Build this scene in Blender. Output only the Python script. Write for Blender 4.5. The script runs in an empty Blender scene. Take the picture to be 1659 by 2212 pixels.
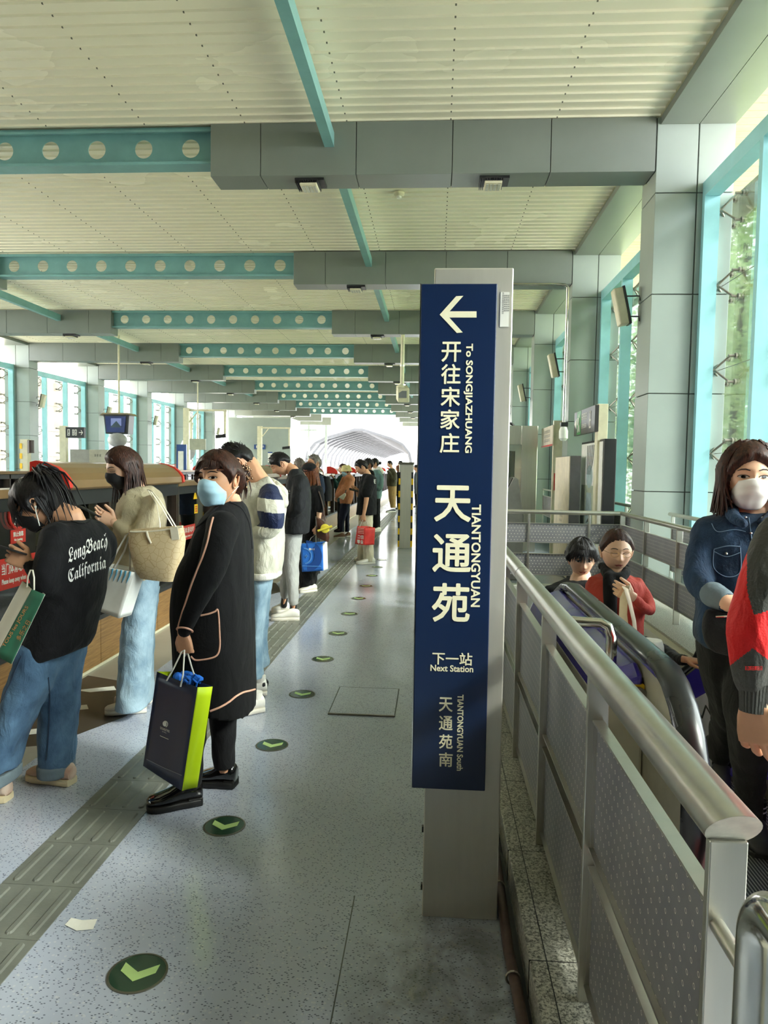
import bpy, bmesh, math, random
import numpy as np
from mathutils import Vector, Matrix
from mathutils.bvhtree import BVHTree
random.seed(7); rng = np.random.default_rng(7)
SC = bpy.context.scene; COL = SC.collection
# ---------------------------------------------------------------- camera
F = 1580.0; CX, CY = 829.5, 1106.0; HC = 1.55
_d = np.array([(940-CX)/F, (1012-CY)/F, 1.0]); _d /= np.linalg.norm(_d)
_u = np.array([0.020, -1.0, 0.0]); _u -= _u.dot(_d)*_d; _u /= np.linalg.norm(_u)
_x = np.cross(_d, _u); _x /= np.linalg.norm(_x)
if _x[0] < 0: _x = -_x
CM = np.stack([_x, _d, _u], 1)              # world axes seen from the camera (x right, y down, z forward)
cam = bpy.data.cameras.new('camera'); camo = bpy.data.objects.new('camera', cam); COL.objects.link(camo)
cam.sensor_fit = 'HORIZONTAL'; cam.sensor_width = 36.0; cam.lens = F/1659*36.0; cam.clip_start = 0.05; cam.clip_end = 600
_R = np.stack([CM[0], -CM[1], -CM[2]], 1)
camo.matrix_world = Matrix([[*_R[0], 0], [*_R[1], 0], [*_R[2], HC], [0, 0, 0, 1]])
SC.camera = camo
# ---------------------------------------------------------------- light and exposure
SC.view_settings.view_transform = 'Standard'; SC.view_settings.look = 'None'
SC.view_settings.gamma = 1.0; SC.view_settings.use_curve_mapping = False
SC.view_settings.exposure = 2.86
W = bpy.data.worlds.new('sky'); SC.world = W; W.use_nodes = True
_bg = W.node_tree.nodes['Background']; _bg.inputs[0].default_value = (0.96, 0.985, 1.0, 1); _bg.inputs[1].default_value = 2.1
_sl = bpy.data.lights.new('sun', 'SUN'); _sl.energy = 2.0; _sl.angle = math.radians(14); _sl.color = (1, .96, .88)
_so = bpy.data.objects.new('sun', _sl); COL.objects.link(_so)
_so.rotation_euler = Vector((-1.0, 0.45, -0.85)).to_track_quat('-Z', 'Y').to_euler()
SC.cycles.max_bounces = 9; SC.cycles.diffuse_bounces = 5; SC.cycles.glossy_bounces = 4
SC.cycles.transparent_max_bounces = 14; SC.cycles.caustics_reflective = False; SC.cycles.caustics_refractive = False
SC.cycles.sample_clamp_indirect = 6.0
# ---------------------------------------------------------------- pixel helpers: a photo pixel turned into a place at a known distance
def ray(px, py): return CM.T @ np.array([(px-CX)/F, (py-CY)/F, 1.0])
def P(px, py, Y): r = ray(px, py); return Vector(r*(Y/r[1]) + [0, 0, HC])
def PZ(px, py, z): r = ray(px, py); return Vector(r*((z-HC)/r[2]) + [0, 0, HC])
def PX(px, py, X): r = ray(px, py); return Vector(r*(X/r[0]) + [0, 0, HC])
def V(*a): return Vector(a if len(a) > 1 else a[0])
# ---------------------------------------------------------------- materials
MATS = {}
def srgb(c):
    if isinstance(c, str):
        c = c.lstrip('#'); c = [int(c[i:i+2], 16)/255 for i in (0, 2, 4)]
    return tuple(x/12.92 if x <= .04045 else ((x+.055)/1.055)**2.4 for x in c)
class NT:
    def __init__(s, name):
        s.m = bpy.data.materials.new(name); s.m.use_nodes = True; s.t = s.m.node_tree
        s.b = s.t.nodes['Principled BSDF']; s.out = s.t.nodes['Material Output']; s.tc = None
    def n(s, typ, **kw):
        nd = s.t.nodes.new(typ)
        for k, v in kw.items(): setattr(nd, k, v)
        return nd
    def l(s, a, b): s.t.links.new(a, b)
    def obj(s, scale=(1, 1, 1), kind='Object', rot=(0, 0, 0)):
        if s.tc is None: s.tc = s.n('ShaderNodeTexCoord')
        mp = s.n('ShaderNodeMapping'); mp.inputs['Scale'].default_value = scale; mp.inputs['Rotation'].default_value = rot
        s.l(s.tc.outputs[kind], mp.inputs['Vector']); return mp.outputs[0]
    def noise(s, vec, scale=5, detail=3, rough=.5, dist=0):
        nd = s.n('ShaderNodeTexNoise'); nd.inputs['Scale'].default_value = scale; nd.inputs['Detail'].default_value = detail
        nd.inputs['Roughness'].default_value = rough; nd.inputs['Distortion'].default_value = dist
        s.l(vec, nd.inputs['Vector']); return nd.outputs[0]
    def voro(s, vec, scale=5, feature='F1', out=0):
        nd = s.n('ShaderNodeTexVoronoi', feature=feature); nd.inputs['Scale'].default_value = scale
        s.l(vec, nd.inputs['Vector']); return nd.outputs[out]
    def ramp(s, fac, stops, interp='LINEAR'):
        nd = s.n('ShaderNodeValToRGB'); cr = nd.color_ramp; cr.interpolation = interp
        while len(cr.elements) < len(stops): cr.elements.new(.5)
        for e, (p, c) in zip(cr.elements, stops):
            e.position = p; e.color = (*c, 1) if len(c) == 3 else c
        s.l(fac, nd.inputs[0]); return nd.outputs[0]
    def mix(s, fac, a, b, mode='MIX'):
        nd = s.n('ShaderNodeMix', data_type='RGBA', blend_type=mode)
        for sock, v in ((nd.inputs[0], fac), (nd.inputs[6], a), (nd.inputs[7], b)):
            if isinstance(v, (int, float)): sock.default_value = v
            elif isinstance(v, tuple): sock.default_value = (*v, 1) if len(v) == 3 else v
            else: s.l(v, sock)
        return nd.outputs[2]
    def math(s, op, a, b=0.0, c=0.0):
        nd = s.n('ShaderNodeMath', operation=op)
        for sock, v in zip(nd.inputs, (a, b, c)):
            if isinstance(v, (int, float)): sock.default_value = v
            else: s.l(v, sock)
        return nd.outputs[0]
    def bump(s, h, strength=.3, dist=.01):
        nd = s.n('ShaderNodeBump'); nd.inputs['Strength'].default_value = strength; nd.inputs['Distance'].default_value = dist
        s.l(h, nd.inputs['Height']); s.l(nd.outputs[0], s.b.inputs['Normal'])
    def set(s, **kw):
        for k, v in kw.items():
            sock = s.b.inputs[k.replace('_', ' ')]
            if isinstance(v, (int, float)): sock.default_value = v
            elif isinstance(v, tuple): sock.default_value = (*v, 1) if len(v) == 3 else v
            else: s.l(v, sock)
def mat(name, c, rough=.5, metal=0., var=.08, vscale=6., bump=0., bscale=60., spec=.5, coat=0., stretch=(1, 1, 1), **kw):
    if name in MATS: return MATS[name]
    t = NT(name); c = srgb(c); vec = t.obj(stretch)
    nz = t.noise(vec, vscale, 4, .6)
    lo = tuple(max(0, x*(1-var*1.6)) for x in c); hi = tuple(min(1, x*(1+var*1.2)) for x in c)
    t.set(Base_Color=t.ramp(nz, [(.3, lo), (.7, hi)]), Metallic=metal)
    if rough > .02 and var: t.set(Roughness=t.math('MULTIPLY_ADD', nz, .25*rough, rough*.88))
    else: t.set(Roughness=rough)
    t.b.inputs['Specular IOR Level'].default_value = spec
    if coat: t.b.inputs['Coat Weight'].default_value = coat; t.b.inputs['Coat Roughness'].default_value = .06
    if bump: t.bump(t.noise(t.obj(stretch), bscale, 3, .6), bump, .004)
    if 'emit' in kw: t.b.inputs['Emission Color'].default_value = (*srgb(kw['emit']), 1); t.b.inputs['Emission Strength'].default_value = kw.get('es', 1)
    MATS[name] = t.m; return t.m
# ---------------------------------------------------------------- mesh building
class MB:
    def __init__(s): s.v = []; s.f = []; s.mi = []; s.cur = 0
    def add(s, vs, fs):
        o = len(s.v); s.v.extend([tuple(v) for v in vs])
        for f in fs: s.f.append(tuple(i+o for i in f)); s.mi.append(s.cur)
        return s
    def box(s, x0, x1, y0, y1, z0, z1):
        v = [(x, y, z) for z in (z0, z1) for y in (y0, y1) for x in (x0, x1)]
        return s.add(v, [(0, 2, 3, 1), (4, 5, 7, 6), (0, 1, 5, 4), (2, 6, 7, 3), (0, 4, 6, 2), (1, 3, 7, 5)])
    def obox(s, c, ax, ay, az):     # box about c with half axis vectors
        c = V(c); ax, ay, az = V(ax), V(ay), V(az)
        v = [c + i*ax + j*ay + k*az for k in (-1, 1) for j in (-1, 1) for i in (-1, 1)]
        return s.add(v, [(0, 2, 3, 1), (4, 5, 7, 6), (0, 1, 5, 4), (2, 6, 7, 3), (0, 4, 6, 2), (1, 3, 7, 5)])
    def rings(s, rings, cap=True, closed=True):
        n = len(rings[0]); v = [p for r in rings for p in r]; f = []
        for i in range(len(rings)-1):
            for j in range(n if closed else n-1):
                k = (j+1) % n; f.append((i*n+j, i*n+k, (i+1)*n+k, (i+1)*n+j))
        if cap and closed: f.append(tuple(range(n-1, -1, -1))); f.append(tuple((len(rings)-1)*n+j for j in range(n)))
        return s.add(v, f)
    def tube(s, pts, r, n=10, cap=True, flat=1.0, up=None):
        pts = [V(p) for p in pts]; rs = [float(q) for q in r] if isinstance(r, (list, tuple)) else [float(r)]*len(pts)
        rr = []; prev = None
        for i, p in enumerate(pts):
            t = (pts[min(i+1, len(pts)-1)] - pts[max(i-1, 0)])
            t = t.normalized() if t.length > 1e-9 else V(0, 0, 1)
            if prev is None:
                a = V(up) if up is not None else (V(0, 0, 1) if abs(t.z) < .9 else V(1, 0, 0))
            else: a = prev
            a = (a - a.dot(t)*t); a = a.normalized() if a.length > 1e-6 else t.orthogonal().normalized()
            prev = a; b = t.cross(a)
            rr.append([p + rs[i]*(math.cos(2*math.pi*k/n)*a*flat + math.sin(2*math.pi*k/n)*b) for k in range(n)])
        return s.rings(rr, cap)
    def cyl(s, p0, p1, r, n=16): return s.tube([p0, p1], r, n)
    def loft(s, secs, n=24):        # secs: (centre, right half-axis vector, front half-axis vector[, exponent])
        rr = []
        for sec in secs:
            c, a, b = V(sec[0]), V(sec[1]), V(sec[2]); e = sec[3] if len(sec) > 3 else 2.0
            ring = []
            for k in range(n):
                th = 2*math.pi*k/n; ct, st = math.cos(th), math.sin(th)
                ring.append(c + a*(math.copysign(abs(ct)**(2/e), ct)) + b*(math.copysign(abs(st)**(2/e), st)))
            rr.append(ring)
        return s.rings(rr)
    def ball(s, c, r, n=12, m=8):
        c = V(c); r = V(r, r, r) if isinstance(r, (int, float)) else V(r)
        rr = []
        for i in range(m+1):
            ph = math.pi*(i/m*.998+.001)-math.pi/2
            rr.append([c + V(r.x*math.cos(ph)*math.cos(2*math.pi*k/n), r.y*math.cos(ph)*math.sin(2*math.pi*k/n), r.z*math.sin(ph)) for k in range(n)])
        return s.rings(rr)
    def limb(s, pts, rs, n=12):     # tapered chain with round joints, meant to be fused
        for p, r in zip(pts, rs): s.ball(p, r, n, 8)
        for i in range(len(pts)-1):
            a, b = V(pts[i]), V(pts[i+1])
            if (b-a).length > 1e-4: s.tube([a, b], [rs[i], rs[i+1]], n)
        return s
    def prism(s, outline, axis_vec):  # outline of 3d points extruded along axis_vec
        a = [V(p) for p in outline]; b = [p + V(axis_vec) for p in a]; n = len(a)
        fs = [tuple(range(n-1, -1, -1)), tuple(range(n, 2*n))] + [(i, (i+1) % n, n+(i+1) % n, n+i) for i in range(n)]
        return s.add(a+b, fs)
    def mesh(s, name, org=(0, 0, 0), fix=True):
        me = bpy.data.meshes.new(name); o = V(org)
        me.from_pydata([V(v)-o for v in s.v], [], s.f); me.update()
        if fix:
            bm = bmesh.new(); bm.from_mesh(me); bmesh.ops.recalc_face_normals(bm, faces=bm.faces); bm.to_mesh(me); bm.free()
        return me
    def build(s, name, m, parent=None, smooth=False, bev=0., org=None, fix=True, tag=None, seg=2):
        o0 = ORG.get(parent, V(0, 0, 0)) if parent else (V(org) if org is not None else V(0, 0, 0))
        me = s.mesh(name, o0, fix); ms = m if isinstance(m, (list, tuple)) else [m]
        for x in ms: me.materials.append(x)
        if len(ms) > 1: me.polygons.foreach_set('material_index', s.mi)
        o = bpy.data.objects.new(name, me); COL.objects.link(o)
        if parent: o.parent = parent; ORG[o] = o0
        else: o.location = o0; ORG[o] = o0
        if smooth: shade(o, smooth if isinstance(smooth, (int, float)) and smooth is not True else 40)
        if bev:
            b = o.modifiers.new('edge', 'BEVEL'); b.width = bev; b.segments = seg; b.limit_method = 'ANGLE'; b.angle_limit = .6
        if tag: settag(o, *tag)
        return o
ORG = {}
def shade(o, ang=40):
    me = o.data; me.polygons.foreach_set('use_smooth', [True]*len(me.polygons))
    try: me.set_sharp_from_angle(angle=math.radians(ang))
    except Exception: pass
def settag(o, label, cat, group=None):
    o['label'] = label; o['category'] = cat
    if group: o['group'] = group
    return o
def struct(o): o['kind'] = 'structure'; return o
def thing(name, label, cat, loc=(0, 0, 0), group=None):
    o = bpy.data.objects.new(name, None); COL.objects.link(o); o.location = loc; o.empty_display_size = .1
    ORG[o] = V(loc); return settag(o, label, cat, group)
KIDS = {}
def copy_tree(o, delta=(0, 0, 0), label=None, mirror=False, parent=None):
    c = o.copy(); COL.objects.link(c)
    if parent is None:
        c.location = V(o.location) + V(delta)
        if label: c['label'] = label
    else: c.parent = parent
    for ch in list(o.children): copy_tree(ch, parent=c)
    return c
def remesh(mb, vox, smooth=2, disp=None):
    """fuse the closed pieces of mb into one surface"""
    me = mb.mesh('tmp', fix=True); o = bpy.data.objects.new('tmp', me); COL.objects.link(o)
    md = o.modifiers.new('r', 'REMESH'); md.mode = 'VOXEL'; md.voxel_size = vox
    if smooth: sm = o.modifiers.new('s', 'SMOOTH'); sm.factor = .5; sm.iterations = smooth
    dg = bpy.context.evaluated_depsgraph_get(); r = bpy.data.meshes.new_from_object(o.evaluated_get(dg))
    bpy.data.objects.remove(o); bpy.data.meshes.remove(me); return r
def mesh_obj(name, me, m, parent=None, smooth=True):
    o0 = ORG.get(parent, V(0, 0, 0)) if parent else V(0, 0, 0)
    if o0.length: me.transform(Matrix.Translation(-o0))
    me.materials.clear()
    for x in (m if isinstance(m, (list, tuple)) else [m]): me.materials.append(x)
    o = bpy.data.objects.new(name, me); COL.objects.link(o)
    if parent: o.parent = parent
    ORG[o] = o0
    if smooth: shade(o, 60)
    return o
def text_geo(s, size=1., bold=0.0, ext=0.0, align='CENTER', shear=0., spacing=1.0):
    c = bpy.data.curves.new('t', 'FONT'); c.body = s; c.size = size; c.offset = bold; c.extrude = ext
    c.align_x = align; c.align_y = 'CENTER'; c.shear = shear; c.space_character = spacing; c.resolution_u = 3
    o = bpy.data.objects.new('t', c); COL.objects.link(o); dg = bpy.context.evaluated_depsgraph_get()
    me = bpy.data.meshes.new_from_object(o.evaluated_get(dg))
    vs = [v.co.copy() for v in me.vertices]; fs = [tuple(p.vertices) for p in me.polygons]
    bpy.data.objects.remove(o); bpy.data.curves.remove(c); bpy.data.meshes.remove(me); return vs, fs
def put_text(mb, s, c, xd, yd, size, fit=None, off=.0, thick=0., **kw):
    """write s centred on c in the plane of unit vectors xd, yd; fit=(w,h) scales the block to that size"""
    vs, fs = text_geo(s, size, **kw); c, xd, yd = V(c), V(xd).normalized(), V(yd).normalized(); nz = xd.cross(yd)
    if not vs: return mb
    xs = [v.x for v in vs]; ys = [v.y for v in vs]
    mx, my = (min(xs)+max(xs))/2, (min(ys)+max(ys))/2
    sx = sy = 1.0
    if fit:
        sx = fit[0]/(max(xs)-min(xs)) if fit[0] else None; sy = fit[1]/(max(ys)-min(ys)) if fit[1] else None
        sx = sx or sy; sy = sy or sx
    sh = [(0, 0)] if not thick else [(a*thick, b*thick) for a, b in ((1, 0), (-1, 0), (0, 1), (0, -1), (.7, .7), (-.7, .7), (.7, -.7), (-.7, -.7))]
    for i, (a, b) in enumerate(sh): mb.add([c + (v.x-mx)*sx*xd + (v.y-my)*sy*yd + a*xd + b*yd + (v.z+off+i*2e-6)*nz for v in vs], fs)
    return mb

def strokes(mb, c, xd, yd, w, h, n=4, seed=1, off=0.):
    """marks too small to read in the photo: n little blocks of bars side by side"""
    g = random.Random(seed*31+n); c, xd, yd = V(c), V(xd).normalized(), V(yd).normalized(); nz = xd.cross(yd); k = w/n
    def bar(u0, u1, v0, v1): mb.add([c+xd*u+yd*v+nz*off for u, v in ((u0, v0), (u1, v0), (u1, v1), (u0, v1))], [(0, 1, 2, 3)])
    for i in range(n):
        a = -w/2+k*i+k*.1; b = a+k*.8; t = h*.11
        for v in (-.42, g.uniform(-.15, .1), .42): bar(a+k*g.uniform(0, .15), b-k*g.uniform(0, .15), h*v-t/2, h*v+t/2)
        for u in (g.uniform(.1, .4), g.uniform(.55, .9)): bar(a+(b-a)*u-t/2, a+(b-a)*u+t/2, -h*.45, h*.45)
    return mb
# ================================================================ shared materials
M = {}
M['panel'] = mat('grey_panel', '#98a39c', .42, .0, .05, 1.2); M['beam'] = mat('beam_panel', '#7b827b', .4, 0, .05, 1.2)  # second one: same cladding, darkened to hold the shade on beams and soffit
M['panel_joint'] = mat('joint', '#565a55', .8)
M['teal'] = mat('teal_paint', '#7aabaa', .42, 0, .08, 3)
M['teal_light'] = mat('window_blue_paint', '#9ad3da', .4, 0, .05, 3)
M['steel'] = mat('brushed_steel', '#c9c6bb', .3, .92, .03, 3, stretch=(9, 9, .8))
M['steel_dark'] = mat('worn_steel', '#8d897e', .38, .9, .2, 9)
M['chrome'] = mat('polished_steel', '#cfcdc4', .14, 1.0, .06, 4)
M['black'] = mat('black_paint', '#17181a', .45)
M['dark'] = mat('dark_plastic', '#2a2a2b', .4)
M['white'] = mat('white_paint', '#e8e6dc', .5)
M['cream'] = mat('cream_paint', '#d8d2b4', .45)
M['red'] = mat('red_paint', '#d23024', .4)
M['yellow'] = mat('yellow_paint', '#f2c218', .5)
M['granite_dark'] = mat('concrete', '#8b8a84', .8, 0, .15, 8)
def glass(name, tint, refl=.12, rough=.02):
    t = NT(name); tr = t.n('ShaderNodeBsdfTransparent'); tr.inputs[0].default_value = (*tint, 1)
    gl = t.n('ShaderNodeBsdfGlossy'); gl.inputs['Roughness'].default_value = rough
    fr = t.n('ShaderNodeFresnel'); fr.inputs[0].default_value = 1.45
    fac = t.math('ADD', t.math('MULTIPLY', fr.outputs[0], .9), refl*.5)
    mx = t.n('ShaderNodeMixShader'); t.l(fac, mx.inputs[0]); t.l(tr.outputs[0], mx.inputs[1]); t.l(gl.outputs[0], mx.inputs[2])
    t.l(mx.outputs[0], t.out.inputs[0]); MATS[name] = t.m; return t.m
M['glass'] = glass('window_glass', (.93, .97, .95), .05)
M['gate_glass'] = glass('gate_glass', (.78, .80, .79), .42)
M['glass'].use_transparent_shadow = True if hasattr(M['glass'], 'use_transparent_shadow') else None
def floor_mat():
    t = NT('terrazzo_vinyl'); v = t.obj((1, 1, 1)); 
    big = t.noise(v, .7, 3, .6)
    base = t.ramp(big, [(.3, srgb('#a6acbb')), (.7, srgb('#b4bac9'))])
    vd = t.obj((1, 1.7, 1), rot=(0, 0, .7))
    n1 = t.n('ShaderNodeTexVoronoi', feature='F1'); n1.inputs['Scale'].default_value = 88; t.l(vd, n1.inputs['Vector'])
    sep = t.n('ShaderNodeSeparateColor'); t.l(n1.outputs[1], sep.inputs[0])
    speck = t.math('MULTIPLY', t.math('LESS_THAN', n1.outputs[0], .30), t.math('GREATER_THAN', sep.outputs[0], .45))
    c = t.mix(t.math('MULTIPLY', speck, .8), base, srgb('#3c424c'))
    n2 = t.n('ShaderNodeTexVoronoi', feature='F1'); n2.inputs['Scale'].default_value = 64; t.l(v, n2.inputs['Vector'])
    s2 = t.n('ShaderNodeSeparateColor'); t.l(n2.outputs[1], s2.inputs[0])
    sp2 = t.math('MULTIPLY', t.math('LESS_THAN', n2.outputs[0], .28), t.math('GREATER_THAN', s2.outputs[1], .55))
    c = t.mix(t.math('MULTIPLY', sp2, .55), c, srgb('#c4c6c8'))
    # dirt patch worn around the sign pillar foot
    xyz = t.n('ShaderNodeSeparateXYZ'); t.l(t.tc.outputs['Object'], xyz.inputs[0])
    dx = t.math('MULTIPLY', t.math('ABSOLUTE', t.math('SUBTRACT', xyz.outputs[0], .10)), 2.0)
    dy = t.math('ABSOLUTE', t.math('SUBTRACT', xyz.outputs[1], 1.95))
    dd = t.math('SQRT', t.math('ADD', t.math('MULTIPLY', dx, dx), t.math('MULTIPLY', dy, dy)))
    st = t.noise(v, 5, 6, .7, .4)
    m = t.math('MULTIPLY', t.ramp(dd, [(.35, (1, 1, 1)), (.85, (0, 0, 0))]), t.ramp(st, [(.38, (0, 0, 0)), (.62, (1, 1, 1))]))
    c = t.mix(t.math('MULTIPLY', m, .75), c, srgb('#5f5f54'))
    st2 = t.noise(v, 11, 6, .75, .8)
    m2 = t.math('MULTIPLY', t.ramp(dd, [(.3, (1, 1, 1)), (.7, (0, 0, 0))]), t.ramp(st2, [(.55, (0, 0, 0)), (.68, (1, 1, 1))]))
    c = t.mix(t.math('MULTIPLY', m2, .6), c, srgb('#b3b0a3'))
    t.set(Base_Color=c, Roughness=t.math('MULTIPLY_ADD', t.noise(v, 2.2, 5, .6), .16, .09))
    t.b.inputs['Specular IOR Level'].default_value = .55
    t.bump(t.noise(v, 9, 2, .5), .05, .004)
    return t.m
M['floor'] = floor_mat()
def granite():
    t = NT('granite'); v = t.obj(); a = t.noise(v, 130, 3, .7); b = t.noise(v, 45, 3, .7)
    c = t.ramp(a, [(.36, srgb('#45453f')), (.46, srgb('#8f8d80')), (.58, srgb('#c9c6b8'))])
    c = t.mix(t.ramp(b, [(.55, (0, 0, 0)), (.64, (.55, .55, .55))]), c, srgb('#77746a'))
    t.set(Base_Color=c, Roughness=.35); return t.m
M['granite'] = granite()
def ceil_mat():
    t = NT('ribbed_ceiling'); v = t.obj((1, 1, 1))
    n = t.noise(t.obj((.8, 1.2, 1)), .8, 3, .5)
    c = t.ramp(n, [(.2, srgb('#efebd2')), (.8, srgb('#f1edd6'))])
    x = t.n('ShaderNodeSeparateXYZ'); t.l(t.tc.outputs['Object'], x.inputs[0])
    fx = t.math('ABSOLUTE', t.math('SUBTRACT', t.math('FRACT', t.math('DIVIDE', t.math('ADD', x.outputs[0], .45), 1.08)), .5))
    fy = t.math('ABSOLUTE', t.math('SUBTRACT', t.math('FRACT', t.math('DIVIDE', t.math('ADD', x.outputs[1], .06), .1555)), .5))
    dot = t.math('MULTIPLY', t.math('LESS_THAN', fx, .0065), t.math('LESS_THAN', fy, .05))
    c = t.mix(t.math('MULTIPLY', dot, .85), c, srgb('#3a372c'))
    t.set(Base_Color=c, Roughness=t.math('MULTIPLY_ADD', n, .12, .2)); t.b.inputs['Specular IOR Level'].default_value = .6
    return t.m
M['ceiling'] = ceil_mat()
# ================================================================ the hall
XR, XL = 2.18, -12.28
def mx(x, s): return x if s > 0 else -10.1-x
BAY = 4.56; YK = [7.8+BAY*k for k in range(-2, 11)]; Y0, Y1 = -11.0, YK[-1]+1.2
HR, HL = 2.65, -12.75
def slab(name, m, x0, x1, y0, y1, z0, z1, **kw): return struct(MB().box(x0, x1, y0, y1, z0, z1).build(name, m, **kw))
f = MB().box(-2.56, .60, Y0, Y1, -.5, 0).box(.60, 3.0, Y0, 3.25, -.5, 0).box(.60, 3.0, 8.0, Y1, -.5, 0)
struct(f.build('floor', M['floor']))
slab('floor_vinyl_seam', M['panel_joint'], -.262, -.258, 1.2, 2.55, -.01, .0006)
slab('floor_opposite_platform', M['floor'], -13.1, -7.54, Y0, Y1, -.5, 0)
slab('floor_track_bed', mat('ballast', '#98928a', .9, 0, .3, 12), -7.54, -2.56, Y0, 150, -1.45, -1.25)
slab('wall_track_right', M['granite_dark'], -2.66, -2.56, Y0, Y1, -1.25, -.03)
slab('wall_track_left', M['granite_dark'], -7.54, -7.44, Y0, Y1, -1.25, -.03)
# ribbed ceiling: one corrugated sheet running across the hall
def ceiling():
    mb = MB(); y = Y0; zs = 5.16; a = []; p = .1555
    while y < Y1+.3:
        a += [(y, zs), (y+.122, zs), (y+.128, zs-.018), (y+.150, zs-.018)]; y += p
    x0, x1 = -12.3, 2.2; vs = []; fs = []
    for (yy, zz) in a: vs += [(x0, yy, zz), (x1, yy, zz)]
    for i in range(len(a)-1): fs.append((2*i, 2*i+1, 2*i+3, 2*i+2))
    return struct(mb.add(vs, fs).build('ceiling', M['ceiling'], fix=False))
ceiling()
slab('ceiling_roof_deck', M['cream'], -14.6, 4.5, Y0, Y1+.3, 5.36, 5.5)
for s in (1, -1):
    a, b = sorted((mx(2.2, s), mx(2.95, s)))
    mb = MB()
    for k in range(-1, len(YK)):     # soffit boards between the columns, with a joint down the middle
        ya = (YK[k]+.5) if k >= 0 else Y0; yb = YK[k+1] if k+1 < len(YK) else Y1
        for (u0, u1) in ((2.21, 2.588), (2.594, 2.95)):
            p, q = sorted((mx(u0, s), mx(u1, s))); mb.box(p, q, ya+.006, yb-.006, 5.06, 5.14)
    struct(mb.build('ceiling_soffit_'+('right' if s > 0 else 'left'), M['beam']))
    p, q = sorted((mx(2.95, s), mx(4.3, s))); mb = MB(); y = Y0
    while y < Y1: mb.box(p, q, y, y+.148, 5.26, 5.3); y += .1555
    struct(mb.build('ceiling_eave_'+('right' if s > 0 else 'left'), mat('eave_slat', '#b9b196', .6)))
# columns and boxed beams: clad in panels with open joints over a dark core
def column(Y, s, name):
    mb = MB(); zs = [0, 1.345, 2.36, 3.37, 4.385, 5.14]
    for i in range(5):
        z0, z1 = zs[i]+.005, zs[i+1]-.005
        for (u0, u1) in ((2.18, 2.586), (2.598, 2.95)):
            p, q = sorted((mx(u0, s), mx(u1, s))); mb.box(p, q, Y, Y+.5, z0, z1)
    mb.cur = 1; p, q = sorted((mx(2.2, s), mx(2.93, s))); mb.box(p, q, Y+.012, Y+.488, 0, 5.13)
    return struct(mb.build(name, [M['panel'], M['panel_joint']], bev=.004))
def boxbeam(Y, s, name):
    xs = [-2.44, -1.9, -.889, .112, 1.117, 2.17]; mb = MB()
    for a, b in zip(xs[:-1], xs[1:]):
        p, q = sorted((mx(a+.004, s), mx(b-.004, s))); mb.box(p, q, Y, Y+.38, 4.6, 5.14)
    mb.cur = 1; p, q = sorted((mx(-2.42, s), mx(2.18, s))); mb.box(p, q, Y+.012, Y+.368, 4.612, 5.13)
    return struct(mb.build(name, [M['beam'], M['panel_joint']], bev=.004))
for k, Y in enumerate([YK[0]-2*BAY, YK[0]-BAY]+YK):
    for s, sd in ((1, 'right'), (-1, 'left')):
        column(Y, s, f'column_{sd}_{k+1}'); boxbeam(Y, s, f'beam_{sd}_{k+1}')
# perforated teal girders over the tracks
def girder(Y, first):
    mb = MB(); x0, x1 = -7.66, -2.44; n = 10; p = (x1-x0)/n; zc, hh = 4.955, .175; r = .098; t = .012
    N = 32
    for i in range(n):
        cx = x0 + (i+.5)*p; ins = []; outs = []
        for k in range(N):
            th = 2*math.pi*k/N; c, s_ = math.cos(th), math.sin(th); ins.append((cx+r*c, zc+r*s_))
            q = 1/max(abs(c)/(p/2), abs(s_)/hh); outs.append((cx+q*c, zc+q*s_))
        # snap the nearest outer points to the cell corners
        for (sx, sz) in ((1, 1), (-1, 1), (-1, -1), (1, -1)):
            cr = (cx+sx*p/2, zc+sz*hh); j = min(range(N), key=lambda k: (outs[k][0]-cr[0])**2+(outs[k][1]-cr[1])**2); outs[j] = cr
        for yy in (Y, Y+t):
            vs = [(x, yy, z) for x, z in ins] + [(x, yy, z) for x, z in outs]
            mb.add(vs, [(k, (k+1) % N, N+(k+1) % N, N+k) for k in range(N)])
        vs = [(x, Y, z) for x, z in ins] + [(x, Y+t, z) for x, z in ins]
        mb.add(vs, [(k, (k+1) % N, N+(k+1) % N, N+k) for k in range(N)])
    o = mb.build('perforated_girder', M['teal'], first, fix=False)
    return o
ORD = ['first', 'second', 'third', 'fourth', 'fifth', 'sixth', 'seventh', 'eighth', 'ninth', 'tenth', 'eleventh']
def girder_thing(Y, i):
    t = thing('perforated_girder', '', 'girder', (-5.05, Y, 4.985), 'teal girders over the tracks')
    w = girder(Y, t); w.name = 'web'
    MB().box(-7.66, -2.44, Y-.10, Y+.11, 4.752, 4.782).build('bottom_flange', M['teal'], t)
    MB().box(-7.66, -2.44, Y-.10, Y+.11, 5.118, 5.134).box(-7.66, -2.44, Y-.10, Y-.085, 5.09, 5.13).build('top_flange', M['teal'], t)
    return t
g0 = girder_thing(7.95, 0); g0['label'] = 'teal perforated girder, nearest and highest in view, its holes backed by ceiling'
for i in range(1, 9):
    d = ['second teal perforated girder back from the camera', 'third teal perforated girder, running between two grey boxed beams',
         'fourth teal perforated girder with a row of round holes', 'fifth teal perforated girder back from the camera', 'sixth teal perforated girder back from the camera',
         'seventh teal perforated girder back from the camera', 'eighth teal perforated girder, second from the far end', 'farthest teal perforated girder, its round holes glowing white with sky'][i-1]
    copy_tree(g0, (0, BAY*i, 0), d)
gb = copy_tree(g0, (0, -BAY, 0), 'teal perforated girder above and behind the viewpoint')
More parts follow.
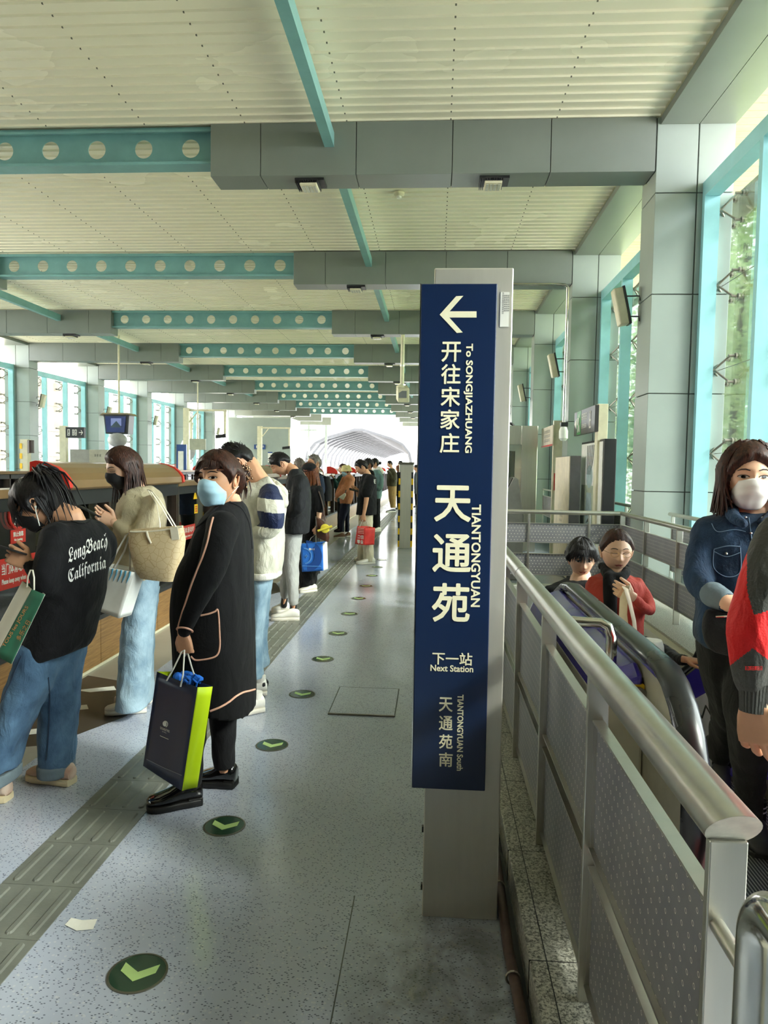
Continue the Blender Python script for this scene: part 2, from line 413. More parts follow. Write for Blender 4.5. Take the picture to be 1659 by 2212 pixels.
# teal box-section ties running along under the ceiling, one per bay
def tie(x, k):
    ya, yb = YK[k]+.40, YK[k+1]+.06
    cnt = k-1
    o = MB().box(x-.05, x+.05, ya, yb, 4.885, 5.03).build('ceiling_tie_bar', M['teal'])
    side = 'over the near platform' if x > -5 else 'over the opposite platform'
    nm = ['nearest', 'second', 'third', 'fourth', 'fifth', 'sixth', 'seventh', 'eighth', 'ninth', 'tenth'][cnt] if cnt >= 0 else 'overhead'
    return settag(o, f'{nm} teal tie bar under the ceiling {side}', 'bar', 'teal tie bars under the ceiling')
for k in range(1, 8): tie(-1.17, k)
for k in range(3, 8): tie(-8.93, k)
# ---------------------------------------------------------------- windows
def spider(mb, x, y, z, s, both=True):
    d = .14*s
    mb.tube([(x-.06*s, y, z), (x+.02*s, y, z)], .016, 8)
    for dz in (-.13, .13):
        for dy in ((-.1, .1) if both else (-.1,)):
            mb.tube([(x+.02*s, y, z), (x+d, y+dy, z+dz)], .011, 6)
            mb.tube([(x+d-.02*s, y+dy, z+dz), (x+d+.05*s, y+dy, z+dz)], .014, 8); mb.cyl((x+d+.045*s, y+dy, z+dz), (x+d+.06*s, y+dy, z+dz), .03, 10)
def window(k, s, idx):
    ya = YK[k]+.5; yb = YK[k+1]; o = thing(f'window_{idx}', '', 'window', (mx(2.65, s), (ya+yb)/2, 0)); del o['label'], o['category']; struct(o)
    fr = MB(); sp = MB(); n = 3; w = (yb-ya)/n
    xa, xb = 2.65, 2.80
    for i in range(n+1):
        y = min(max(ya+w*i, ya+.035), yb-.035); p, q = sorted((mx(xa, s), mx(xb, s))); fr.box(p, q, y-.035, y+.035, .35, 4.33)
        for z in (.9, 1.75, 2.6, 3.45, 4.2): spider(sp, mx(2.80, s), y, z, s)
    for z0, z1 in ((4.33, 4.48), (.30, .38)):
        p, q = sorted((mx(xa, s), mx(xb, s))); fr.box(p, q, ya, yb, z0, z1)
    fr.build('window_frame', M['teal_light'], o)
    sp.build('glass_clamp', M['steel_dark'], o)
    p, q = sorted((mx(2.98, s), mx(2.995, s)))
    MB().box(p, q, ya-.3, yb+.3, .3, 4.36).build('pane', M['glass'], o)
    wr = MB()
    for z in (1.75, 2.6, 3.45): wr.tube([(mx(2.88, s), ya, z), (mx(2.88, s), yb, z)], .004, 5)
    wr.build('tension_wire', M['steel_dark'], o)
i = 1
for k in range(0, 9):
    window(k, 1, i); i += 1
for k in range(2, 9):
    window(k, -1, i); i += 1
slab('wall_rear_right', M['panel'], 2.95, 3.0, Y0, -1.3, -1, 5.3); slab('wall_rear_left', M['panel'], -13.1, -13.05, Y0, 3, -1, 5.3)  # unseen side walls, added to cut the light from behind the viewpoint
slab('wall_back', M['panel'], -14, 4, Y0-.2, Y0, -1.4, 5.4)  # unseen end wall, added to keep light off the beam fronts
for s, sd in ((1, 'right'), (-1, 'left')):
    p, q = sorted((mx(2.65, s), mx(3.0, s))); slab('wall_'+sd, M['panel'], p, q, Y0, Y1, -.02, .32)
# enclosed equipment room at the far end of the opposite platform
e = MB().box(-11.9, -8.3, 41.6, 44.6, 0, 4.3)
struct(e.build('wall_far_room', M['panel']))
# end of the hall: wall posts and the arched noise canopy over the tracks beyond it
def canopy():
    t = thing('arched_track_canopy', 'grey arched steel canopy over the tracks beyond the platform end', 'canopy', (-6.1, 58, 0))
    prof = [(-4.2, -1.0), (-4.2, 2.0), (-4.05, 2.7), (-3.5, 3.4), (-2.6, 3.85), (-1.4, 4.2), (-.35, 4.52), (.35, 4.52), (1.4, 4.2), (2.6, 3.85), (3.5, 3.4), (4.05, 2.7), (4.2, 2.0), (4.2, -1.0)]
    x0 = -6.1; drift = lambda y: x0 + 0.0*(y-58)
    for i in range(28):
        y = 58 + i*2.6*(1+.012*i); r = .12 if i else .17
        MB().tube([(drift(y)+px, y, pz) for px, pz in prof], r, 6).build('arch_rib', mat('canopy_steel', '#4c4d51', .5, .2), t)
    pu = MB()
    for (px, pz) in prof[3:11]: pu.tube([(x0+px, 58, pz+.06), (x0+px, 140, pz+.06)], .035, 5)
    for (px, pz) in ((-4.2, 1.9), (-4.2, .6), (4.2, 1.9)): pu.tube([(x0+px, 58, pz), (x0+px, 140, pz)], .04, 5)
    pu.build('purlin', MATS['canopy_steel'], t)
    rp = MB(); rr = [[(x0+px, y, pz+.14) for px, pz in prof[3:11]] for y in (58, 140)]
    rp.rings(rr, cap=False, closed=False).build('roof_sheet', glass('frosted_sheet', (.34, .32, .32), .02, .4), t, fix=False)
    return t
canopy()
for x, h in ((-10.6, 5.1), (-8.2, 5.1), (1.0, 5.1), (-9.5, 5.1)): struct(MB().box(x-.08, x+.08, Y1-.1, Y1+.1, 0, h).build('column_end', M['panel']))
struct(MB().box(-13, -8.9, Y1-.06, Y1+.06, 4.2, 4.34).box(-.5, 2.3, Y1-.06, Y1+.06, 4.0, 4.1).build('beam_end', M['panel']))
# ================================================================ outside
struct(MB().box(3.1, 90, -40, 160, -6.2, -6).build('ground_street', mat('street', '#b5b1a5', .9, 0, .15, .6)))
struct(MB().box(-150, -13.2, -60, 200, -6.2, -6).build('ground_yard', mat('yard', '#c2bbaa', .9, 0, .15, .3)))
bark = mat('bark', '#5b4a38', .9, 0, .2, 20)
def leafm(n, c):
    t = NT(n); v = t.obj(); nz = t.noise(v, 2.5, 3, .6); c0 = srgb(c)
    t.set(Base_Color=t.ramp(nz, [(.3, tuple(x*.6 for x in c0)), (.7, tuple(min(1, x*1.25) for x in c0))]), Roughness=.55)
    tl = t.n('ShaderNodeBsdfTranslucent'); tl.inputs[0].default_value = (*srgb('#cfdc9a'), 1)
    mx_ = t.n('ShaderNodeMixShader'); mx_.inputs[0].default_value = .28; t.l(t.b.outputs[0], mx_.inputs[1]); t.l(tl.outputs[0], mx_.inputs[2]); t.l(mx_.outputs[0], t.out.inputs[0])
    return t.m
LEAF = [leafm('leaf_green', '#b0cf8e'), leafm('leaf_pale', '#c8d9a4'), leafm('leaf_deep', '#9cbd80')]
def tree(x, y, top, r, n, lm, label, seed):
    t = thing('street_tree', label, 'tree', (x, y, -6), 'trees outside the right-hand windows'); g = np.random.default_rng(seed)
    mb = MB(); mb.tube([(x, y, -6), (x+.1, y, -3), (x-.05, y+.1, 0), (x+.1, y, top-1.5)], [.2, .16, .12, .05], 8)
    for _ in range(9):
        z = g.uniform(-2.5, top-1.5); a = g.uniform(0, 6.28); L = r*g.uniform(.5, .9)
        mb.tube([(x, y, z), (x+L*.5*math.cos(a), y+L*.5*math.sin(a), z+.5), (x+L*math.cos(a), y+L*math.sin(a), z+.9)], [.05, .035, .012], 6)
    mb.build('trunk', bark, t)
    cl = []
    for _ in range(110):
        z = g.uniform(-3.5, top); k = math.sqrt(max(.08, 1-((z+.3)/(top+.6))**2 if z > 0 else 1-((z)/4.4)**2)); a = g.uniform(0, 6.28); rr = r*k*g.uniform(.3, 1)
        cl.append((x+rr*math.cos(a), y+rr*math.sin(a)*1.15, z))
    c = np.array(cl)[g.integers(0, 110, n)] + g.normal(0, .42, (n, 3)); u = g.normal(0, 1, (n, 3)); u /= np.linalg.norm(u, axis=1)[:, None]
    w = np.cross(u, g.normal(0, 1, (n, 3))); w /= np.linalg.norm(w, axis=1)[:, None]; L = g.uniform(.06, .12, (n, 1)); wd = L*.45
    vs = np.stack([c-u*L, c+w*wd, c+u*L, c-w*wd], 1).reshape(-1, 3)
    me = bpy.data.meshes.new('crown'); me.from_pydata(vs-np.array([x, y, -6]), [], np.arange(4*n).reshape(n, 4).tolist())
    o = mesh_obj('crown', me, lm, None, smooth=False); o.parent = t; return t
tl_ = ['tree with dense mid-green leaves close outside the nearest window on the right', 'pale green tree behind the nearest right-hand window bars', 'deep green tree outside the window beyond the first clad column',
       'leafy tree outside the right windows behind the advertising box', 'pale tree far along outside the right windows', 'dark green tree farthest along outside the right windows']
for i, (x, y, tp, r, lm) in enumerate(((6.6, 9.6, 6.6, 1.9, 0), (7.2, 13.6, 7.6, 2.1, 1), (7.0, 17.9, 8.4, 2.1, 2), (8.0, 22.4, 8.2, 2.3, 0), (7.6, 28, 7.5, 2.8, 1), (8.2, 36, 7.5, 3.2, 2))):
    tree(x, y, tp, r, 17000 if i < 4 else 8000, LEAF[lm], tl_[i], 50+i)
def facade(c1, c2):
    t = NT('facade'); v = t.obj((1, 1, 1)); s = t.n('ShaderNodeSeparateXYZ'); t.l(v, s.inputs[0])
    fy = t.math('FRACT', t.math('DIVIDE', s.outputs[1], 3.4)); fz = t.math('FRACT', t.math('DIVIDE', s.outputs[2], 3.0))
    w = t.math('MULTIPLY', t.math('MULTIPLY', t.math('GREATER_THAN', fy, .3), t.math('LESS_THAN', fy, .78)), t.math('MULTIPLY', t.math('GREATER_THAN', fz, .35), t.math('LESS_THAN', fz, .8)))
    t.set(Base_Color=t.mix(w, srgb(c1), srgb(c2)), Roughness=.8); return t.m
for i, (x, y, w, h, c, lb) in enumerate(((-70, 62, 34, 22, ('#e2d2b8', '#cdbda6'), 'beige apartment block seen through the left windows'), (-62, 104, 30, 17, ('#ead8ca', '#d3c2b4'), 'pinkish apartment block beyond the left windows, farther off'), (-80, 22, 30, 14, ('#ddd0ba', '#c4b49e'), 'low tan apartment block at the far left'))):
    t = thing('apartment_block', lb, 'building', (x, y, -6))
    MB().box(x-8, x, y-w/2, y+w/2, -6, h).build('walls', facade(*c), t); MB().box(x-8.4, x+.4, y-w/2-.4, y+w/2+.4, h, h+.7).build('roof', mat('roof_slab', '#b5aa9c', .8), t)
# ================================================================ the station name pillar
def pillar():
    t = thing('sign_pillar', 'brushed steel pillar carrying a tall navy station sign with an arrow', 'sign', (.114, 2.5, 0))
    MB().box(-.015, .243, 2.45, 2.57, 0, 2.207).build('post', mat('pillar_steel', '#d6d2c6', .42, .6, .03, 3, stretch=(9, 9, .8)), t, bev=.004)
    navy = mat('navy_enamel', '#0f2449', .32, 0, .04, 2, coat=.15)
    pl = MB().box(-.057, .188, 2.408, 2.452, .473, 2.146).build('sign_plate', navy, t, bev=.003)
    MB().box(-.0595, -.0572, 2.407, 2.452, .473, 2.146).build('edge_strip', M['chrome'], t)
    L = mat('sign_lettering', '#f6efcf', .45, 0, .03, 30); mb = MB(); Yp = 2.4062
    S = 2.41/F; X_, Z_ = V(1, 0, 0), V(0, 0, 1)
    def at(px, py): p = P(px, py, Yp); p.y = Yp; return p
    pts = [(245, 385), (370, 245), (425, 242), (320, 360), (525, 360), (525, 407), (318, 407), (420, 520), (375, 524)]
    mb.prism([at(880+a/3.5125, 570+b/3.5125) for a, b in pts], (0, .001, 0))
    for ch, y in zip('开往宋家庄', (760, 808, 857, 906, 957)): put_text(mb, ch, at(975 - (y-760)*.02, y), X_, Z_, 1, fit=(40*S, 41*S), thick=.0011)
    for ch, x, y, w, h in (('天', 978, 1088, 76, 75), ('通', 976, 1195, 80, 80), ('苑', 974, 1302, 79, 82)): put_text(mb, ch, at(x, y), X_, Z_, 1, fit=(w*S, h*S), thick=.0026)
    put_text(mb, '下一站', at(977, 1423), X_, Z_, 1, fit=(86*S, 27*S), thick=.0007)
    put_text(mb, 'Next Station', at(976, 1444), X_, Z_, 1, fit=(93*S, 14.5*S), bold=.022)
    for ch, y in zip('天通苑南', (1522, 1562, 1602, 1641)): put_text(mb, ch, at(963, y), X_, Z_, 1, fit=(29*S, 31*S), thick=.0008)
    D = V(.012, 0, -1)
    put_text(mb, 'To SONGJIAZHUANG', at(1011, 861), D, V(1, 0, .012), 1, fit=(231*S, 19*S), bold=.03)
    put_text(mb, 'TIANTONGYUAN', at(1028, 1201), D, V(1, 0, .012), 1, fit=(222*S, 20*S), bold=.025)
    put_text(mb, 'TIANTONGYUAN South', at(994, 1583), D, V(1, 0, .012), 1, fit=(170*S, 13.5*S), bold=.03)
    mb.build('lettering', L, pl, fix=False)
    nt = MB().box(P(1081, 650, 2.449).x, P(1100, 650, 2.449).x, 2.4475, 2.4495, P(1090, 706, 2.449).z, P(1090, 631, 2.449).z).build('notice', M['white'], t)
    mb = MB()
    for i, ch in enumerate(('一人一码', '请勿打扰', '设备编号', '00-21245-002')): strokes(mb, P(1098.5-4*i, 655, 2.447), (0, 0, -1), (1, 0, 0), .055 if i < 3 else .07, .005, 8 if i < 3 else 12, i)
    mb.build('notice_print', M['dark'], nt, fix=False)
    hg = MB()
    for y in (1795, 1920): z = P(912, y, 2.45).z; hg.box(-.021, -.0148, 2.46, 2.475, z-.01, z+.01)
    hg.build('hinge', M['black'], t)
pillar()
# ================================================================ floor details
tac = MB()
def tactile():
    m = mat('tactile_grey', '#70726a', .42, 0, .14, 5, bump=.15, bscale=90)
    x0, x1 = -1.560, -1.255; y = -.8; mb = MB()
    n = 0
    while y < 52:
        mb.box(x0, x1, y+.001, y+.299, 0.0002, .003)
        for k in range(4):
            xc = x0+.0385+k*.076; out = []
            for a in range(5): th = math.pi*a/4; out.append((xc+.0135*math.cos(th), y+.268+.0135*math.sin(th)))
            for a in range(5): th = math.pi+math.pi*a/4; out.append((xc+.0135*math.cos(th), y+.032+.0135*math.sin(th)))
            if y < 16:
                top = [(xc+(p[0]-xc)*.62, (y+.15)+(p[1]-(y+.15))*.965, .0085) for p in out]
                mb.rings([[(*p, .003) for p in out], top])
            else: mb.box(xc-.012, xc+.012, y+.02, y+.28, .003, .008)
        y += .3
    o = mb.build('tactile_paving_strip', m); settag(o, 'grey strip of ribbed tactile paving running along the platform', 'tactile paving')
tactile()
def chevrons():
    ring = mat('marker_rim', '#7d7a6c', .35, .8); gr = mat('marker_green', '#1f3f2c', .25, 0, .08, 40, coat=.4); ar = mat('marker_arrow', '#b6d487', .4)
    t = thing('floor_arrow_marker', 'round green floor arrow marker nearest the camera', 'floor marker', (-.873, 2.083, 0), 'round floor arrow markers along the platform')
    x, y = -.873, 2.083; C = lambda r, z, n=40: [(x+r*math.cos(2*math.pi*k/n), y+r*math.sin(2*math.pi*k/n), z) for k in range(n)]
    MB().rings([C(.0895, .0005), C(.0895, .004), C(.083, .0045), C(.083, .0005)], cap=False).build('rim', ring, t)
    MB().rings([C(.0832, .0005), C(.0832, .0032)]).build('disc', gr, t)
    a = V(x, y, .0034); s = .053
    pts = [(-1.1, .32), (-.55, 1.0), (.02, .02), (1.18, .42), (.72, -.28), (-.62, -.98)]
    pts = [(-1.12, -.02), (-.62, .62), (.05, -.18), (1.22, .38), (.66, -.62), (-.60, -1.0)]
    pts = [(-.98, .12), (-.98, .80), (0, .10), (.98, .80), (.98, .12), (0, -.62)]
    MB().prism([a+V(p[0]*s*1.05, p[1]*s*1.05-.004, 0) for p in pts], (0, 0, .001)).build('arrow', ar, t)
    lb = ['second floor arrow marker from the camera, past the paper scrap', 'floor arrow marker to the right of the woman in black and her navy bag', 'floor arrow marker left of the floor hatch', 'fifth round floor arrow marker from the camera',
          'sixth round floor arrow marker from the camera', 'seventh round floor arrow marker from the camera', 'eighth round floor arrow marker from the camera', 'ninth floor arrow marker, near the feet of the man in white trousers', 'tenth floor arrow marker from the camera', 'eleventh floor arrow marker from the camera', 'twelfth floor arrow marker, beside the hazard-striped post']
    for i, l in enumerate(lb): copy_tree(t, (0, .922*(i+1), 0), l)
chevrons()
h = MB().box(-.635, -.225, 4.475, 5.03, .0005, .006).build('floor_hatch', M['floor']); settag(h, 'square access hatch in the floor left of the sign pillar', 'hatch')
MB().box(-.64, -.222, 4.460, 4.475, .0005, .010).build('metal_edge', M['steel_dark'], h)
MB().box(-.641, -.636, 4.47, 5.035, .0004, .0064).box(-.224, -.219, 4.47, 5.035, .0004, .0064).box(-.64, -.22, 5.03, 5.036, .0004, .0064).build('gap_line', M['panel_joint'], h)
g = np.random.default_rng(3); mb = MB(); pts = [(P_.x, P_.y) for P_ in (PZ(140, 1999, 0), PZ(165, 2012, 0), PZ(201, 2010, 0), PZ(210, 1988, 0), PZ(178, 1989, 0), PZ(154, 1985, 0))]
mb.prism([(a, b, .001+.004*g.random()) for a, b in pts], (0, 0, .0012)); settag(mb.build('paper_scrap', M['white']), 'crumpled white paper scrap lying on the floor beside the tactile strip', 'litter')
struct(MB().box(-2.535, -2.06, -4, Y1, -.01, .0006).build('floor_edge_strip', mat('edge_strip', '#a39f93', .3, 0, .08, 3)))
for i in range(2):      # boarding marks in front of the screen doors
    yb = 4.2+4.56*i
    fm = thing('floor_boarding_mark', ['dark boarding mark with white arrows on the floor behind the girl in the printed sweatshirt', 'dark boarding mark on the floor behind the woman in the beige jacket'][i], 'floor marking', (-2.0, yb, 0), 'boarding marks on the platform floor')
    MB().prism([(-2.5, yb-.55, .0008), (-2.5, yb+.9, .0008), (-2.08, yb+.75, .0008), (-1.86, yb+.1, .0008), (-2.08, yb-.4, .0008)], (0, 0, .0006)).build('dark_patch', mat('boarding_brown', '#3a342c', .35), fm)
    a_ = MB()
    for yy in (-.25, .15, .55): a_.prism([(-2.42, yb+yy, .0016), (-2.20, yb+yy+.12, .0016), (-2.15, yb+yy+.04, .0016), (-2.3, yb+yy-.03, .0016)], (0, 0, .0004))
    a_.build('white_arrow', M['white'], fm)
# kerb, dark gap and conduit
struct(MB().box(.304, .60, Y0, 8.1, -.02, .12).build('trim_kerb', M['granite'], bev=.004))
sj = MB()
for y in np.arange(-.4, 8, .62): sj.box(.302, .602, y, y+.003, .0, .1205)
sj.box(.352, .355, -2, 8, .1, .1206); struct(sj.build('trim_kerb_joints', M['black']))
struct(MB().box(.262, .303, 1.0, 8.0, .0005, .002).build('trim_gutter', M['black']))
cp = thing('conduit_pipe', 'brown conduit pipe lying in the dark gap beside the granite kerb', 'pipe', (.27, 2, 0))
MB().tube([(.272, 1.2, .035), (.270, 2.0, .035), (.262, 2.25, .03), (.268, 2.7, .03), (.27, 7.5, .03)], .017, 10).build('pipe', mat('rusty_pipe', '#5a4740', .5, .2, .2, 20), cp, smooth=True)
for y in (1.75, 2.12, 2.6): MB().tube([(.262+.02*math.cos(a), y, .035+.021*math.sin(a)) for a in np.linspace(0, 6.28, 14)], .004, 5).build('clamp', M['steel_dark'], cp)
# ================================================================ railings
def perf():
    t = NT('perforated_sheet'); v = t.obj(); s = t.n('ShaderNodeSeparateXYZ'); t.l(v, s.inputs[0])
    u = t.math('ADD', s.outputs[0], s.outputs[1]); w = s.outputs[2]
    row = t.math('FLOOR', t.math('DIVIDE', w, .032)); uo = t.math('ADD', t.math('DIVIDE', u, .034), t.math('MULTIPLY', row, .5))
    du = t.math('MULTIPLY', t.math('SUBTRACT', t.math('FRACT', uo), .5), .034); dw = t.math('MULTIPLY', t.math('SUBTRACT', t.math('FRACT', t.math('DIVIDE', w, .032)), .5), .032)
    d = t.math('SQRT', t.math('ADD', t.math('MULTIPLY', du, du), t.math('MULTIPLY', dw, dw)))
    hole = t.math('LESS_THAN', d, .0032); rim = t.math('LESS_THAN', d, .0050)  # pale ring painted round each hole, for the light showing through
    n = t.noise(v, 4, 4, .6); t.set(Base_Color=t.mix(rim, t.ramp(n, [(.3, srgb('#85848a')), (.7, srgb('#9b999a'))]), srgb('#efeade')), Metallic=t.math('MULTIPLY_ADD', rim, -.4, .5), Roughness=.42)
    tr = t.n('ShaderNodeBsdfTransparent'); mxs = t.n('ShaderNodeMixShader'); t.l(hole, mxs.inputs[0]); t.l(t.b.outputs[0], mxs.inputs[1]); t.l(tr.outputs[0], mxs.inputs[2]); t.l(mxs.outputs[0], t.out.inputs[0])
    return t.m
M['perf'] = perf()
def railing(label, a, b, posts, zb, zt, panels, r=.038, post_w=.055, cap=None, joint=None):
    """railing from a to b (x, y); posts: positions along it; zb base, zt rail centre; panels: z bands"""
    a, b = V(*a, 0), V(*b, 0); d = (b-a).normalized(); L = (b-a).length; sd = V(-d.y, d.x, 0)
    t = thing('guard_rail', label, 'railing', (a.x, a.y, zb))
    hr = MB().tube([a+V(0, 0, zt), a+d*(L*.5)+V(0, 0, zt), b+V(0, 0, zt)], r, 28)
    if cap:     # bevelled near end
        for i in range(28): v = V(hr.v[i]); hr.v[i] = tuple(v + d*(.9*(zt - v.z)))
        MB().add([V(v)-d*.0006 for v in hr.v[:28]], [tuple(range(28))]).build('end_cap', mat('cap_satin', '#d8d4c4', .6, .2, .1, 30), t, fix=False)
    hr.build('handrail', M['steel'], t, smooth=True)
    if joint: MB().tube([a+d*(joint-.004)+V(0, 0, zt), a+d*(joint+.004)+V(0, 0, zt)], r*1.02, 24).build('weld_joint', M['steel_dark'], t)
    for p in posts:
        c = a + d*p
        MB().obox(c+V(0, 0, (zb+zt-r*.6)/2), d*.009*1.0, sd*post_w/2, V(0, 0, (zt-r*.6-zb)/2)).build('post', M['steel'], t, bev=.002)
    for i in range(len(posts)-1):
        p0, p1 = posts[i]+.012, posts[i+1]-.012
        for z0, z1 in panels:
            c = a + d*(p0+p1)/2
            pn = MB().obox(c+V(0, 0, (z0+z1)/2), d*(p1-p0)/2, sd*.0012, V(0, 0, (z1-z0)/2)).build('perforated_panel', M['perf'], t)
            fr = MB()
            for z in (z0, z1): fr.obox(c+V(0, 0, z), d*(p1-p0)/2, sd*.0145, V(0, 0, .003))
            for q in (p0, p1): fr.obox(a+d*q+V(0, 0, (z0+z1)/2), d*.002, sd*.010, V(0, 0, (z1-z0)/2))
            fr.build('panel_edge', M['steel'], pn)
    return t
nr = railing('steel guard rail with perforated panels running along the granite kerb beside the escalator', (.44, 1.06), (.44, 7.88), [.02, .87, 1.70, 2.55, 3.40, 4.25, 5.1, 5.95, 6.75], .12, 1.035, [(.17, .50), (.55, .895)], cap=True, joint=2.55)
lp = [P(1195, 1329, 2.55), P(1283, 1331, 2.52)]; lp[0].x = .45; lp[0].y = 2.55; lp[0].z = 1.035
lp = [V(.44, 2.53, 1.035), V(.52, 2.53, 1.03), V(.575, 2.52, 1.03), V(.60, 2.51, 1.02), V(.608, 2.50, .99), V(.609, 2.50, .90), V(.609, 2.50, .885)]
MB().tube(lp, .019, 16).build('side_handle', M['chrome'], nr, smooth=True)
lr = thing('handrail_loop', 'polished tube handrail bent down into an upright, in front of the guard rail end', 'railing', (.425, .93, 0))
pts = [V(.428, .935, z) for z in (0, .5, .93)] + [V(.428, .935-.055+.055*math.cos(a), .955+.055*math.sin(a)) for a in np.linspace(.15, 1.57, 7)] + [V(.428, .7, 1.01), V(.428, .2, 1.01), V(.428, -.6, 1.01)]
MB().tube(pts, .029, 28).build('tube', M['chrome'], lr, smooth=True)
MB().tube([V(.428, 1.08, .885), V(.428, .935, .885)], .0115, 12).build('connecting_bar', M['steel'], lr, smooth=True)
railing('perforated guard rail crossing behind the escalator, in front of the lift', (.46, 7.96), (2.0, 7.96), [.0, .56, 1.2, 1.54], .3, 1.1, [(.42, .65), (.77, .98)], r=.024, post_w=.03)
railing('perforated guard rail along the right-hand granite ledge beside the escalator', (2.0, 2.6), (2.0, 7.94), [.3, 1.2, 2.1, 3.0, 3.5, 4.43, 5.32], .3, 1.1, [(.42, .65), (.77, .98)], r=.024, post_w=.05)
for k, (ya, yb, lb) in enumerate(((8.35, 12.2, 'low window rail with mesh panel between the first and second right columns'), (12.9, 16.8, 'low window rail with mesh panel between the second and third right columns'))):
    railing(lb, (2.45, ya), (2.45, yb), [.05, 1.2, 2.4, yb-ya-.05], 0, 1.12, [(.55, .98)], r=.02, post_w=.03)
railing('low window rail behind the woman in denim, right of the first column', (2.42, 3.8), (2.42, 7.7), [.05, 1.2, 2.4, 3.8], .3, 1.12, [(.55, .98)], r=.02, post_w=.03)
struct(MB().box(1.80, 2.62, 2.3, 8.1, -.02, .3).build('trim_ledge_right', M['granite'])); struct(MB().box(.46, 2.62, 7.9, 8.12, -.02, .3).build('trim_ledge_back', mat('ledge_white', '#c9cac0', .6)))
cw = mat('pit_wall', '#d9d3bd', .5, 0, .05, 2)
struct(MB().box(1.74, 1.80, 2.3, 8.1, -4, .28).box(.46, .50, 3.25, 8.1, -4, -.0).box(.46, 1.80, 8.02, 8.1, -4, .28).build('wall_escalator_pit', cw))
# drain grating strip between rail and escalator
dg = MB(); y = 1.0
while y < 2.3: dg.box(.615, .70, y, y+.006, .0005, .004); y += .03
for x in (.615, .638, .66, .682, .70): dg.box(x-.003, x+.003, .9, 2.35, .0005, .005)
struct(MB().box(.6, .72, .9, 2.35, .0002, .0008).build('trim_drain_channel', M['black']))
settag(dg.build('drain_grate', M['steel_dark']), 'long narrow metal drain grate in the floor behind the guard rail', 'grate')
rs = thing('floor_sticker', 'red floor sticker with white lettering at the escalator landing', 'sticker', (1.0, 1.75, 0))
MB().box(.80, 1.5, 1.0, 1.90, .0006, .0022).build('sheet', M['red'], rs)
mb = MB()
for i, (x, y) in enumerate(((.86, 1.78), (.86, 1.6), (.86, 1.42), (1.1, 1.78), (1.1, 1.6))): mb.box(x-.07, x+.07, y-.012, y+.012, .0024, .003).box(x-.07, x-.045, y-.06, y+.012, .0024, .003).box(x-.06, x+.05, y-.045, y-.03, .0024, .003)
mb.build('lettering', M['white'], rs)
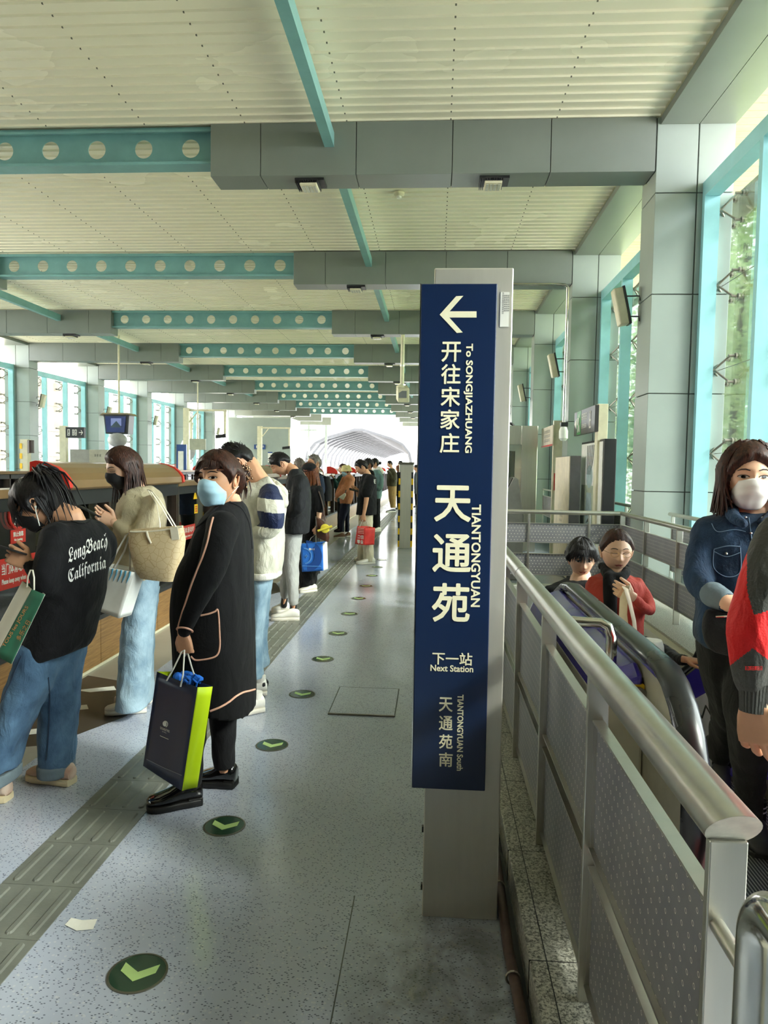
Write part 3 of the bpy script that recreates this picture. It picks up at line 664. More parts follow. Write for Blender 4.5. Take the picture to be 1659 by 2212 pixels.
# ================================================================ escalator
def escalator():
    t = thing('escalator', 'escalator coming up to the platform, with black handrails and purple balustrade', 'escalator', (1.11, 2.2, 0))
    pur = mat('purple_gloss', '#5546c4', .14, 0, .05, 2, coat=.6); crm = mat('cream_panel', '#cfc9ae', .4)
    rub = mat('handrail_rubber', '#151617', .28, 0, .06, 5, coat=.12)
    zt = .965
    path = [(8.0, -1.55), (6.0, -.40), (4.7, .35)] + [(4.7-1.0*u, .35+(zt-.35)*(1-(1-u)**1.9)) for u in (.25, .45, .65, .82, 1.0)] + [(3.3, zt), (2.9, zt), (2.35, zt)]
    cy, cz, r = 2.27, .62, .345
    path += [(cy-r*math.sin(a), cz+r*math.cos(a)) for a in np.linspace(.15, 2.9, 12)] + [(2.5, .27), (2.7, .27)]
    for X, sgn in ((.705, 1), (1.68, -1)):
        MB().tube([(X, y, z) for y, z in path], .042, 16, flat=.55).build('handrail', rub, t, smooth=True)
        inner = [(y, z-.03) for y, z in path[:-2]]
        poly = inner + [(2.3, .06), (3.4, .06), (8.0, -2.6)]
        cen = [(y, z) for y, z in poly]
        bl = MB().prism([(X-.016, y, z) for y, z in cen], (.032, 0, 0)).build('balustrade', pur if sgn < 0 else crm, t)
        rim = [(y, z) for y, z in inner]
        ofs = []
        for i in range(len(path)):
            a_, b_ = path[max(i-1, 0)], path[min(i+1, len(path)-1)]; ty, tz = b_[0]-a_[0], b_[1]-a_[1]; l_ = math.hypot(ty, tz); ofs.append((X, path[i][0]-tz/l_*.030, path[i][1]+ty/l_*.030))
        MB().tube(ofs, .024, 10, flat=.8).build('handrail_guide', M['chrome'], bl, smooth=True)
    # outer casing on the railing side: deck on top, end face toward the landing
    x0, x1 = .535, .684; top = .925
    prof = [(2.37, .02), (2.37, top-.03), (2.44, top), (3.9, top), (4.5, .62), (8.0, -1.42), (8.0, -2.6), (3.5, .02)]
    cm_ = MB().prism([(x0, y, z) for y, z in prof], (x1-x0, 0, 0))
    for i in (1, 2, 3, 4, 5): v = cm_.v[i]; cm_.v[i] = (v[0], v[1], v[2]-.055)
    cs = cm_.build('outer_casing', pur, t, bev=.02, seg=3)
    MB().box(x0-.001, x1+.001, 2.364, 2.44, .825, .866).build('yellow_band', M['yellow'], cs)
    MB().box(x0-.0015, x1+.0015, 2.363, 3.6, .36, .825).build('cream_panel', crm, cs, bev=.01)
    MB().box(x0-.002, x1+.002, 2.362, 3.5, .0, .36).build('kick_plate', M['steel'], cs, bev=.01)
    c = P(1376, 1508, 2.36); MB().tube([(c.x, 2.364, c.z), (c.x, 2.354, c.z)], .036, 24).build('speaker_grille', M['steel_dark'], cs)
    s_ = MB().box(x0+.04, x1-.01, 2.358, 2.3615, .40, .49).build('blue_notice', mat('blue_notice', '#1d4e86', .5), cs)
    mb = MB()
    for i in range(3): mb.box(x0+.11, x1-.03, 2.3565, 2.358, .47-.02*i, .474-.02*i)
    mb.build('notice_print', M['white'], s_)
    # advertising on the inner side of the far balustrade
    pn = mat('ad_panel', '#d7d6dc', .4); X = 1.66; q = [P_ for P_ in (PX(1497, 1462, X), PX(1510, 1447, X), PX(1512, 1560, X), PX(1500, 1590, X))]
    ad = MB().prism([(X-.004, 4.25, -.20), (X-.004, 4.25, .34), (X-.004, 4.85, .02), (X-.004, 4.85, -.52)], (.008, 0, 0)).build('ad_poster', pn, t)
    mb = MB(); mb.tube([(X-.006, 4.35, .12), (X-.006, 4.45, .15), (X-.006, 4.5, .06), (X-.006, 4.62, .08)], .006, 5)
    for y in (4.35, 4.75): mb.ball((X-.005, y, .12-.55*(y-4.2)), (.004, .05, .06)); mb.ball((X-.005, y, .03-.55*(y-4.2)), (.004, .09, .05))
    mb.build('ad_print', M['dark'], ad)
    # skirts, steps and landing
    st = NT('step_ridges'); v = st.obj(); s = st.n('ShaderNodeSeparateXYZ'); st.l(v, s.inputs[0]); fx = st.math('FRACT', st.math('DIVIDE', s.outputs[0], .0135))
    rd = st.math('GREATER_THAN', fx, .62); st.set(Base_Color=st.mix(rd, srgb('#141414'), srgb('#a9a7a0')), Metallic=st.math('MULTIPLY', rd, .8), Roughness=.4); st.bump(rd, .6, .006)
    xa, xb = .77, 1.64
    MB().box(xa, xb, 2.3, 3.35, -.1, .012).build('comb_plate', st.m, t)
    gm = NT('landing_grip'); v = gm.obj((1, 1, 1), rot=(0, 0, .785)); s = gm.n('ShaderNodeSeparateXYZ'); gm.l(v, s.inputs[0])
    fa = gm.math('GREATER_THAN', gm.math('FRACT', gm.math('DIVIDE', s.outputs[0], .018)), .78); fb = gm.math('GREATER_THAN', gm.math('FRACT', gm.math('DIVIDE', s.outputs[1], .03)), .8)
    gg = gm.math('MAXIMUM', fa, fb); gm.set(Base_Color=gm.mix(gg, srgb('#1a1a1a'), srgb('#8f8d86')), Metallic=.4, Roughness=.45)
    MB().box(.72, 1.74, 1.95, 2.3, -.05, .006).build('landing_plate', gm.m, t)
    z = 0.0; y = 3.35
    for dz in (.03, .09, .16, .2, .21, .21, .21, .21, .21, .21, .21):
        z -= dz; MB().box(xa, xb, y, y+.40, z-.22, z).build('step', st.m, t); y += .40
    for X in (.745, 1.645): MB().prism([(X, 2.3, .0), (X, 2.3, .14), (3.5*0+X, 3.4, .14), (X, 4.4, -.25), (X, 8.0, -2.3), (X, 8.0, -2.9), (X, 3.6, -.3)], (.012, 0, 0)).build('skirt', M['steel_dark'], t)
    return t
escalator()
# ================================================================ platform screen doors
brz = NT('bronze_grain'); v = brz.obj((1, .6, 14)); nz = brz.noise(v, 9, 4, .7); brz.set(Base_Color=brz.ramp(nz, [(.35, srgb('#7d5a33')), (.65, srgb('#a47d4c'))]), Roughness=.4); M['bronze_panel'] = brz.m
M['bronze'] = mat('bronze_paint', '#8a6c47', .3, .35, .06, 3, coat=.2); M['bronze_dark'] = mat('dark_bronze', '#3a2c22', .4, .3)
def psd(s, ya, housing, label, n, length):
    X = lambda x: mx(x, s); yb = ya+length; xf, xb = -2.53, -2.70
    t = thing('platform_screen_door' if housing else 'platform_gate', label, 'platform door', (X(-2.6), ya, 0), 'screen doors along the near platform edge' if s > 0 else 'screen doors along the opposite platform edge')
    bx = lambda mb, x0, x1, *r: mb.box(*sorted((X(x0), X(x1))), *r)
    b = MB(); m = 4 if housing else 3
    for i in range(m): bx(b, xb, xf, ya+length*i/m+.003, ya+length*(i+1)/m-.003, .02, .36)
    b.build('base_panel', M['bronze_panel'], t); bx(MB(), xb-.01, xf+.006, ya, yb, 0, .02).build('kick_strip', M['cream'], t)
    bx(MB(), xb, xf+.012, ya, yb, .36, .395).build('ledge', M['dark'], t)
    for y in ([ya+.02, ya+.78, yb-.8, yb-.02] if housing else [ya+.03, (ya+yb)/2, yb-.03]): bx(MB(), -2.66, -2.545, y-.018, y+.018, .395, 1.36).build('post', M['bronze_dark'], t)
    bx(MB(), -2.605, -2.592, ya+.02, yb-.02, .395, 1.33).build('glass_pane', M['gate_glass'], t)
    if housing:
        pr = [(-2.74, 1.36), (-2.74, 1.545), (-2.70, 1.555), (-2.64, 1.545), (-2.57, 1.515), (-2.52, 1.475), (-2.485, 1.43), (-2.478, 1.375), (-2.50, 1.36)]
        h = MB(); nseg = 2
        for i in range(nseg): h.prism([(X(x), ya+.05+(length-.1)*i/nseg+.004, z) for x, z in pr], (0, (length-.1)/nseg-.008, 0))
        h.build('door_housing', M['bronze'], t, bev=.004)
        e = MB(); pe = [(x*1.0+(.008 if x > -2.6 else -.008), z+.006) for x, z in pr]
        for y in (ya, yb-.05): e.prism([(X(x), y, z) for x, z in pe], (0, .05, 0))
        e.build('end_cap', M['red'], t)
        bx(MB(), -2.70, -2.53, ya+.03, yb-.03, 1.25, 1.36).build('drive_box', M['black'], t)
        MB().tube([(X(-2.476), ya+1.0, 1.405), (X(-2.468), ya+1.0, 1.405)], .016, 12).build('lock', M['chrome'], t)
    else:
        bx(MB(), -2.70, -2.53, ya, yb, 1.33, 1.385).build('top_rail', M['bronze'], t, bev=.008)
        bx(MB(), -2.66, -2.56, ya+.05, yb-.05, 1.25, 1.33).build('seal', M['black'], t)
    return t
nth = ['', 'first', 'second', 'third', 'fourth', 'fifth', 'sixth', 'seventh', 'eighth', 'ninth', 'tenth']
gates = {}
for k in range(-2, 9):
    y = 4.80+4.56*k
    nm = {-2: 'behind the viewpoint', -1: 'just left of the viewpoint'}.get(k)
    lb = {0: 'brown screen-door housing with a red end cap, nearest, behind the two women on their phones', 1: 'brown screen-door housing behind the man in the black zip jacket', 2: 'third brown screen-door housing, beyond the man in the black zip jacket'}.get(k, f'{nth[k+1]} brown red-capped screen-door housing along the near platform' if k > 0 else f'brown screen-door housing {nm}')
    psd(1, y, True, lb, k, 2.3)
    lb = {-1: 'low glass gate with brown top rail and red safety stickers, at the left edge', 0: 'low glass gate with brown rail and yellow stickers beyond the first red-capped housing'}.get(k, f'{nth[k+2]} low glass gate with brown rail along the near platform' if k > -1 else 'low glass gate behind the viewpoint')
    gates[k] = psd(1, y+2.3, False, lb, k, 2.26)
for k in range(1, 9):
    y = 4.38+4.56*(k-1)
    psd(-1, y, True, f'{nth[k]} brown red-capped screen-door housing across the tracks', k, 2.3); psd(-1, y+2.3, False, f'{nth[k]} low glass gate across the tracks', k, 2.26)
def sticker(par, px, py, w, h, m, txt=(), name='sticker', tm=None):
    c = PX(px, py, -2.588); s = MB().box(-2.5905, -2.589, c.y-w/2, c.y+w/2, c.z-h/2, c.z+h/2).build(name, m, par)
    mb = MB()
    for (ch, dy, dz, fw, fh) in txt: put_text(mb, ch, (-2.5885, c.y+dy, c.z+dz), (0, 1, 0), (0, 0, 1), 1, fit=(fw, fh), thick=.0012)
    if txt: mb.build('lettering', tm or M['white'], s, fix=False)
    return c
G = gates[-1]
c1, c2 = PX(4, 1230, -2.588), PX(56, 1230, -2.588); cs_ = PX(62, 1228, -2.588); wt_ = c2.y-c1.y
sticker(G, 62, 1228, (cs_.y-c1.y)*2+.06, .19, M['red'], [('当门体滑动时', (c1.y+c2.y)/2-cs_.y, .03, wt_, .066), ('Please keep away when', (c1.y+c2.y)/2-cs_.y, -.05, wt_, .04)])
sticker(G, 40, 1158, .165, .085, M['red'], [('禁止倚靠', 0, .014, .11, .03), ('No Leaning', 0, -.022, .09, .018)])
c = PX(38, 1112, -2.588); mb = MB()
mb.tube([(-2.588, c.y+.085*math.cos(a), c.z+.085*math.sin(a)) for a in np.linspace(0, 2*math.pi, 30)], .0105, 6, flat=1); mb.tube([(-2.588, c.y-.055, c.z+.062), (-2.588, c.y+.06, c.z-.062)], .009, 6)
s0 = mb.build('prohibition_sign', M['red'], G)
mb = MB(); mb.ball((-2.589, c.y+.005, c.z+.035), (.002, .012, .012)); mb.tube([(-2.589, c.y+.02, c.z-.06), (-2.589, c.y+.01, c.z+.02)], .006, 6, flat=.3).tube([(-2.589, c.y-.03, c.z-.06), (-2.589, c.y, c.z+.015)], .006, 6, flat=.3)
mb.build('figure', M['white'], s0)
G0 = gates[0]
cc = PX(422, 1068, -2.588); sticker(G0, 424, 1099, .11, .10, M['yellow'], [('≡', 0, .0, .07, .06)], tm=M['red'])
mb = MB().prism([(-2.589, cc.y-.06, cc.z-.05), (-2.589, cc.y+.06, cc.z-.05), (-2.589, cc.y, cc.z+.06)], (.001, 0, 0)); mb.build('warning_triangle', M['yellow'], G0)
sticker(G0, 405, 1150, .5, .15, M['red'], [('当门体滑动时', 0, .025, .42, .06), ('Please keep away when', 0, -.04, .4, .03)])
# ================================================================ posts, lamps, speakers
def hazard_post():
    t = thing('steel_post', 'square steel post with black and yellow hazard stripes, left of the sign pillar', 'post', (-.56, 14.1, 0))
    MB().box(-.69, -.42, 14.03, 14.3, 0, 1.62).build('body', MATS['pillar_steel'], t, bev=.01); MB().box(-.705, -.405, 14.015, 14.315, 1.62, 1.66).build('cap', M['steel_dark'], t)
    a, b = MB(), MB()
    for i in range(12):
        z = .03+i*.12
        for x in (-.692, -.45): (a if i % 2 == 0 else b).box(x, x+.032, 14.026, 14.06, z, z+.12)
        for x in (-.693, -.4195): (a if i % 2 == 0 else b).box(x, x+.0025, 14.03, 14.3, z, z+.12)
    a.build('yellow_stripe', M['yellow'], t); b.build('black_stripe', M['black'], t)
hazard_post()
def beam_lamps():
    t0 = None; n = ['nearest', 'second', 'third', 'fourth', 'fifth', 'sixth', 'seventh', 'eighth', 'ninth', 'tenth']
    for k in range(2, 11):
        Y = YK[k]
        for x, sd in ((-1.39, 'left-hand'), (.557, 'right-hand'), (-8.71, 'opposite-side')):
            if x < -5 and k < 4: continue
            lb = f'small square floodlight under the {n[k-2]} grey beam, ' + {'left-hand': 'the inner of its two', 'right-hand': 'the outer one toward the windows', 'opposite-side': 'on the opposite platform'}[sd]
            if t0 is None:
                t = t0 = thing('beam_floodlight', lb, 'lamp', (x, Y+.18, 4.6), 'small floodlights under the boxed beams')
                MB().box(x-.155, x+.155, Y+.06, Y+.30, 4.575, 4.6).build('mount_plate', M['dark'], t)
                h = MB()
                for i in range(14): h.box(x-.15+.018*i, x-.143+.018*i, Y+.05, Y+.31, 4.545, 4.578)
                h.build('heat_sink', M['dark'], t)
                MB().box(x-.10, x+.08, Y+.05, Y+.28, 4.52, 4.55).build('housing', M['cream'], t, bev=.008)
                l = MB()
                for i in range(4): l.box(x-.085+.04*i, x-.055+.04*i, Y+.08, Y+.25, 4.514, 4.521)
                l.build('lens', mat('lens_glass', '#cfd0c6', .1), t)
            else: copy_tree(t0, (x+1.39, Y-YK[2], 0), lb)
beam_lamps()
def speaker(x, y, z, s, lb, first=None):
    if first: return copy_tree(first, (x-first.location.x, y-first.location.y, z-first.location.z), lb)
    t = thing('column_speaker', lb, 'loudspeaker', (x, y, z), 'slim loudspeakers on the '+('right' if s > 0 else 'left')+' columns')
    u = V(-.28*s, 0, 1).normalized(); w = V(1*s, 0, .28).normalized(); d = V(0, 1, 0)
    u = V(.22*s*-1, .0, .97).normalized(); w = u.cross(d).normalized()
    c = V(x, y, z)
    MB().obox(c, w*.055, d*.075, u*.20).build('cabinet', M['cream'], t, bev=.02, seg=3)
    MB().obox(c+w*.058*(1 if w.x*s > 0 else -1), w*.012, d*.08, u*.205).build('back_plate', M['dark'], t)
    b = MB(); e = V(x+.20*s, y+.02, z)
    for dz in (.12, -.1): b.tube([c+u*dz, V(x+.20*s, y, z+dz), V(x+.21*s, y, z+dz-.05)], .008, 6)
    b.build('bracket', M['dark'], t); return t
nn = ['nearest', 'second', 'third', 'fourth', 'fifth', 'sixth']
f_ = None
for i, k in enumerate((2, 3, 4, 5, 6)):
    Y = YK[k]+.42; o = speaker(1.97, Y, 3.33, 1, f'slim cream loudspeaker angled off the {nn[i]} right-hand column', f_); f_ = f_ or o
f_ = None
for i, k in enumerate((5, 6, 7, 8, 9)):
    Y = YK[k]+.3; o = speaker(-12.02, Y, 3.42, -1, f'slim loudspeaker on the left-hand columns, {nn[i]} one in view', f_); f_ = f_ or o
sd = thing('smoke_detector', 'small cream smoke detector on the ceiling beyond the first beam', 'detector', (-.55, 9.15, 5.1))
c = PZ(862, 421, 5.12); sd.location = c; ORG[sd] = c.copy()
MB().tube([c+V(0, 0, .03), c, c-V(0, 0, .02)], [.07, .07, .05], 16).build('body', M['cream'], sd, smooth=True); MB().tube([c-V(0, 0, .02), c-V(0, 0, .045)], [.035, .03], 14).build('sensor', M['white'], sd)
def cctv(x, y, ztop, zbot, lb):
    t = thing('ceiling_camera', lb, 'camera', (x, y, ztop)); MB().tube([(x, y, ztop), (x, y, zbot)], .045, 14).build('drop_pole', M['cream'], t, smooth=True)
    MB().tube([(x, y, zbot+.06), (x, y, zbot+.02)], .085, 16).tube([(x, y, zbot+.5), (x, y, zbot+.46)], .055, 14).build('collar', M['steel'], t)
    MB().obox((x+.02, y-.05, zbot-.17), V(.13, .02, 0), V(-.03, .17, .05), V(0, -.04, .16)).ball((x-.03, y-.1, zbot-.05), (.1, .1, .1)).build('housing', M['cream'], t, bev=.02, seg=2)
    MB().obox((x+.03, y-.24, zbot-.2), V(.09, .0, 0), V(0, .01, .0), V(0, 0, .08)).build('lens_window', mat('lens_window', '#7d7f83', .15), t)
cctv(-.80, 17.0, 4.6, 3.42, 'white camera hanging on a long pole beside the top of the sign pillar')
def conduit():
    t = thing('conduit_lamp', 'steel conduit running down the second right column to a white lamp', 'lamp', (2.1, 12.3, 2.3))
    MB().tube([(.9, 12.30, 4.58), (1.9, 12.30, 4.58), (2.06, 12.30, 4.57), (2.10, 12.30, 4.53), (2.10, 12.30, 2.35)], .025, 10).build('pipe', M['chrome'], t, smooth=True)
    MB().box(2.05, 2.16, 12.25, 12.36, 2.27, 2.34).build('junction_box', M['dark'], t); MB().tube([(2.1, 12.3, 2.27), (2.1, 12.3, 2.20), (2.1, 12.3, 2.08), (2.1, 12.3, 2.04)], [.05, .075, .075, .04], 16).build('lamp_globe', mat('lamp_white', '#f2f2ec', .3), t, smooth=True)
conduit()
# ================================================================ right side furniture
def lift():
    t = thing('lift', 'stainless steel lift enclosure with a glass door behind the crossing rail', 'lift', (1.2, 14.5, 0))
    MB().box(.5, 1.62, 14.0, 14.12, 2.02, 2.38).box(1.62, 1.92, 14.0, 15.8, 0, 2.38).box(.2, .5, 14.0, 15.8, 0, 2.38).box(.2, 1.92, 15.8, 15.9, 0, 2.38).build('enclosure', M['steel'], t, bev=.01)
    MB().box(1.50, 1.62, 14.0, 14.1, 0, 2.02).box(.5, 1.5, 14.0, 14.08, 1.9, 2.02).build('door_frame', M['chrome'], t); MB().box(.5, 1.5, 14.04, 14.06, 1.0, 1.9).build('door_glass', M['glass'], t)
    MB().box(.5, 1.5, 14.02, 14.08, 0, 1.0).build('kick_panel', M['steel'], t); MB().tube([(.95, 14.2, 2.38), (1.05, 14.2, 2.48), (1.25, 14.2, 2.50), (1.45, 14.2, 2.42), (1.5, 14.2, 2.36)], .025, 8).build('cable_bundle', M['black'], t)
lift()
k_ = thing('ticket_kiosk', 'grey slant-topped machine behind the crossing rail by the lift', 'machine', (.95, 10.4, 0))
MB().prism([(.92, 10.3, 0), (1.25, 10.3, 0), (1.25, 10.3, .9), (1.16, 10.3, 1.42), (1.10, 10.3, 1.45), (.90, 10.3, 1.02)], (0, .5, 0)).build('body', mat('kiosk_grey', '#9c9a95', .4), k_, bev=.015)
MB().prism([(.905, 10.34, 1.05), (1.09, 10.34, 1.43), (1.085, 10.34, 1.44), (.898, 10.34, 1.06)], (0, .42, 0)).build('screen', M['black'], k_)
a_ = thing('advertising_box', 'tall black advertising lightbox with a pale artwork on its side, beyond the crossing rail', 'advertising box', (2.12, 10.1, 0))
MB().box(2.13, 2.28, 9.45, 10.9, 0, 1.96).build('case', M['black'], a_, bev=.006)
po = MB().box(2.12, 2.131, 9.5, 10.85, .3, 1.93).build('poster', mat('poster_white', '#ecebe4', .3), a_)
mb = MB(); mb.box(2.1185, 2.12, 9.85, 10.8, .3, 1.35); mb.build('painted_ground', mat('poster_sage', '#a9b39a', .5, 0, .25, 5), po)
mb = MB(); mb.ball((2.119, 10.25, 1.47), (.003, .2, .16)); mb.prism([(2.1182, 9.98, .35), (2.1182, 10.52, .35), (2.1182, 10.42, 1.25), (2.1182, 10.1, 1.25)], (.001, 0, 0)); mb.build('painted_figure', mat('poster_blue', '#9fb3b5', .5, 0, .2, 8), po)
mb = MB()
for j in range(4): mb.prism([(2.117, 10.1, .92-.1*j), (2.117, 10.25, 1.0-.1*j), (2.117, 10.4, .92-.1*j), (2.117, 10.25, .95-.1*j)], (.001, 0, 0))
for j in range(5): mb.tube([(2.118, 10.0+.1*j, 1.9), (2.118, 10.05+.09*j, 1.7), (2.118, 10.2+.05*j, 1.5)], .006, 4)
mb.build('painted_strokes', mat('poster_ink', '#3b4038', .6), po)
p_ = thing('sign_board', 'upright grey and cream board standing left of the black advertising box', 'sign', (1.97, 11, 0))
MB().box(1.90, 2.05, 10.5, 11.7, 0, 1.76).build('board', mat('board_grey', '#7d7c80', .45), p_, bev=.005); fc = MB().box(1.888, 1.90, 10.5, 11.7, .02, 1.75).build('cream_face', mat('board_cream', '#efe2cd', .5), p_)
mb = MB()
for i in range(5): strokes(mb, (1.887, 11.0+.05*i, .95-.07*i), (0, -1, 0), (0, 0, 1), .25, .03, 6, i)
mb.build('print', mat('print_grey', '#9a8f84', .6), fc, fix=False)
def post_sign(x, y, lb, black):
    t = thing('wayfinding_sign', lb, 'sign', (x, y, 0))
    if black:
        MB().box(x+.03, x+.16, y, y+.16, 0, 2.42).build('post', M['cream'], t, bev=.006)
        pl = MB().box(x-.02, x+.03, y-.05, y+1.35, 2.06, 2.40).build('sign_box', mat('sign_charcoal', '#3c3a3b', .35), t)
        MB().box(x-.023, x-.02, y+.85, y+1.12, 2.065, 2.395).build('green_square', mat('exit_green', '#3f8f4f', .4), pl)
        mb = MB(); X = x-.0245; mb.ball((X, y+.97, 2.33), (.001, .03, .03)).tube([(X, y+.97, 2.30), (X, y+.97, 2.2)], .02, 6).tube([(X, y+.97, 2.2), (X, y+1.03, 2.1)], .012, 6).tube([(X, y+.97, 2.2), (X, y+.91, 2.1)], .012, 6)
        mb.build('running_figure', M['white'], pl, fix=False); mb = MB()
        mb.prism([(X, y+1.31, 2.23), (X, y+1.16, 2.31), (X, y+1.16, 2.25), (X, y+1.14, 2.25), (X, y+1.14, 2.21), (X, y+1.16, 2.21), (X, y+1.16, 2.15)], (.001, 0, 0)); mb.build('arrow_symbol', M['white'], pl, fix=False)
        mb = MB(); strokes(mb, (X, y+.62, 2.30), (0, -1, 0), (0, 0, 1), .36, .09, 4, 3); strokes(mb, (X, y+.62, 2.17), (0, -1, 0), (0, 0, 1), .34, .06, 6, 4); strokes(mb, (X, y+.22, 2.23), (0, -1, 0), (0, 0, 1), .16, .24, 1, 5); mb.build('lettering', M['white'], pl, fix=False)
    else:
        MB().box(x, x+.2, y, y+.1, 0, 2.42).build('post', M['cream'], t, bev=.006)
        pl = MB().box(x-.02, x, y-.02, y+1.3, 1.98, 2.34).build('sign_board', mat('board_cream', '#efe2cd', .5), t); MB().box(x-.022, x-.02, y-.02, y+1.3, 1.98, 2.01).build('red_band', M['red'], pl)
        mb = MB()
        for i in range(3): strokes(mb, (x-.023, y+.6, 2.25-.08*i), (0, -1, 0), (0, 0, 1), .7, .05, 9, i)
        mb.build('print', M['dark'], pl, fix=False)
        MB().box(x+.03, x+.17, y-.012, y, 1.2, 1.5).build('red_notice', M['red'], t)
post_sign(2.06, 9.7, 'dark exit sign with arrow and running figure on a cream post by the windows', True)
post_sign(2.05, 13.0, 'cream notice board with a red lower band on a post by the lift', False)
# ================================================================ opposite platform furniture
def monitor(x, y, z, lb):
    t = thing('hanging_monitor', lb, 'monitor', (x, y, z)); MB().prism([(x-.36, y, z+.30), (x+.36, y, z+.30), (x+.46, y, z+.27), (x+.36, y, z+.34), (x-.36, y, z+.34), (x-.46, y, z+.27)], (0, .5, 0)).build('hood', mat('hood_tan', '#8f7f5e', .5), t)
    MB().prism([(x-.36, y+.05, z+.3), (x-.30, y+.05, z-.24), (x+.34, y+.05, z-.24), (x+.38, y+.05, z+.3)], (0, .35, 0)).build('case', M['dark'], t)
    sc = MB().prism([(x-.31, y+.03, z+.25), (x-.27, y+.03, z-.2), (x+.24, y+.03, z-.2), (x+.29, y+.03, z+.25)], (0, .02, 0)).build('screen', mat('screen_blue', '#26315c', .2, emit='#33448c', es=.03), t)
    MB().box(x-.14, x+.16, y+.022, y+.03, z-.02, z+.19).build('screen_image', mat('screen_pic', '#7682b8', .3, emit='#8f9ad0', es=.04), sc); MB().prism([(x-.16, y+.02, z-.06), (x+.17, y+.02, z-.06), (x+.02, y+.02, z+.12)], (0, .002, 0)).build('screen_mountain', mat('screen_dark', '#3a4d5a', .3), sc)
    MB().ball((x+.1, y-.1, z-.42), (.28, .2, .2)).build('camera_dome', mat('dome_grey', '#a9a9ab', .3), t, smooth=True)
    MB().tube([(x, y+.25, z+.3), (x, y+.25, 5.14)], .03, 8).build('drop_pole', M['cream'], t)
monitor(-8.95, 20.0, 2.62, 'hooded monitor with a blue screen hanging over the opposite platform')
def dsign(x, y, z, w, lb, txt, post=True):
    t = thing('direction_sign', lb, 'sign', (x, y, 0)); b = MB().box(x, x+w, y, y+.1, z, z+.27).build('sign_box', M['black'], t)
    mb = MB(); strokes(mb, (x+w*.16, y-.003, z+.135), (1, 0, 0), (0, 0, 1), w*.2, .17, 1, 1); strokes(mb, (x+w*.48, y-.003, z+.135), (1, 0, 0), (0, 0, 1), w*.3, .16, 2, 2); put_text(mb, '→', (x+w*.83, y-.003, z+.135), (1, 0, 0), (0, 0, 1), 1, fit=(w*.22, .13)); mb.build('lettering', M['white'], b, fix=False)
    MB().box(x-.16, x, y, y+.12, 0, z+.3).build('post', M['cream'], t); return t
dsign(-9.35, 18.0, 2.18, .48, 'black direction sign with white symbols on a cream post across the tracks', 'B出口→')
c_ = thing('equipment_cabinet', 'grey two-door cabinet standing below the black direction sign', 'cabinet', (-9.1, 18.6, 0)); MB().box(-9.5, -8.98, 18.5, 19, 0, 1.9).build('body', mat('cab_grey', '#9b9a93', .45), c_, bev=.006); MB().box(-8.98, -8.5, 18.49, 19, 0, 1.9).build('door', mat('cab_cream', '#bdb8a3', .45), c_, bev=.006)
mb = MB(); strokes(mb, (-8.75, 18.488, 1.75), (1, 0, 0), (0, 0, 1), .2, .06, 3, 8); mb.build('print', M['dark'], c_, fix=False)
y_ = thing('signal_post', 'yellow and cream striped post with a dark lamp head across the tracks', 'post', (-9.2, 15.6, 0)); MB().box(-9.15, -8.98, 15.6, 15.75, 0, 2.05).build('post', M['cream'], y_); mb = MB()
for i in range(8): mb.box(-9.16, -9.10, 15.594, 15.6, .3+.22*i, .42+.22*i)
mb.build('yellow_mark', M['yellow'], y_); MB().tube([(-8.9, 15.6, 1.75), (-8.9, 15.6, 2.03)], .07, 12).build('lamp_head', mat('lamp_brown', '#3a2620', .4), y_)
def gantry(x, y, z, lb, fan=True):
    t = thing('camera_gantry', lb, 'gantry', (x, y, 0)); MB().box(x-.12, x+.12, y, y+.2, 0, z).build('post', M['cream'], t); MB().box(x, x+1.7, y+.06, y+.12, z-.12, z-.04).tube([(x+.1, y+.09, z-.6), (x+.5, y+.09, z-.1)], .025, 6).build('arm', M['cream'], t)
    MB().box(x+1.6, x+1.68, y+.04, y+.14, z-1.1, z-.08).build('drop_arm', M['cream'], t); MB().obox((x+1.5, y+.0, z-1.15), V(.2, .05, .03), V(0, .09, 0), V(0, 0, .07)).build('camera', M['dark'], t)
gantry(-10.4, 30.0, 3.9, 'cream post with a side arm holding a camera across the tracks'); gantry(-9.6, 39.5, 3.7, 'farther cream gantry post with a camera arm across the tracks')
w_ = thing('wall_fan', 'white and grey fan hung on the gantry past the hanging monitor', 'fan', (-9.3, 30.5, 2.0)); MB().ball((-10.65, 31, 2.22), (.35, .16, .5)).build('guard', mat('fan_grey', '#b5b4b6', .4), w_, smooth=True); MB().tube([(-10.65, 31.1, 2.2), (-10.65, 31.4, 2.2), (-10.65, 31.4, 3.6)], .04, 8).build('bracket', M['cream'], w_)
b_ = thing('hanging_board', 'blank grey board hanging near the gantry across the tracks', 'sign', (-10.5, 26.5, 2.2)); MB().box(-9.05, -8.45, 26.5, 26.56, 2.1, 2.5).build('board', mat('board_olive', '#a8a894', .5), b_); MB().tube([(-8.75, 26.53, 2.5), (-8.75, 26.53, 5.145)], .025, 8).build('rod', M['cream'], b_)
s_ = thing('blue_sign_stand', 'narrow blue and white standing sign across the tracks', 'sign', (-9.6, 27, 0)); MB().box(-9.72, -9.35, 27, 27.1, 0, 2.3).build('board', mat('navy_board', '#2b4a86', .4), s_); MB().box(-9.66, -9.45, 26.99, 27, 1.2, 2.05).build('white_panel', M['white'], s_)
r_ = thing('wall_sign', 'dark blue sign on the far grey room across the tracks', 'sign', (-9.9, 41.55, 2.6)); MB().box(-10.4, -9.75, 41.55, 41.6, 2.5, 2.76).build('plate', mat('navy_board', '#2b4a86', .4), r_)
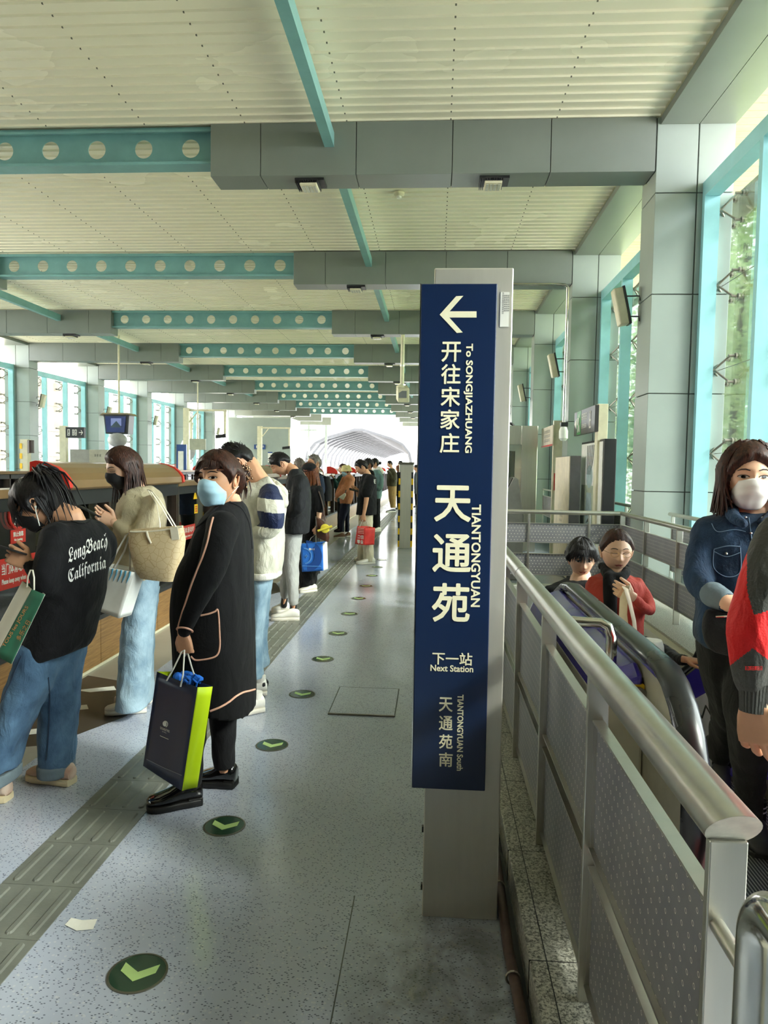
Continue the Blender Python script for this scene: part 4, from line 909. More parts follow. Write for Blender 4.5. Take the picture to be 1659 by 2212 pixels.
mb = MB(); strokes(mb, (-9.93, 41.545, 2.66), (1, 0, 0), (0, 0, 1), .26, .11, 2, 9); strokes(mb, (-10.25, 41.545, 2.63), (1, 0, 0), (0, 0, 1), .14, .15, 1, 4); mb.build('lettering', M['white'], r_, fix=False)
n_ = thing('wall_notice', 'white notice sheet on the far grey room across the tracks', 'notice', (-9.5, 41.57, 1.9)); MB().box(-9.60, -9.33, 41.57, 41.6, 1.75, 2.35).build('sheet', M['white'], n_); MB().box(-9.60, -9.33, 41.56, 41.57, 2.28, 2.35).build('blue_header', mat('navy_board', '#2b4a86', .4), n_)
# ================================================================ people: shared builders
def skinm(n, c):
    t = NT(n); v = t.obj(); nz = t.noise(v, 14, 4, .6); b = srgb(c)
    t.set(Base_Color=t.ramp(nz, [(.3, tuple(x*.9 for x in b)), (.7, tuple(min(1, x*1.06) for x in b))]), Roughness=.45); t.b.inputs['Specular IOR Level'].default_value = .4
    return t.m
SK = skinm('skin_warm', '#d6a07c'); SKP = skinm('skin_pale', '#e3b596')
LIP = mat('lip', '#a8524a', .4); EYEW = mat('eye_white', '#e8e2da', .25); EYEB = mat('eye_dark', '#1c120e', .15); BROW = mat('brow', '#2a1d18', .7)
def hairm(n, c, c2):
    t = NT(n); v = t.obj((60, 60, 9)); nz = t.noise(v, 2.0, 4, .65)
    t.set(Base_Color=t.ramp(nz, [(.35, srgb(c)), (.68, srgb(c2))]), Roughness=.46); t.bump(nz, .6, .004); t.b.inputs['Specular IOR Level'].default_value = .3
    return t.m
HB = hairm('hair_black', '#0b0909', '#1c1718'); HBR = hairm('hair_dark_brown', '#1c0f0c', '#4c2a1c'); HGR = hairm('hair_grey', '#4d443e', '#8b8178'); HLB = hairm('hair_chestnut', '#3d1d0e', '#8a4c25')
def cloth(n, c, rough=.85, var=.12, vs=9, bump=.25, c2=None, stretch=(1, 1, 1), bs=240):
    if n in MATS: return MATS[n]
    t = NT(n); v = t.obj(stretch); nz = t.noise(v, vs, 5, .6); b = srgb(c); h = srgb(c2) if c2 else tuple(min(1, x*(1+var)) for x in b)
    t.set(Base_Color=t.ramp(nz, [(.32, tuple(x*(1-var) for x in b)), (.68, h)]), Roughness=rough)
    t.b.inputs['Sheen Weight'].default_value = .03; t.b.inputs['Specular IOR Level'].default_value = .25
    fine = t.noise(t.obj(), bs, 2, .5); fold = t.noise(t.obj((1, 1, .5)), 15, 3, .55, .8)
    t.bump(t.math('ADD', t.math('MULTIPLY', fine, .10), fold), bump, .022); MATS[n] = t.m; return t.m
BLACK = cloth('black_knit', '#0b0b0d', .9, .3, 12, .35); BLACKT = cloth('black_cotton', '#131316', .85, .25, 10, .5)
DENIM = cloth('denim_blue', '#35506e', .85, .25, 4, .6, c2='#5f7f9d'); DENIML = cloth('denim_light', '#6f8fa6', .85, .2, 4, .6, c2='#a9c0cd'); DENIMD = cloth('denim_shirt', '#17273c', .8, .25, 6, .7, c2='#2b425e')
WHITEC = cloth('white_cloth', '#e4e1d8', .8, .06, 8, .5); BLKP = cloth('black_trouser', '#0c0c0f', .85, .3, 12, .4)
SOLEW = mat('white_sole', '#e2ddd0', .5); PAT = mat('patent_leather', '#0a0a0b', .08, 0, .0, coat=.8); SOLEB = mat('black_sole', '#131312', .5)
def smooth01(x): x = np.clip(x, 0, 1); return x*x*(3-2*x)
NLO, NLA = 80, 56
_az = np.linspace(-np.pi, np.pi, NLO, endpoint=False); _el = np.linspace(-np.pi/2+.02, np.pi/2-.02, NLA)
_AZ, _EL = np.meshgrid(_az, _el); HD = np.stack([np.cos(_EL)*np.sin(_AZ), np.cos(_EL)*np.cos(_AZ), np.sin(_EL)], -1).reshape(-1, 3)
HAZ = np.abs(_AZ).reshape(-1); HAZS = _AZ.reshape(-1)
def head_shape(d, wid=1.0, nose=1.0):
    x, y, z = d[:, 0], d[:, 1], d[:, 2]; a, b, c = .0735*wid, .094, .1125
    px, py, pz = a*x, b*y, c*z; t = np.clip(-z, 0, 1)
    px = px*(1-.26*t**1.4); py = np.where(y < 0, py*(1-.45*t**1.1), py*(1-.10*t)); px = px*(1+.05*np.exp(-((z-.1)/.35)**2))
    fr = smooth01((y-.15)/.35); g = lambda cx, cz, sx, sz: np.exp(-((px-cx)/sx)**2-((pz-cz)/sz)**2)
    dy = np.zeros_like(px)
    py = py - fr*np.clip(py-.088, 0, 1)*.6
    dy += nose*(.010*g(0, .006, .009, .022)+.021*g(0, -.022, .0125, .016)+.007*(g(.013, -.029, .008, .008)+g(-.013, -.029, .008, .008)))
    dy -= .009*(g(.031, .012, .017, .012)+g(-.031, .012, .017, .012)); dy += .004*g(0, .034, .045, .010)
    dy += .004*(g(.040, -.018, .02, .018)+g(-.040, -.018, .02, .018)); dy += .006*g(0, -.052, .022, .007)+.006*g(0, -.066, .020, .007)-.003*g(0, -.0585, .024, .004)
    dy += .007*g(0, -.093, .022, .016); dy -= .004*g(0, -.078, .02, .006)
    return np.stack([px, py+fr*dy, pz], -1)
def gridfaces(mask=None):
    f = []
    for i in range(NLA-1):
        for j in range(NLO):
            k = (j+1) % NLO; q = (i*NLO+j, i*NLO+k, (i+1)*NLO+k, (i+1)*NLO+j)
            if mask is None or any(mask[v] for v in q): f.append(q)
    return f
def frame_from(fwd, roll=0.0):
    f = V(fwd).normalized(); r = f.cross(V(0, 0, 1)).normalized(); u = r.cross(f).normalized()
    if roll: q = Matrix.Rotation(roll, 3, f); r = q @ r; u = q @ u
    return Matrix((r, f, u)).transposed()
def facing(c, th, pitch=0., roll=0.):
    """head axes looking th degrees round from the camera toward picture-left, pitch degrees up"""
    v = V(-c.x, -c.y, 0).normalized(); l = V(v.y, -v.x, 0); a = math.radians(th); h = math.cos(a)*v + math.sin(a)*l; p = math.radians(pitch)
    return frame_from(math.cos(p)*h + V(0, 0, math.sin(p)), math.radians(roll))
class Head:
    def __init__(s, c, R, scale=1.0, wid=1.0, nose=1.0): s.c, s.R, s.k, s.wid, s.nose = V(c), R, scale, wid, nose; s.Rn = np.array(R)
    def w(s, p): return s.c + s.R @ (V(p)*s.k)
    def W(s, a): return (np.asarray(a)*s.k) @ s.Rn.T + np.array(s.c)
    def surf(s, az, el, off=0.): d = np.array([[math.cos(el)*math.sin(az), math.cos(el)*math.cos(az), math.sin(el)]]); p = head_shape(d, s.wid, s.nose)[0]; return V(p*(1+off/np.linalg.norm(p)))
    def at(s, x, z, off=0.):    # point on the face at local x, z
        el = math.asin(max(-.99, min(.99, z/.1125))); az = math.asin(max(-.99, min(.99, x/(.0735*s.wid*max(.2, math.cos(el))*(1-.26*max(0, -math.sin(el))**1.4)))))
        p = s.surf(az, el); p.y += off; return s.w(p)
    def skin(s, mb):
        mb.add(s.W(head_shape(HD, s.wid, s.nose)).tolist(), gridfaces())
        for sx in (1, -1):      # ears
            e = [s.w((sx*(.0745*s.wid+.010*math.sin(t)*.7+.004), -.004-.016*math.cos(t)-.004*math.sin(t), -.004+.030*math.sin(t)*(1 if math.sin(t) > 0 else .95))) for t in np.linspace(0, 2*math.pi, 15)]
            mb.tube(e, .0048*s.k, 6); mb.ball(s.w((sx*.0745*s.wid, -.006, -.006)), (.006*s.k, .012*s.k, .022*s.k), 8, 6)
    def face(s, par, eyes='open', mouth=True, brow=BROW, lip=LIP, dark=EYEB):
        for sx in (1, -1):
            e = MB(); p = s.at(sx*.031, .011, -.0015); r = s.R
            def pt(x, z, o): q = s.at(sx*.031+x, .011+z, o); return q
            if eyes == 'open':
                ring = [(.0145*math.cos(t), (.0052 if math.sin(t) > 0 else .0042)*math.sin(t)) for t in np.linspace(0, 2*math.pi, 16, endpoint=False)]
                e.add([pt(x, z, .0012) for x, z in ring]+[pt(0, 0, .0028)], [(i, (i+1) % 16, 16) for i in range(16)]); eo = e.build('eye', EYEW, par, smooth=True)
                i_ = MB(); i_.add([pt(.0068*math.cos(t), .0058*math.sin(t)*.9, .0036) for t in np.linspace(0, 2*math.pi, 14, endpoint=False)]+[pt(0, 0, .0042)], [(i, (i+1) % 14, 14) for i in range(14)]); i_.build('iris', dark, eo, smooth=True)
                l = MB().tube([pt(.0165*math.cos(t), .0064*math.sin(t)-.0003, .0028) for t in np.linspace(.05, math.pi-.05, 9)], .0013*s.k, 5)
            else:
                l = MB().tube([pt(.0165*math.cos(t), -.005*math.sin(t)+.002, .0022) for t in np.linspace(.05, math.pi-.05, 9)], .0012*s.k, 5); eo = par
            l.build('eyelid', BROW, par)
            MB().tube([s.at(sx*x, z, .0015) for x, z in ((.014, .0335), (.026, .0375), (.038, .0365), (.048, .031))], [.0018*s.k, .0026*s.k, .0024*s.k, .001*s.k], 6).build('eyebrow', brow, par)
        if mouth:
            up = [(-.024, -.0575), (-.012, -.0545), (-.004, -.0525), (0, -.0535), (.004, -.0525), (.012, -.0545), (.024, -.0575)]; lo = [(.014, -.065), (0, -.0685), (-.014, -.065)]
            m = MB(); m.add([s.at(x, z, .0015) for x, z in up+lo], [tuple(range(10))]); m.build('lips', lip, par); MB().tube([s.at(x, -.0585, .0022) for x in (-.024, -.012, 0, .012, .024)], .0009, 4).build('mouth_line', BROW, par)
    def cap(s, par, m, line, thick=.02, rough=.12, name='hair', locks=None, crown=0., seed=1, soft=.24):
        """hair grown out of the head surface above the hairline; line = [(abs azimuth deg, elevation z)]"""
        az = np.degrees(HAZ); zl = np.interp(az, [a for a, _ in line], [b for _, b in line]); lin = (HD[:, 2]-zl)/soft; cov = smooth01(lin)
        strand = np.sin(HAZS*43+2*np.sin(HD[:, 2]*9)+seed)*.5+np.sin(HAZS*71+HD[:, 2]*5)*.5
        off = np.where(lin > 0, .0012+thick*cov*(1+rough*strand), np.clip(.02*lin, -.004, 0))+crown*smooth01((HD[:, 2]-.2)/.8)
        p = head_shape(HD, s.wid, s.nose); p = p*(1+off/np.linalg.norm(p, axis=1))[:, None]
        mb = MB(); mb.add(s.W(p).tolist(), gridfaces(lin > 0))
        if locks: locks(s, mb, np.random.default_rng(seed))
        return mb.build(name, m, par, smooth=50, fix=False)
    def mask(s, par, m, mb_loops=True, w=.062, top=-.004, bot=-.103, pleat=True, name='face_mask'):
        nu, nv = 25, 17; pts = []
        for j in range(nv):
            v = j/(nv-1); z = top+(bot-top)*v
            for i in range(nu):
                u = -1+2*i/(nu-1); x = w*math.sin(u*1.42)*(1-.10*abs(v-.45))*(1-.34*max(0, (v-.55)/.45)**2); cen = math.exp(-(u/.42)**2)
                zz = z + (.013*cen*(1-v) if True else 0) + .006*abs(u)*(-1 if v > .5 else 0)*-1
                bul = .108-.020*abs(v-.38)**1.2 - .075*abs(u)**2.5 + (.012*cen*math.exp(-((v-.30)/.3)**2)) - .018*v*v*(1-abs(u))
                if pleat: bul += .0042*(abs(math.sin(v*9.5))-.5)*(1-abs(u)**3)
                pts.append(s.w((x, bul, zz)))
        f = [(j*nu+i, j*nu+i+1, (j+1)*nu+i+1, (j+1)*nu+i) for j in range(nv-1) for i in range(nu-1)]
        mb = MB(); mb.add(pts, f); o = mb.build(name, m, par, smooth=True, fix=False); sd = o.modifiers.new('t', 'SOLIDIFY'); sd.thickness = .002
        lp = MB()
        for i in (0, nu-1):
            sx = -1 if i == 0 else 1; a, b = pts[2*nu+i], pts[(nv-3)*nu+i]; e1 = s.w((sx*(.080*s.wid), -.010, .022)); e2 = s.w((sx*(.081*s.wid), -.018, -.025))
            lp.tube([a, s.w((sx*.078*s.wid, .03, .006)), e1], .0016, 5).tube([b, s.w((sx*.079*s.wid, .025, -.055)), e2], .0016, 5)
        lp.build('ear_loop', M['white'] if m is not MATS.get('mask_black') else m, o); return o
def cr(secs, n=4):
    a = np.array(secs, float); m = len(a); out = []
    for i in range(m-1):
        p0, p1, p2, p3 = a[max(i-1, 0)], a[i], a[i+1], a[min(i+2, m-1)]
        for k in range(n):
            t = k/n; out.append(.5*((2*p1)+(-p0+p2)*t+(2*p0-5*p1+4*p2-p3)*t*t+(-p0+3*p1-3*p2+p3)*t**3))
    out.append(a[-1]); return out
class Z:
    """picture coordinates read off an enlarged crop"""
    def __init__(s, ox, oy, k, Y): s.ox, s.oy, s.k, s.Y = ox, oy, k, Y
    def px(s, x, y): return s.ox+x/s.k, s.oy+y/s.k
    def p(s, x, y, dY=0.): return P(*s.px(x, y), s.Y+dY)
    def r(s, v): return v/s.k*s.Y/F
    def trunk(s, mb, secs, sc=1.0, n=28, e=2.3, cut=None):
        """secs: (x left, x right, y, half depth, depth offset, slope)"""
        full = [tuple(q)+(0,)*(6-len(q)) for q in secs]; L = []
        for (xl, xr, y, b, dY, sl) in cr(full):
            c = s.p((xl+xr)/2, y, dY); hw = s.r((xr-xl)/2)*sc; L.append((c, V(hw, 0, -s.r(sl)), V(0, b*sc, 0), e))
        mb.loft(L, n); return mb
    def chain(s, mb, pts, sc=1.0, n=14, sub=2):   # (x, y, dY, r)
        q = cr(pts, sub+1); ps = [s.p(a, b, c) for a, b, c, d in q]; rs = [s.r(d)*sc for a, b, c, d in q]
        mb.limb(ps, rs, n); return mb
def wrinkle(me, amp=.006, fz=1., seed=0, grow=0.):
    n = len(me.vertices); co = np.empty(n*3); me.vertices.foreach_get('co', co); co = co.reshape(-1, 3); no = np.empty(n*3); me.vertices.foreach_get('normal', no); no = no.reshape(-1, 3)
    g = np.random.default_rng(seed); d = np.zeros(n)
    for _ in range(9):
        k = g.normal(0, 1, 3)*np.array([34, 34, 30*fz]); ph = g.uniform(0, 6.28); d += (1-2*np.abs(np.sin(co @ k*.5+ph+1.3*np.sin(co @ (k[[1, 2, 0]]*.31)))))*g.uniform(.4, 1)
    d = d/4.5; co = co+no*(amp*d+grow)[:, None]; me.vertices.foreach_set('co', co.reshape(-1)); me.update(); return me
def garment(name, mb, m, par, vox=.011, amp=.006, fz=1., seed=0, smooth=2, grow=0.):
    me = remesh(mb, vox, smooth); wrinkle(me, amp, fz, seed, grow); return mesh_obj(name, me, m, par)
def hand(mb, wrist, d, palm, thumb, curl=.4, k=1.0, spread=.012, len_=1.0):
    """palm and five fingers; d = toward the knuckles, palm = palm normal, thumb = side the thumb is on"""
    w = V(wrist); d = V(d).normalized(); s = V(thumb); s = (s-s.dot(d)*d).normalized(); pn = V(palm); pn = (pn-pn.dot(d)*d-pn.dot(s)*s).normalized()
    L = []
    for t, hw, th in ((-.02, .026, .020), (.0, .027, .019), (.03, .036, .017), (.06, .040, .015), (.082, .039, .013)): L.append((w+d*t*k+pn*.004*t/.08*k, s*hw*k, pn*th*k, 2.6))
    mb.loft(L, 16)
    for i, (l, off) in enumerate(((.066, .029), (.075, .010), (.070, -.010), (.055, -.028))):
        p = w+d*(.076-.004*abs(i-1))*k+s*off*k; dd = (d+s*((1.5-i)*spread*4)).normalized(); pts = [p]; rs = [.0092*k]
        c = curl if isinstance(curl, (int, float)) else curl[i]; tot = 0
        for sg, ang in ((.44, 55), (.32, 70), (.24, 50)):
            tot += math.radians(ang)*c; q = math.cos(tot)*dd+math.sin(tot)*pn; p = p+q*l*sg*k*len_; pts.append(p); rs.append((.0085, .0078, .0068)[len(pts)-2]*k)
        mb.limb(pts, rs, 10)
    b = w+d*.018*k+s*.026*k; q = (d*.62+s*.62+pn*.35).normalized(); q2 = (d*.85+s*.15+pn*.5*(curl if isinstance(curl, (int, float)) else .5)).normalized()
    mb.limb([b, b+q*.038*k, b+q*.038*k+q2*.030*k, b+q*.038*k+q2*.052*k], [.0135*k, .0112*k, .0098*k, .0082*k], 10)
    return mb
def shoe(par, heel, toe, m, sole, h=.075, w=.048, sole_h=.024, heel_h=0., ankle=None, extra=None, name='shoe'):
    a, b = V(heel), V(toe); a.z = b.z = min(a.z, b.z); d = (b-a); L = d.length; d.normalize(); s = V(-d.y, d.x, 0); z = V(0, 0, 1)
    ss = []; 
    for t, ww, hh in ((0, .62, .80), (.06, .78, 1.0), (.25, .84, 1.12), (.42, .86, .95), (.6, .98, .68), (.8, 1.0, .50), (.94, .78, .40), (1.0, .45, .26)):
        ss.append((a+d*L*t+z*(sole_h*.8+h*hh*.5), s*w*ww, z*h*hh*.5, 2.5))
    up = MB().loft(ss, 22).build(name, m, par, smooth=60)
    so = []
    for t, ww in ((0, .66), (.05, .82), (.25, .88), (.42, .88), (.6, 1.02), (.8, 1.04), (.94, .84), (1.0, .5)): so.append((a+d*L*t+z*(sole_h/2+.0005), s*w*ww*1.05, z*sole_h/2, 6))
    MB().loft(so, 22).build('sole', sole, up, smooth=40)
    if heel_h:
        MB().obox(a+d*L*.14+z*heel_h/2, d*L*.14, s*w*.8, z*heel_h/2).build('heel', sole, up, bev=.006)
    return up
BVHS = {}
def bvh(o):
    if o not in BVHS:
        g = V(ORG.get(o, (0, 0, 0))); BVHS[o] = BVHTree.FromPolygons([v.co+g for v in o.data.vertices], [tuple(p.vertices) for p in o.data.polygons])
    return BVHS[o]
def onto(o, px, py, off=.003):
    """the spot of o's surface seen at a picture position"""
    r = V(ray(px, py)).normalized(); h = bvh(o).ray_cast(V(0, 0, HC), r, 60)
    return (h[0]-r*off) if h[0] is not None else None
def seam(o, pts, r, m, par, name='piping', n=40, off=.001, flat=.5):
    q = cr([(a, b) for a, b in pts], 10); w = [onto(o, a, b, off) for a, b in q]; w = [x for x in w if x is not None]
    if len(w) > 2: return MB().tube(w, r, 6, flat=1).build(name, m, par, smooth=True)
def print_on(o, s, cx, cy, w, h, slope, m, par, name='print', off=.003, shear=0., arc=0., **kw):
    vs, fs = text_geo(s, 1, **kw); xs = [v.x for v in vs]; ys = [v.y for v in vs]; mx0, mx1, my0, my1 = min(xs), max(xs), min(ys), max(ys); out = []
    for v in vs:
        u = (v.x-mx0)/(mx1-mx0)-.5; t = (v.y-my0)/(my1-my0)-.5; out.append(onto(o, cx+u*w+shear*t, cy-t*h+slope*u*w-arc*(.25-u*u)*4, off))
    ok = [i for i, p in enumerate(out) if p is not None]
    f2 = [f for f in fs if all(out[i] is not None for i in f) and max((out[i]-out[f[0]]).length for i in f) < .05]
    mb = MB(); mb.add([p if p is not None else V(0, 0, -9) for p in out], f2); used = sorted({i for f in f2 for i in f}); mp = {a: b for b, a in enumerate(used)}
    mb.v = [tuple(out[i]) for i in used]; mb.f = [tuple(mp[i] for i in f) for f in f2]
    if mb.f: return mb.build(name, m, par, fix=False)
def figure(label, loc, group='people waiting on the platform'):
    return thing('person', label, 'person', loc, group)
def body(par, head, parts, vox, m=SK, hands=(), hv=.0026):
    """one skin surface: head, neck and whatever parts(mb) adds"""
    mb = MB(); parts(mb); me = remesh(mb, vox, 2); hb = MB()
    if head: head.skin(hb)
    for h in hands:
        q = MB(); h(q) if callable(h) else hand(q, *h); hm_ = remesh(q, hv, 3); hb.add([v.co.copy() for v in hm_.vertices], [tuple(p.vertices) for p in hm_.polygons]); bpy.data.meshes.remove(hm_)
    n0 = len(me.vertices); vs = [v.co.copy() for v in me.vertices]+[V(v) for v in hb.v]; fs = [tuple(p.vertices) for p in me.polygons]+[tuple(i+n0 for i in f) for f in hb.f]
    bpy.data.meshes.remove(me); m2 = bpy.data.meshes.new('body'); m2.from_pydata(vs, [], fs); m2.update()
    bm = bmesh.new(); bm.from_mesh(m2); bmesh.ops.recalc_face_normals(bm, faces=bm.faces); bm.to_mesh(m2); bm.free()
    return mesh_obj('body', m2, m, par)
def lock(mb, pts, r0, r1=.0006, n=5):
    k = len(pts); mb.tube(pts, [r0+(r1-r0)*(i/(k-1))**1.4 for i in range(k)], n)
def strands_down(azr, length, r=.006, n=120, el=.75, out=.018, sway=.02, taper=.001):
    def fn(h, mb, g):
        for i in range(n):
            a = math.radians(g.uniform(*azr)); e0 = g.uniform(el-.2, el+.3); L = length*g.uniform(.82, 1.05); pts = []
            for e in np.linspace(e0, -.15, 4): pts.append(h.w(h.surf(a, e, out*g.uniform(.85, 1.15))))
            p = pts[-1]; sd = V(g.normal(0, sway), g.normal(0, sway), 0)
            for t in (.2, .45, .72, 1.0): pts.append(p+V(0, 0, -L*t)+sd*t)
            lock(mb, pts, r*g.uniform(.7, 1.2), taper)
    return fn
def bangs(n=40, azr=(-50, 50), top=.85, z=.036, r=.0045, out=.014, fwd=.006):
    def fn(h, mb, g):
        for i in range(n):
            a = math.radians(g.uniform(*azr)); b = a*g.uniform(1.0, 1.15); e1 = math.asin(max(-.9, min(.9, (z+g.normal(0, .004))/.1125))); pts = [h.w(h.surf(a+(b-a)*t, e0, out+fwd*t)) for t, e0 in zip((0, .35, .7, 1), np.linspace(math.asin(top), e1, 4))]
            lock(mb, pts, r*g.uniform(.7, 1.2))
    return fn
def both(*fs):
    def fn(h, mb, g):
        for f in fs: f(h, mb, g)
    return fn
def tufts(n=120, L=.03, r=.004, elr=(.35, 1.3), lean=(0, .02, .01)):
    def fn(h, mb, g):
        for i in range(n):
            a = g.uniform(-math.pi, math.pi); e = g.uniform(*elr); p = h.surf(a, e, .012); q = p*(1+L*.5/p.length)+V(lean)*.5*g.uniform(.3, 1.2); w = p*(1+L*.8/p.length)+V(lean)*g.uniform(.5, 1.5)+V(g.normal(0, .006), g.normal(0, .006), g.normal(0, .004)); lock(mb, [h.w(p), h.w(q), h.w(w)], r*g.uniform(.7, 1.2))
    return fn
MASKB = mat('mask_blue', '#a9cfe0', .7, 0, .05, 30); MASKK = mat('mask_black', '#121214', .8); MASKW = mat('mask_white', '#e9e4e0', .7)
def phone(c, d, up, lb, k=1.0, group='phones in hands'):
    t = thing('phone', lb, 'phone', V(c), group); d = V(d).normalized(); u = V(up); u = (u-u.dot(d)*d).normalized(); s = d.cross(u)
    MB().obox(c, d*.074*k, s*.036*k, u*.004*k).build('body', M['dark'], t, bev=.002); MB().obox(V(c)+u*.0045*k, d*.070*k, s*.033*k, u*.0005).build('screen', M['black'], t); return t
def paper_bag(name, lb, cat, quad, depth, front, side, handles=None, hm=None, tilt=None):
    """open carrier bag: quad = front face corners (top left, top right, bottom right, bottom left); depth = vector to the back face"""
    tl, tr, br, bl = [V(q) for q in quad]; d = V(depth); c = (bl+br+d)/2
    t = thing(name, lb, cat, (c.x, c.y, min(bl.z, br.z))); th = .0016; n = (tr-tl).cross(bl-tl).normalized()
    def wall(nm, a, b, c_, e, m):
        k = 10; mb = MB(); nn = (b-a).cross(e-a).normalized(); vs = []
        for j in range(k+1):
            for i in range(k+1):
                u, v = i/k, j/k; p = (a*(1-u)+b*u)*(1-v)+(e*(1-u)+c_*u)*v; vs.append(p+nn*(.004*math.sin(u*3.14)*math.sin(v*5+len(nm))+.003*math.sin(u*9+v*4)*math.sin(u*3.14)*math.sin(v*3.14)))
        mb.add(vs, [(j*(k+1)+i, j*(k+1)+i+1, (j+1)*(k+1)+i+1, (j+1)*(k+1)+i) for j in range(k) for i in range(k)])
        o = mb.build(nm, m, t, smooth=True, fix=False); sm = o.modifiers.new('t', 'SOLIDIFY'); sm.thickness = th; sm.offset = 0; return o
    fo = wall('front_panel', tl, tr, br, bl, front); wall('back_panel', tl+d, tr+d, br+d, bl+d, front); wall('side_panel', tr, tr+d, br+d, br, side); wall('side_panel', tl, tl+d, bl+d, bl, side)
    MB().add([bl, br, br+d, bl+d], [(0, 1, 2, 3)]).build('base', front, t, fix=False)
    for hp in (handles or []): MB().tube(hp, .0035, 8).build('handle', hm or M['white'], t, smooth=True)
    return t, fo
HL_S = [(0, .58), (35, .52), (62, .30), (74, -.12), (84, -.10), (90, .10), (112, .05), (125, -.35), (150, -.62), (180, -.66)]   # short cut
HL_L = [(0, .55), (40, .45), (62, .15), (74, -.3), (80, -.35), (88, .05), (112, .0), (122, -.6), (150, -.85), (180, -.9)]
# ---------------------------------------------------------------- the woman in the long black coat
def woman_black():
    z = Z(300, 930, 2.665, 3.28); par = figure('woman in a long black coat with pink piping and a blue mask, looking back', (z.p(470, 1950).x, 3.28, 0))
    hc = z.p(462, 292, -.02); hd = Head(hc, facing(hc, 38, 2, 4), 1.06, 1.08)
    def parts(mb):
        z.chain(mb, [(520, 390, .03, 62), (535, 470, .05, 72), (500, 640, 0, 110)], 1.0)
        z.trunk(mb, [(390, 600, 560, .13), (290, 630, 800, .16), (260, 630, 1000, .15), (280, 620, 1300, .13)], .8)
        z.chain(mb, [(482, 570, -.13, 55), (462, 660, -.2, 48), (425, 780, -.25, 44), (365, 900, -.27, 40), (300, 1060, -.26, 33), (262, 1150, -.25, 30), (258, 1168, -.24, 29)])
        z.trunk(mb, [(400, 560, 1200, .1, .06), (395, 570, 1600, .085, .08), (415, 560, 1780, .075, .09), (440, 545, 1960, .06, .09)], .55); z.trunk(mb, [(260, 430, 1200, .1, -.1), (235, 400, 1600, .09, -.15), (235, 375, 1850, .075, -.17), (250, 350, 2060, .06, -.18)], .55)
    body(par, hd, parts, .005, hands=[(z.p(258, 1172, -.24), (.10, -.02, -1), (.35, .9, 0), (-.9, .35, -.10), [.8, .95, 1.0, 1.05], 1.0)])
    hd.face(par, mouth=False)
    hd.mask(par, MASKB, top=-.006, bot=-.108)
    def bun(h, mb, g):
        for i in range(70):
            a = g.uniform(-2.6, 2.6); e = g.uniform(.1, 1.2); tgt = V(-.026, -.120, .03)+V(g.normal(0, .012), g.normal(0, .01), g.normal(0, .018)); p0 = h.surf(a, e, .016); p1 = h.surf(a*.5+math.copysign(1.57, a), e*.6+.1, .022)
            lock(mb, [h.w(p0), h.w((p0+p1)/2*1.06), h.w(p1), h.w(tgt)], .005)
        for i in range(26):
            t = g.uniform(0, 6.28); c = V(-.028, -.120, .028); r = g.uniform(.018, .040); lock(mb, [h.w(c+V(r*math.cos(t+q), g.normal(0, .012)-.006, r*1.2*math.sin(t+q))) for q in (0, .9, 1.8, 2.7)], .0055)
        mb.ball(h.w(V(-.028, -.112, .028)), (.038, .030, .042), 14, 10)
        for i in range(14): x = g.normal(-.030, .02); lock(mb, [h.w(V(x, -.125, .0)), h.w(V(x*1.1, -.128, -.04)), h.w(V(x*1.15, -.115, -.08+g.normal(0, .01)))], .004)
    hr = hd.cap(par, HBR, [(0, .52), (40, .42), (62, .12), (72, -.15), (80, -.05), (90, .12), (112, .02), (125, -.4), (150, -.62), (180, -.66)], .024, .1, locks=both(bangs(85, (-58, 62), .92, .044, .0034, .015, .005), bun), seed=2)
    cl = MB(); g = np.random.default_rng(8)
    for i in range(46): c = hd.w(V(-.062+g.normal(0, .006), -.118+g.normal(0, .014), .042+g.normal(0, .022))); cl.ball(c, g.uniform(.003, .006), 6, 4)
    cl.build('hair_clip', mat('jewel_clip', '#8c6a4c', .15, .7, .5, 200), hr)
    MB().tube([hd.w((.080+.004*math.cos(t), -.004+.010*math.sin(t), -.044+.012*math.cos(t))) for t in np.linspace(0, 5.6, 12)], .0014, 5).build('earring', mat('gold', '#c9963f', .2, 1), par)
    mb = MB()
    z.trunk(mb, [(452, 592, 402, .075, .04), (425, 612, 440, .13, .04), (375, 628, 500, .19, .02), (335, 640, 580, .215), (290, 652, 690, .225), (232, 657, 800, .24), (206, 660, 920, .25), (196, 661, 1040, .25), (203, 664, 1160, .245), (212, 667, 1320, .24), (222, 671, 1450, .24, 0, 20), (232, 672, 1552, .24, 0, 62)])
    ct = garment('coat', mb, BLACK, par, .011, .0035, .5, 3)
    sl = MB(); z.chain(sl, [(480, 560, -.15, 100), (462, 640, -.21, 88), (425, 780, -.25, 82), (365, 900, -.27, 74), (300, 1060, -.26, 52), (264, 1150, -.25, 42)])
    st = garment('coat_sleeve', sl, BLACK, ct, .010, .004, .6, 5)
    sf = MB(); z.chain(sf, [(480, 560, .15, 95), (420, 800, .2, 80), (300, 950, .1, 60)]); garment('coat_sleeve', sf, BLACK, ct, .014, .004, .6, 6)
    pk = mat('pink_trim', '#d9a68e', .7)
    Q = lambda L: [z.px(a, b) for a, b in L]
    seam(st, Q([(428, 500), (412, 560), (395, 640), (370, 720), (338, 800), (303, 890), (270, 990), (243, 1070), (226, 1135)]), .0048, pk, st)
    MB().tube([z.p(264+45*math.cos(a), 1150+14*math.sin(a)+8*math.cos(a), -.25+.042*math.sin(a)) for a in np.linspace(0, 2*math.pi, 24)], .0045, 6).build('cuff_piping', pk, st, smooth=True)
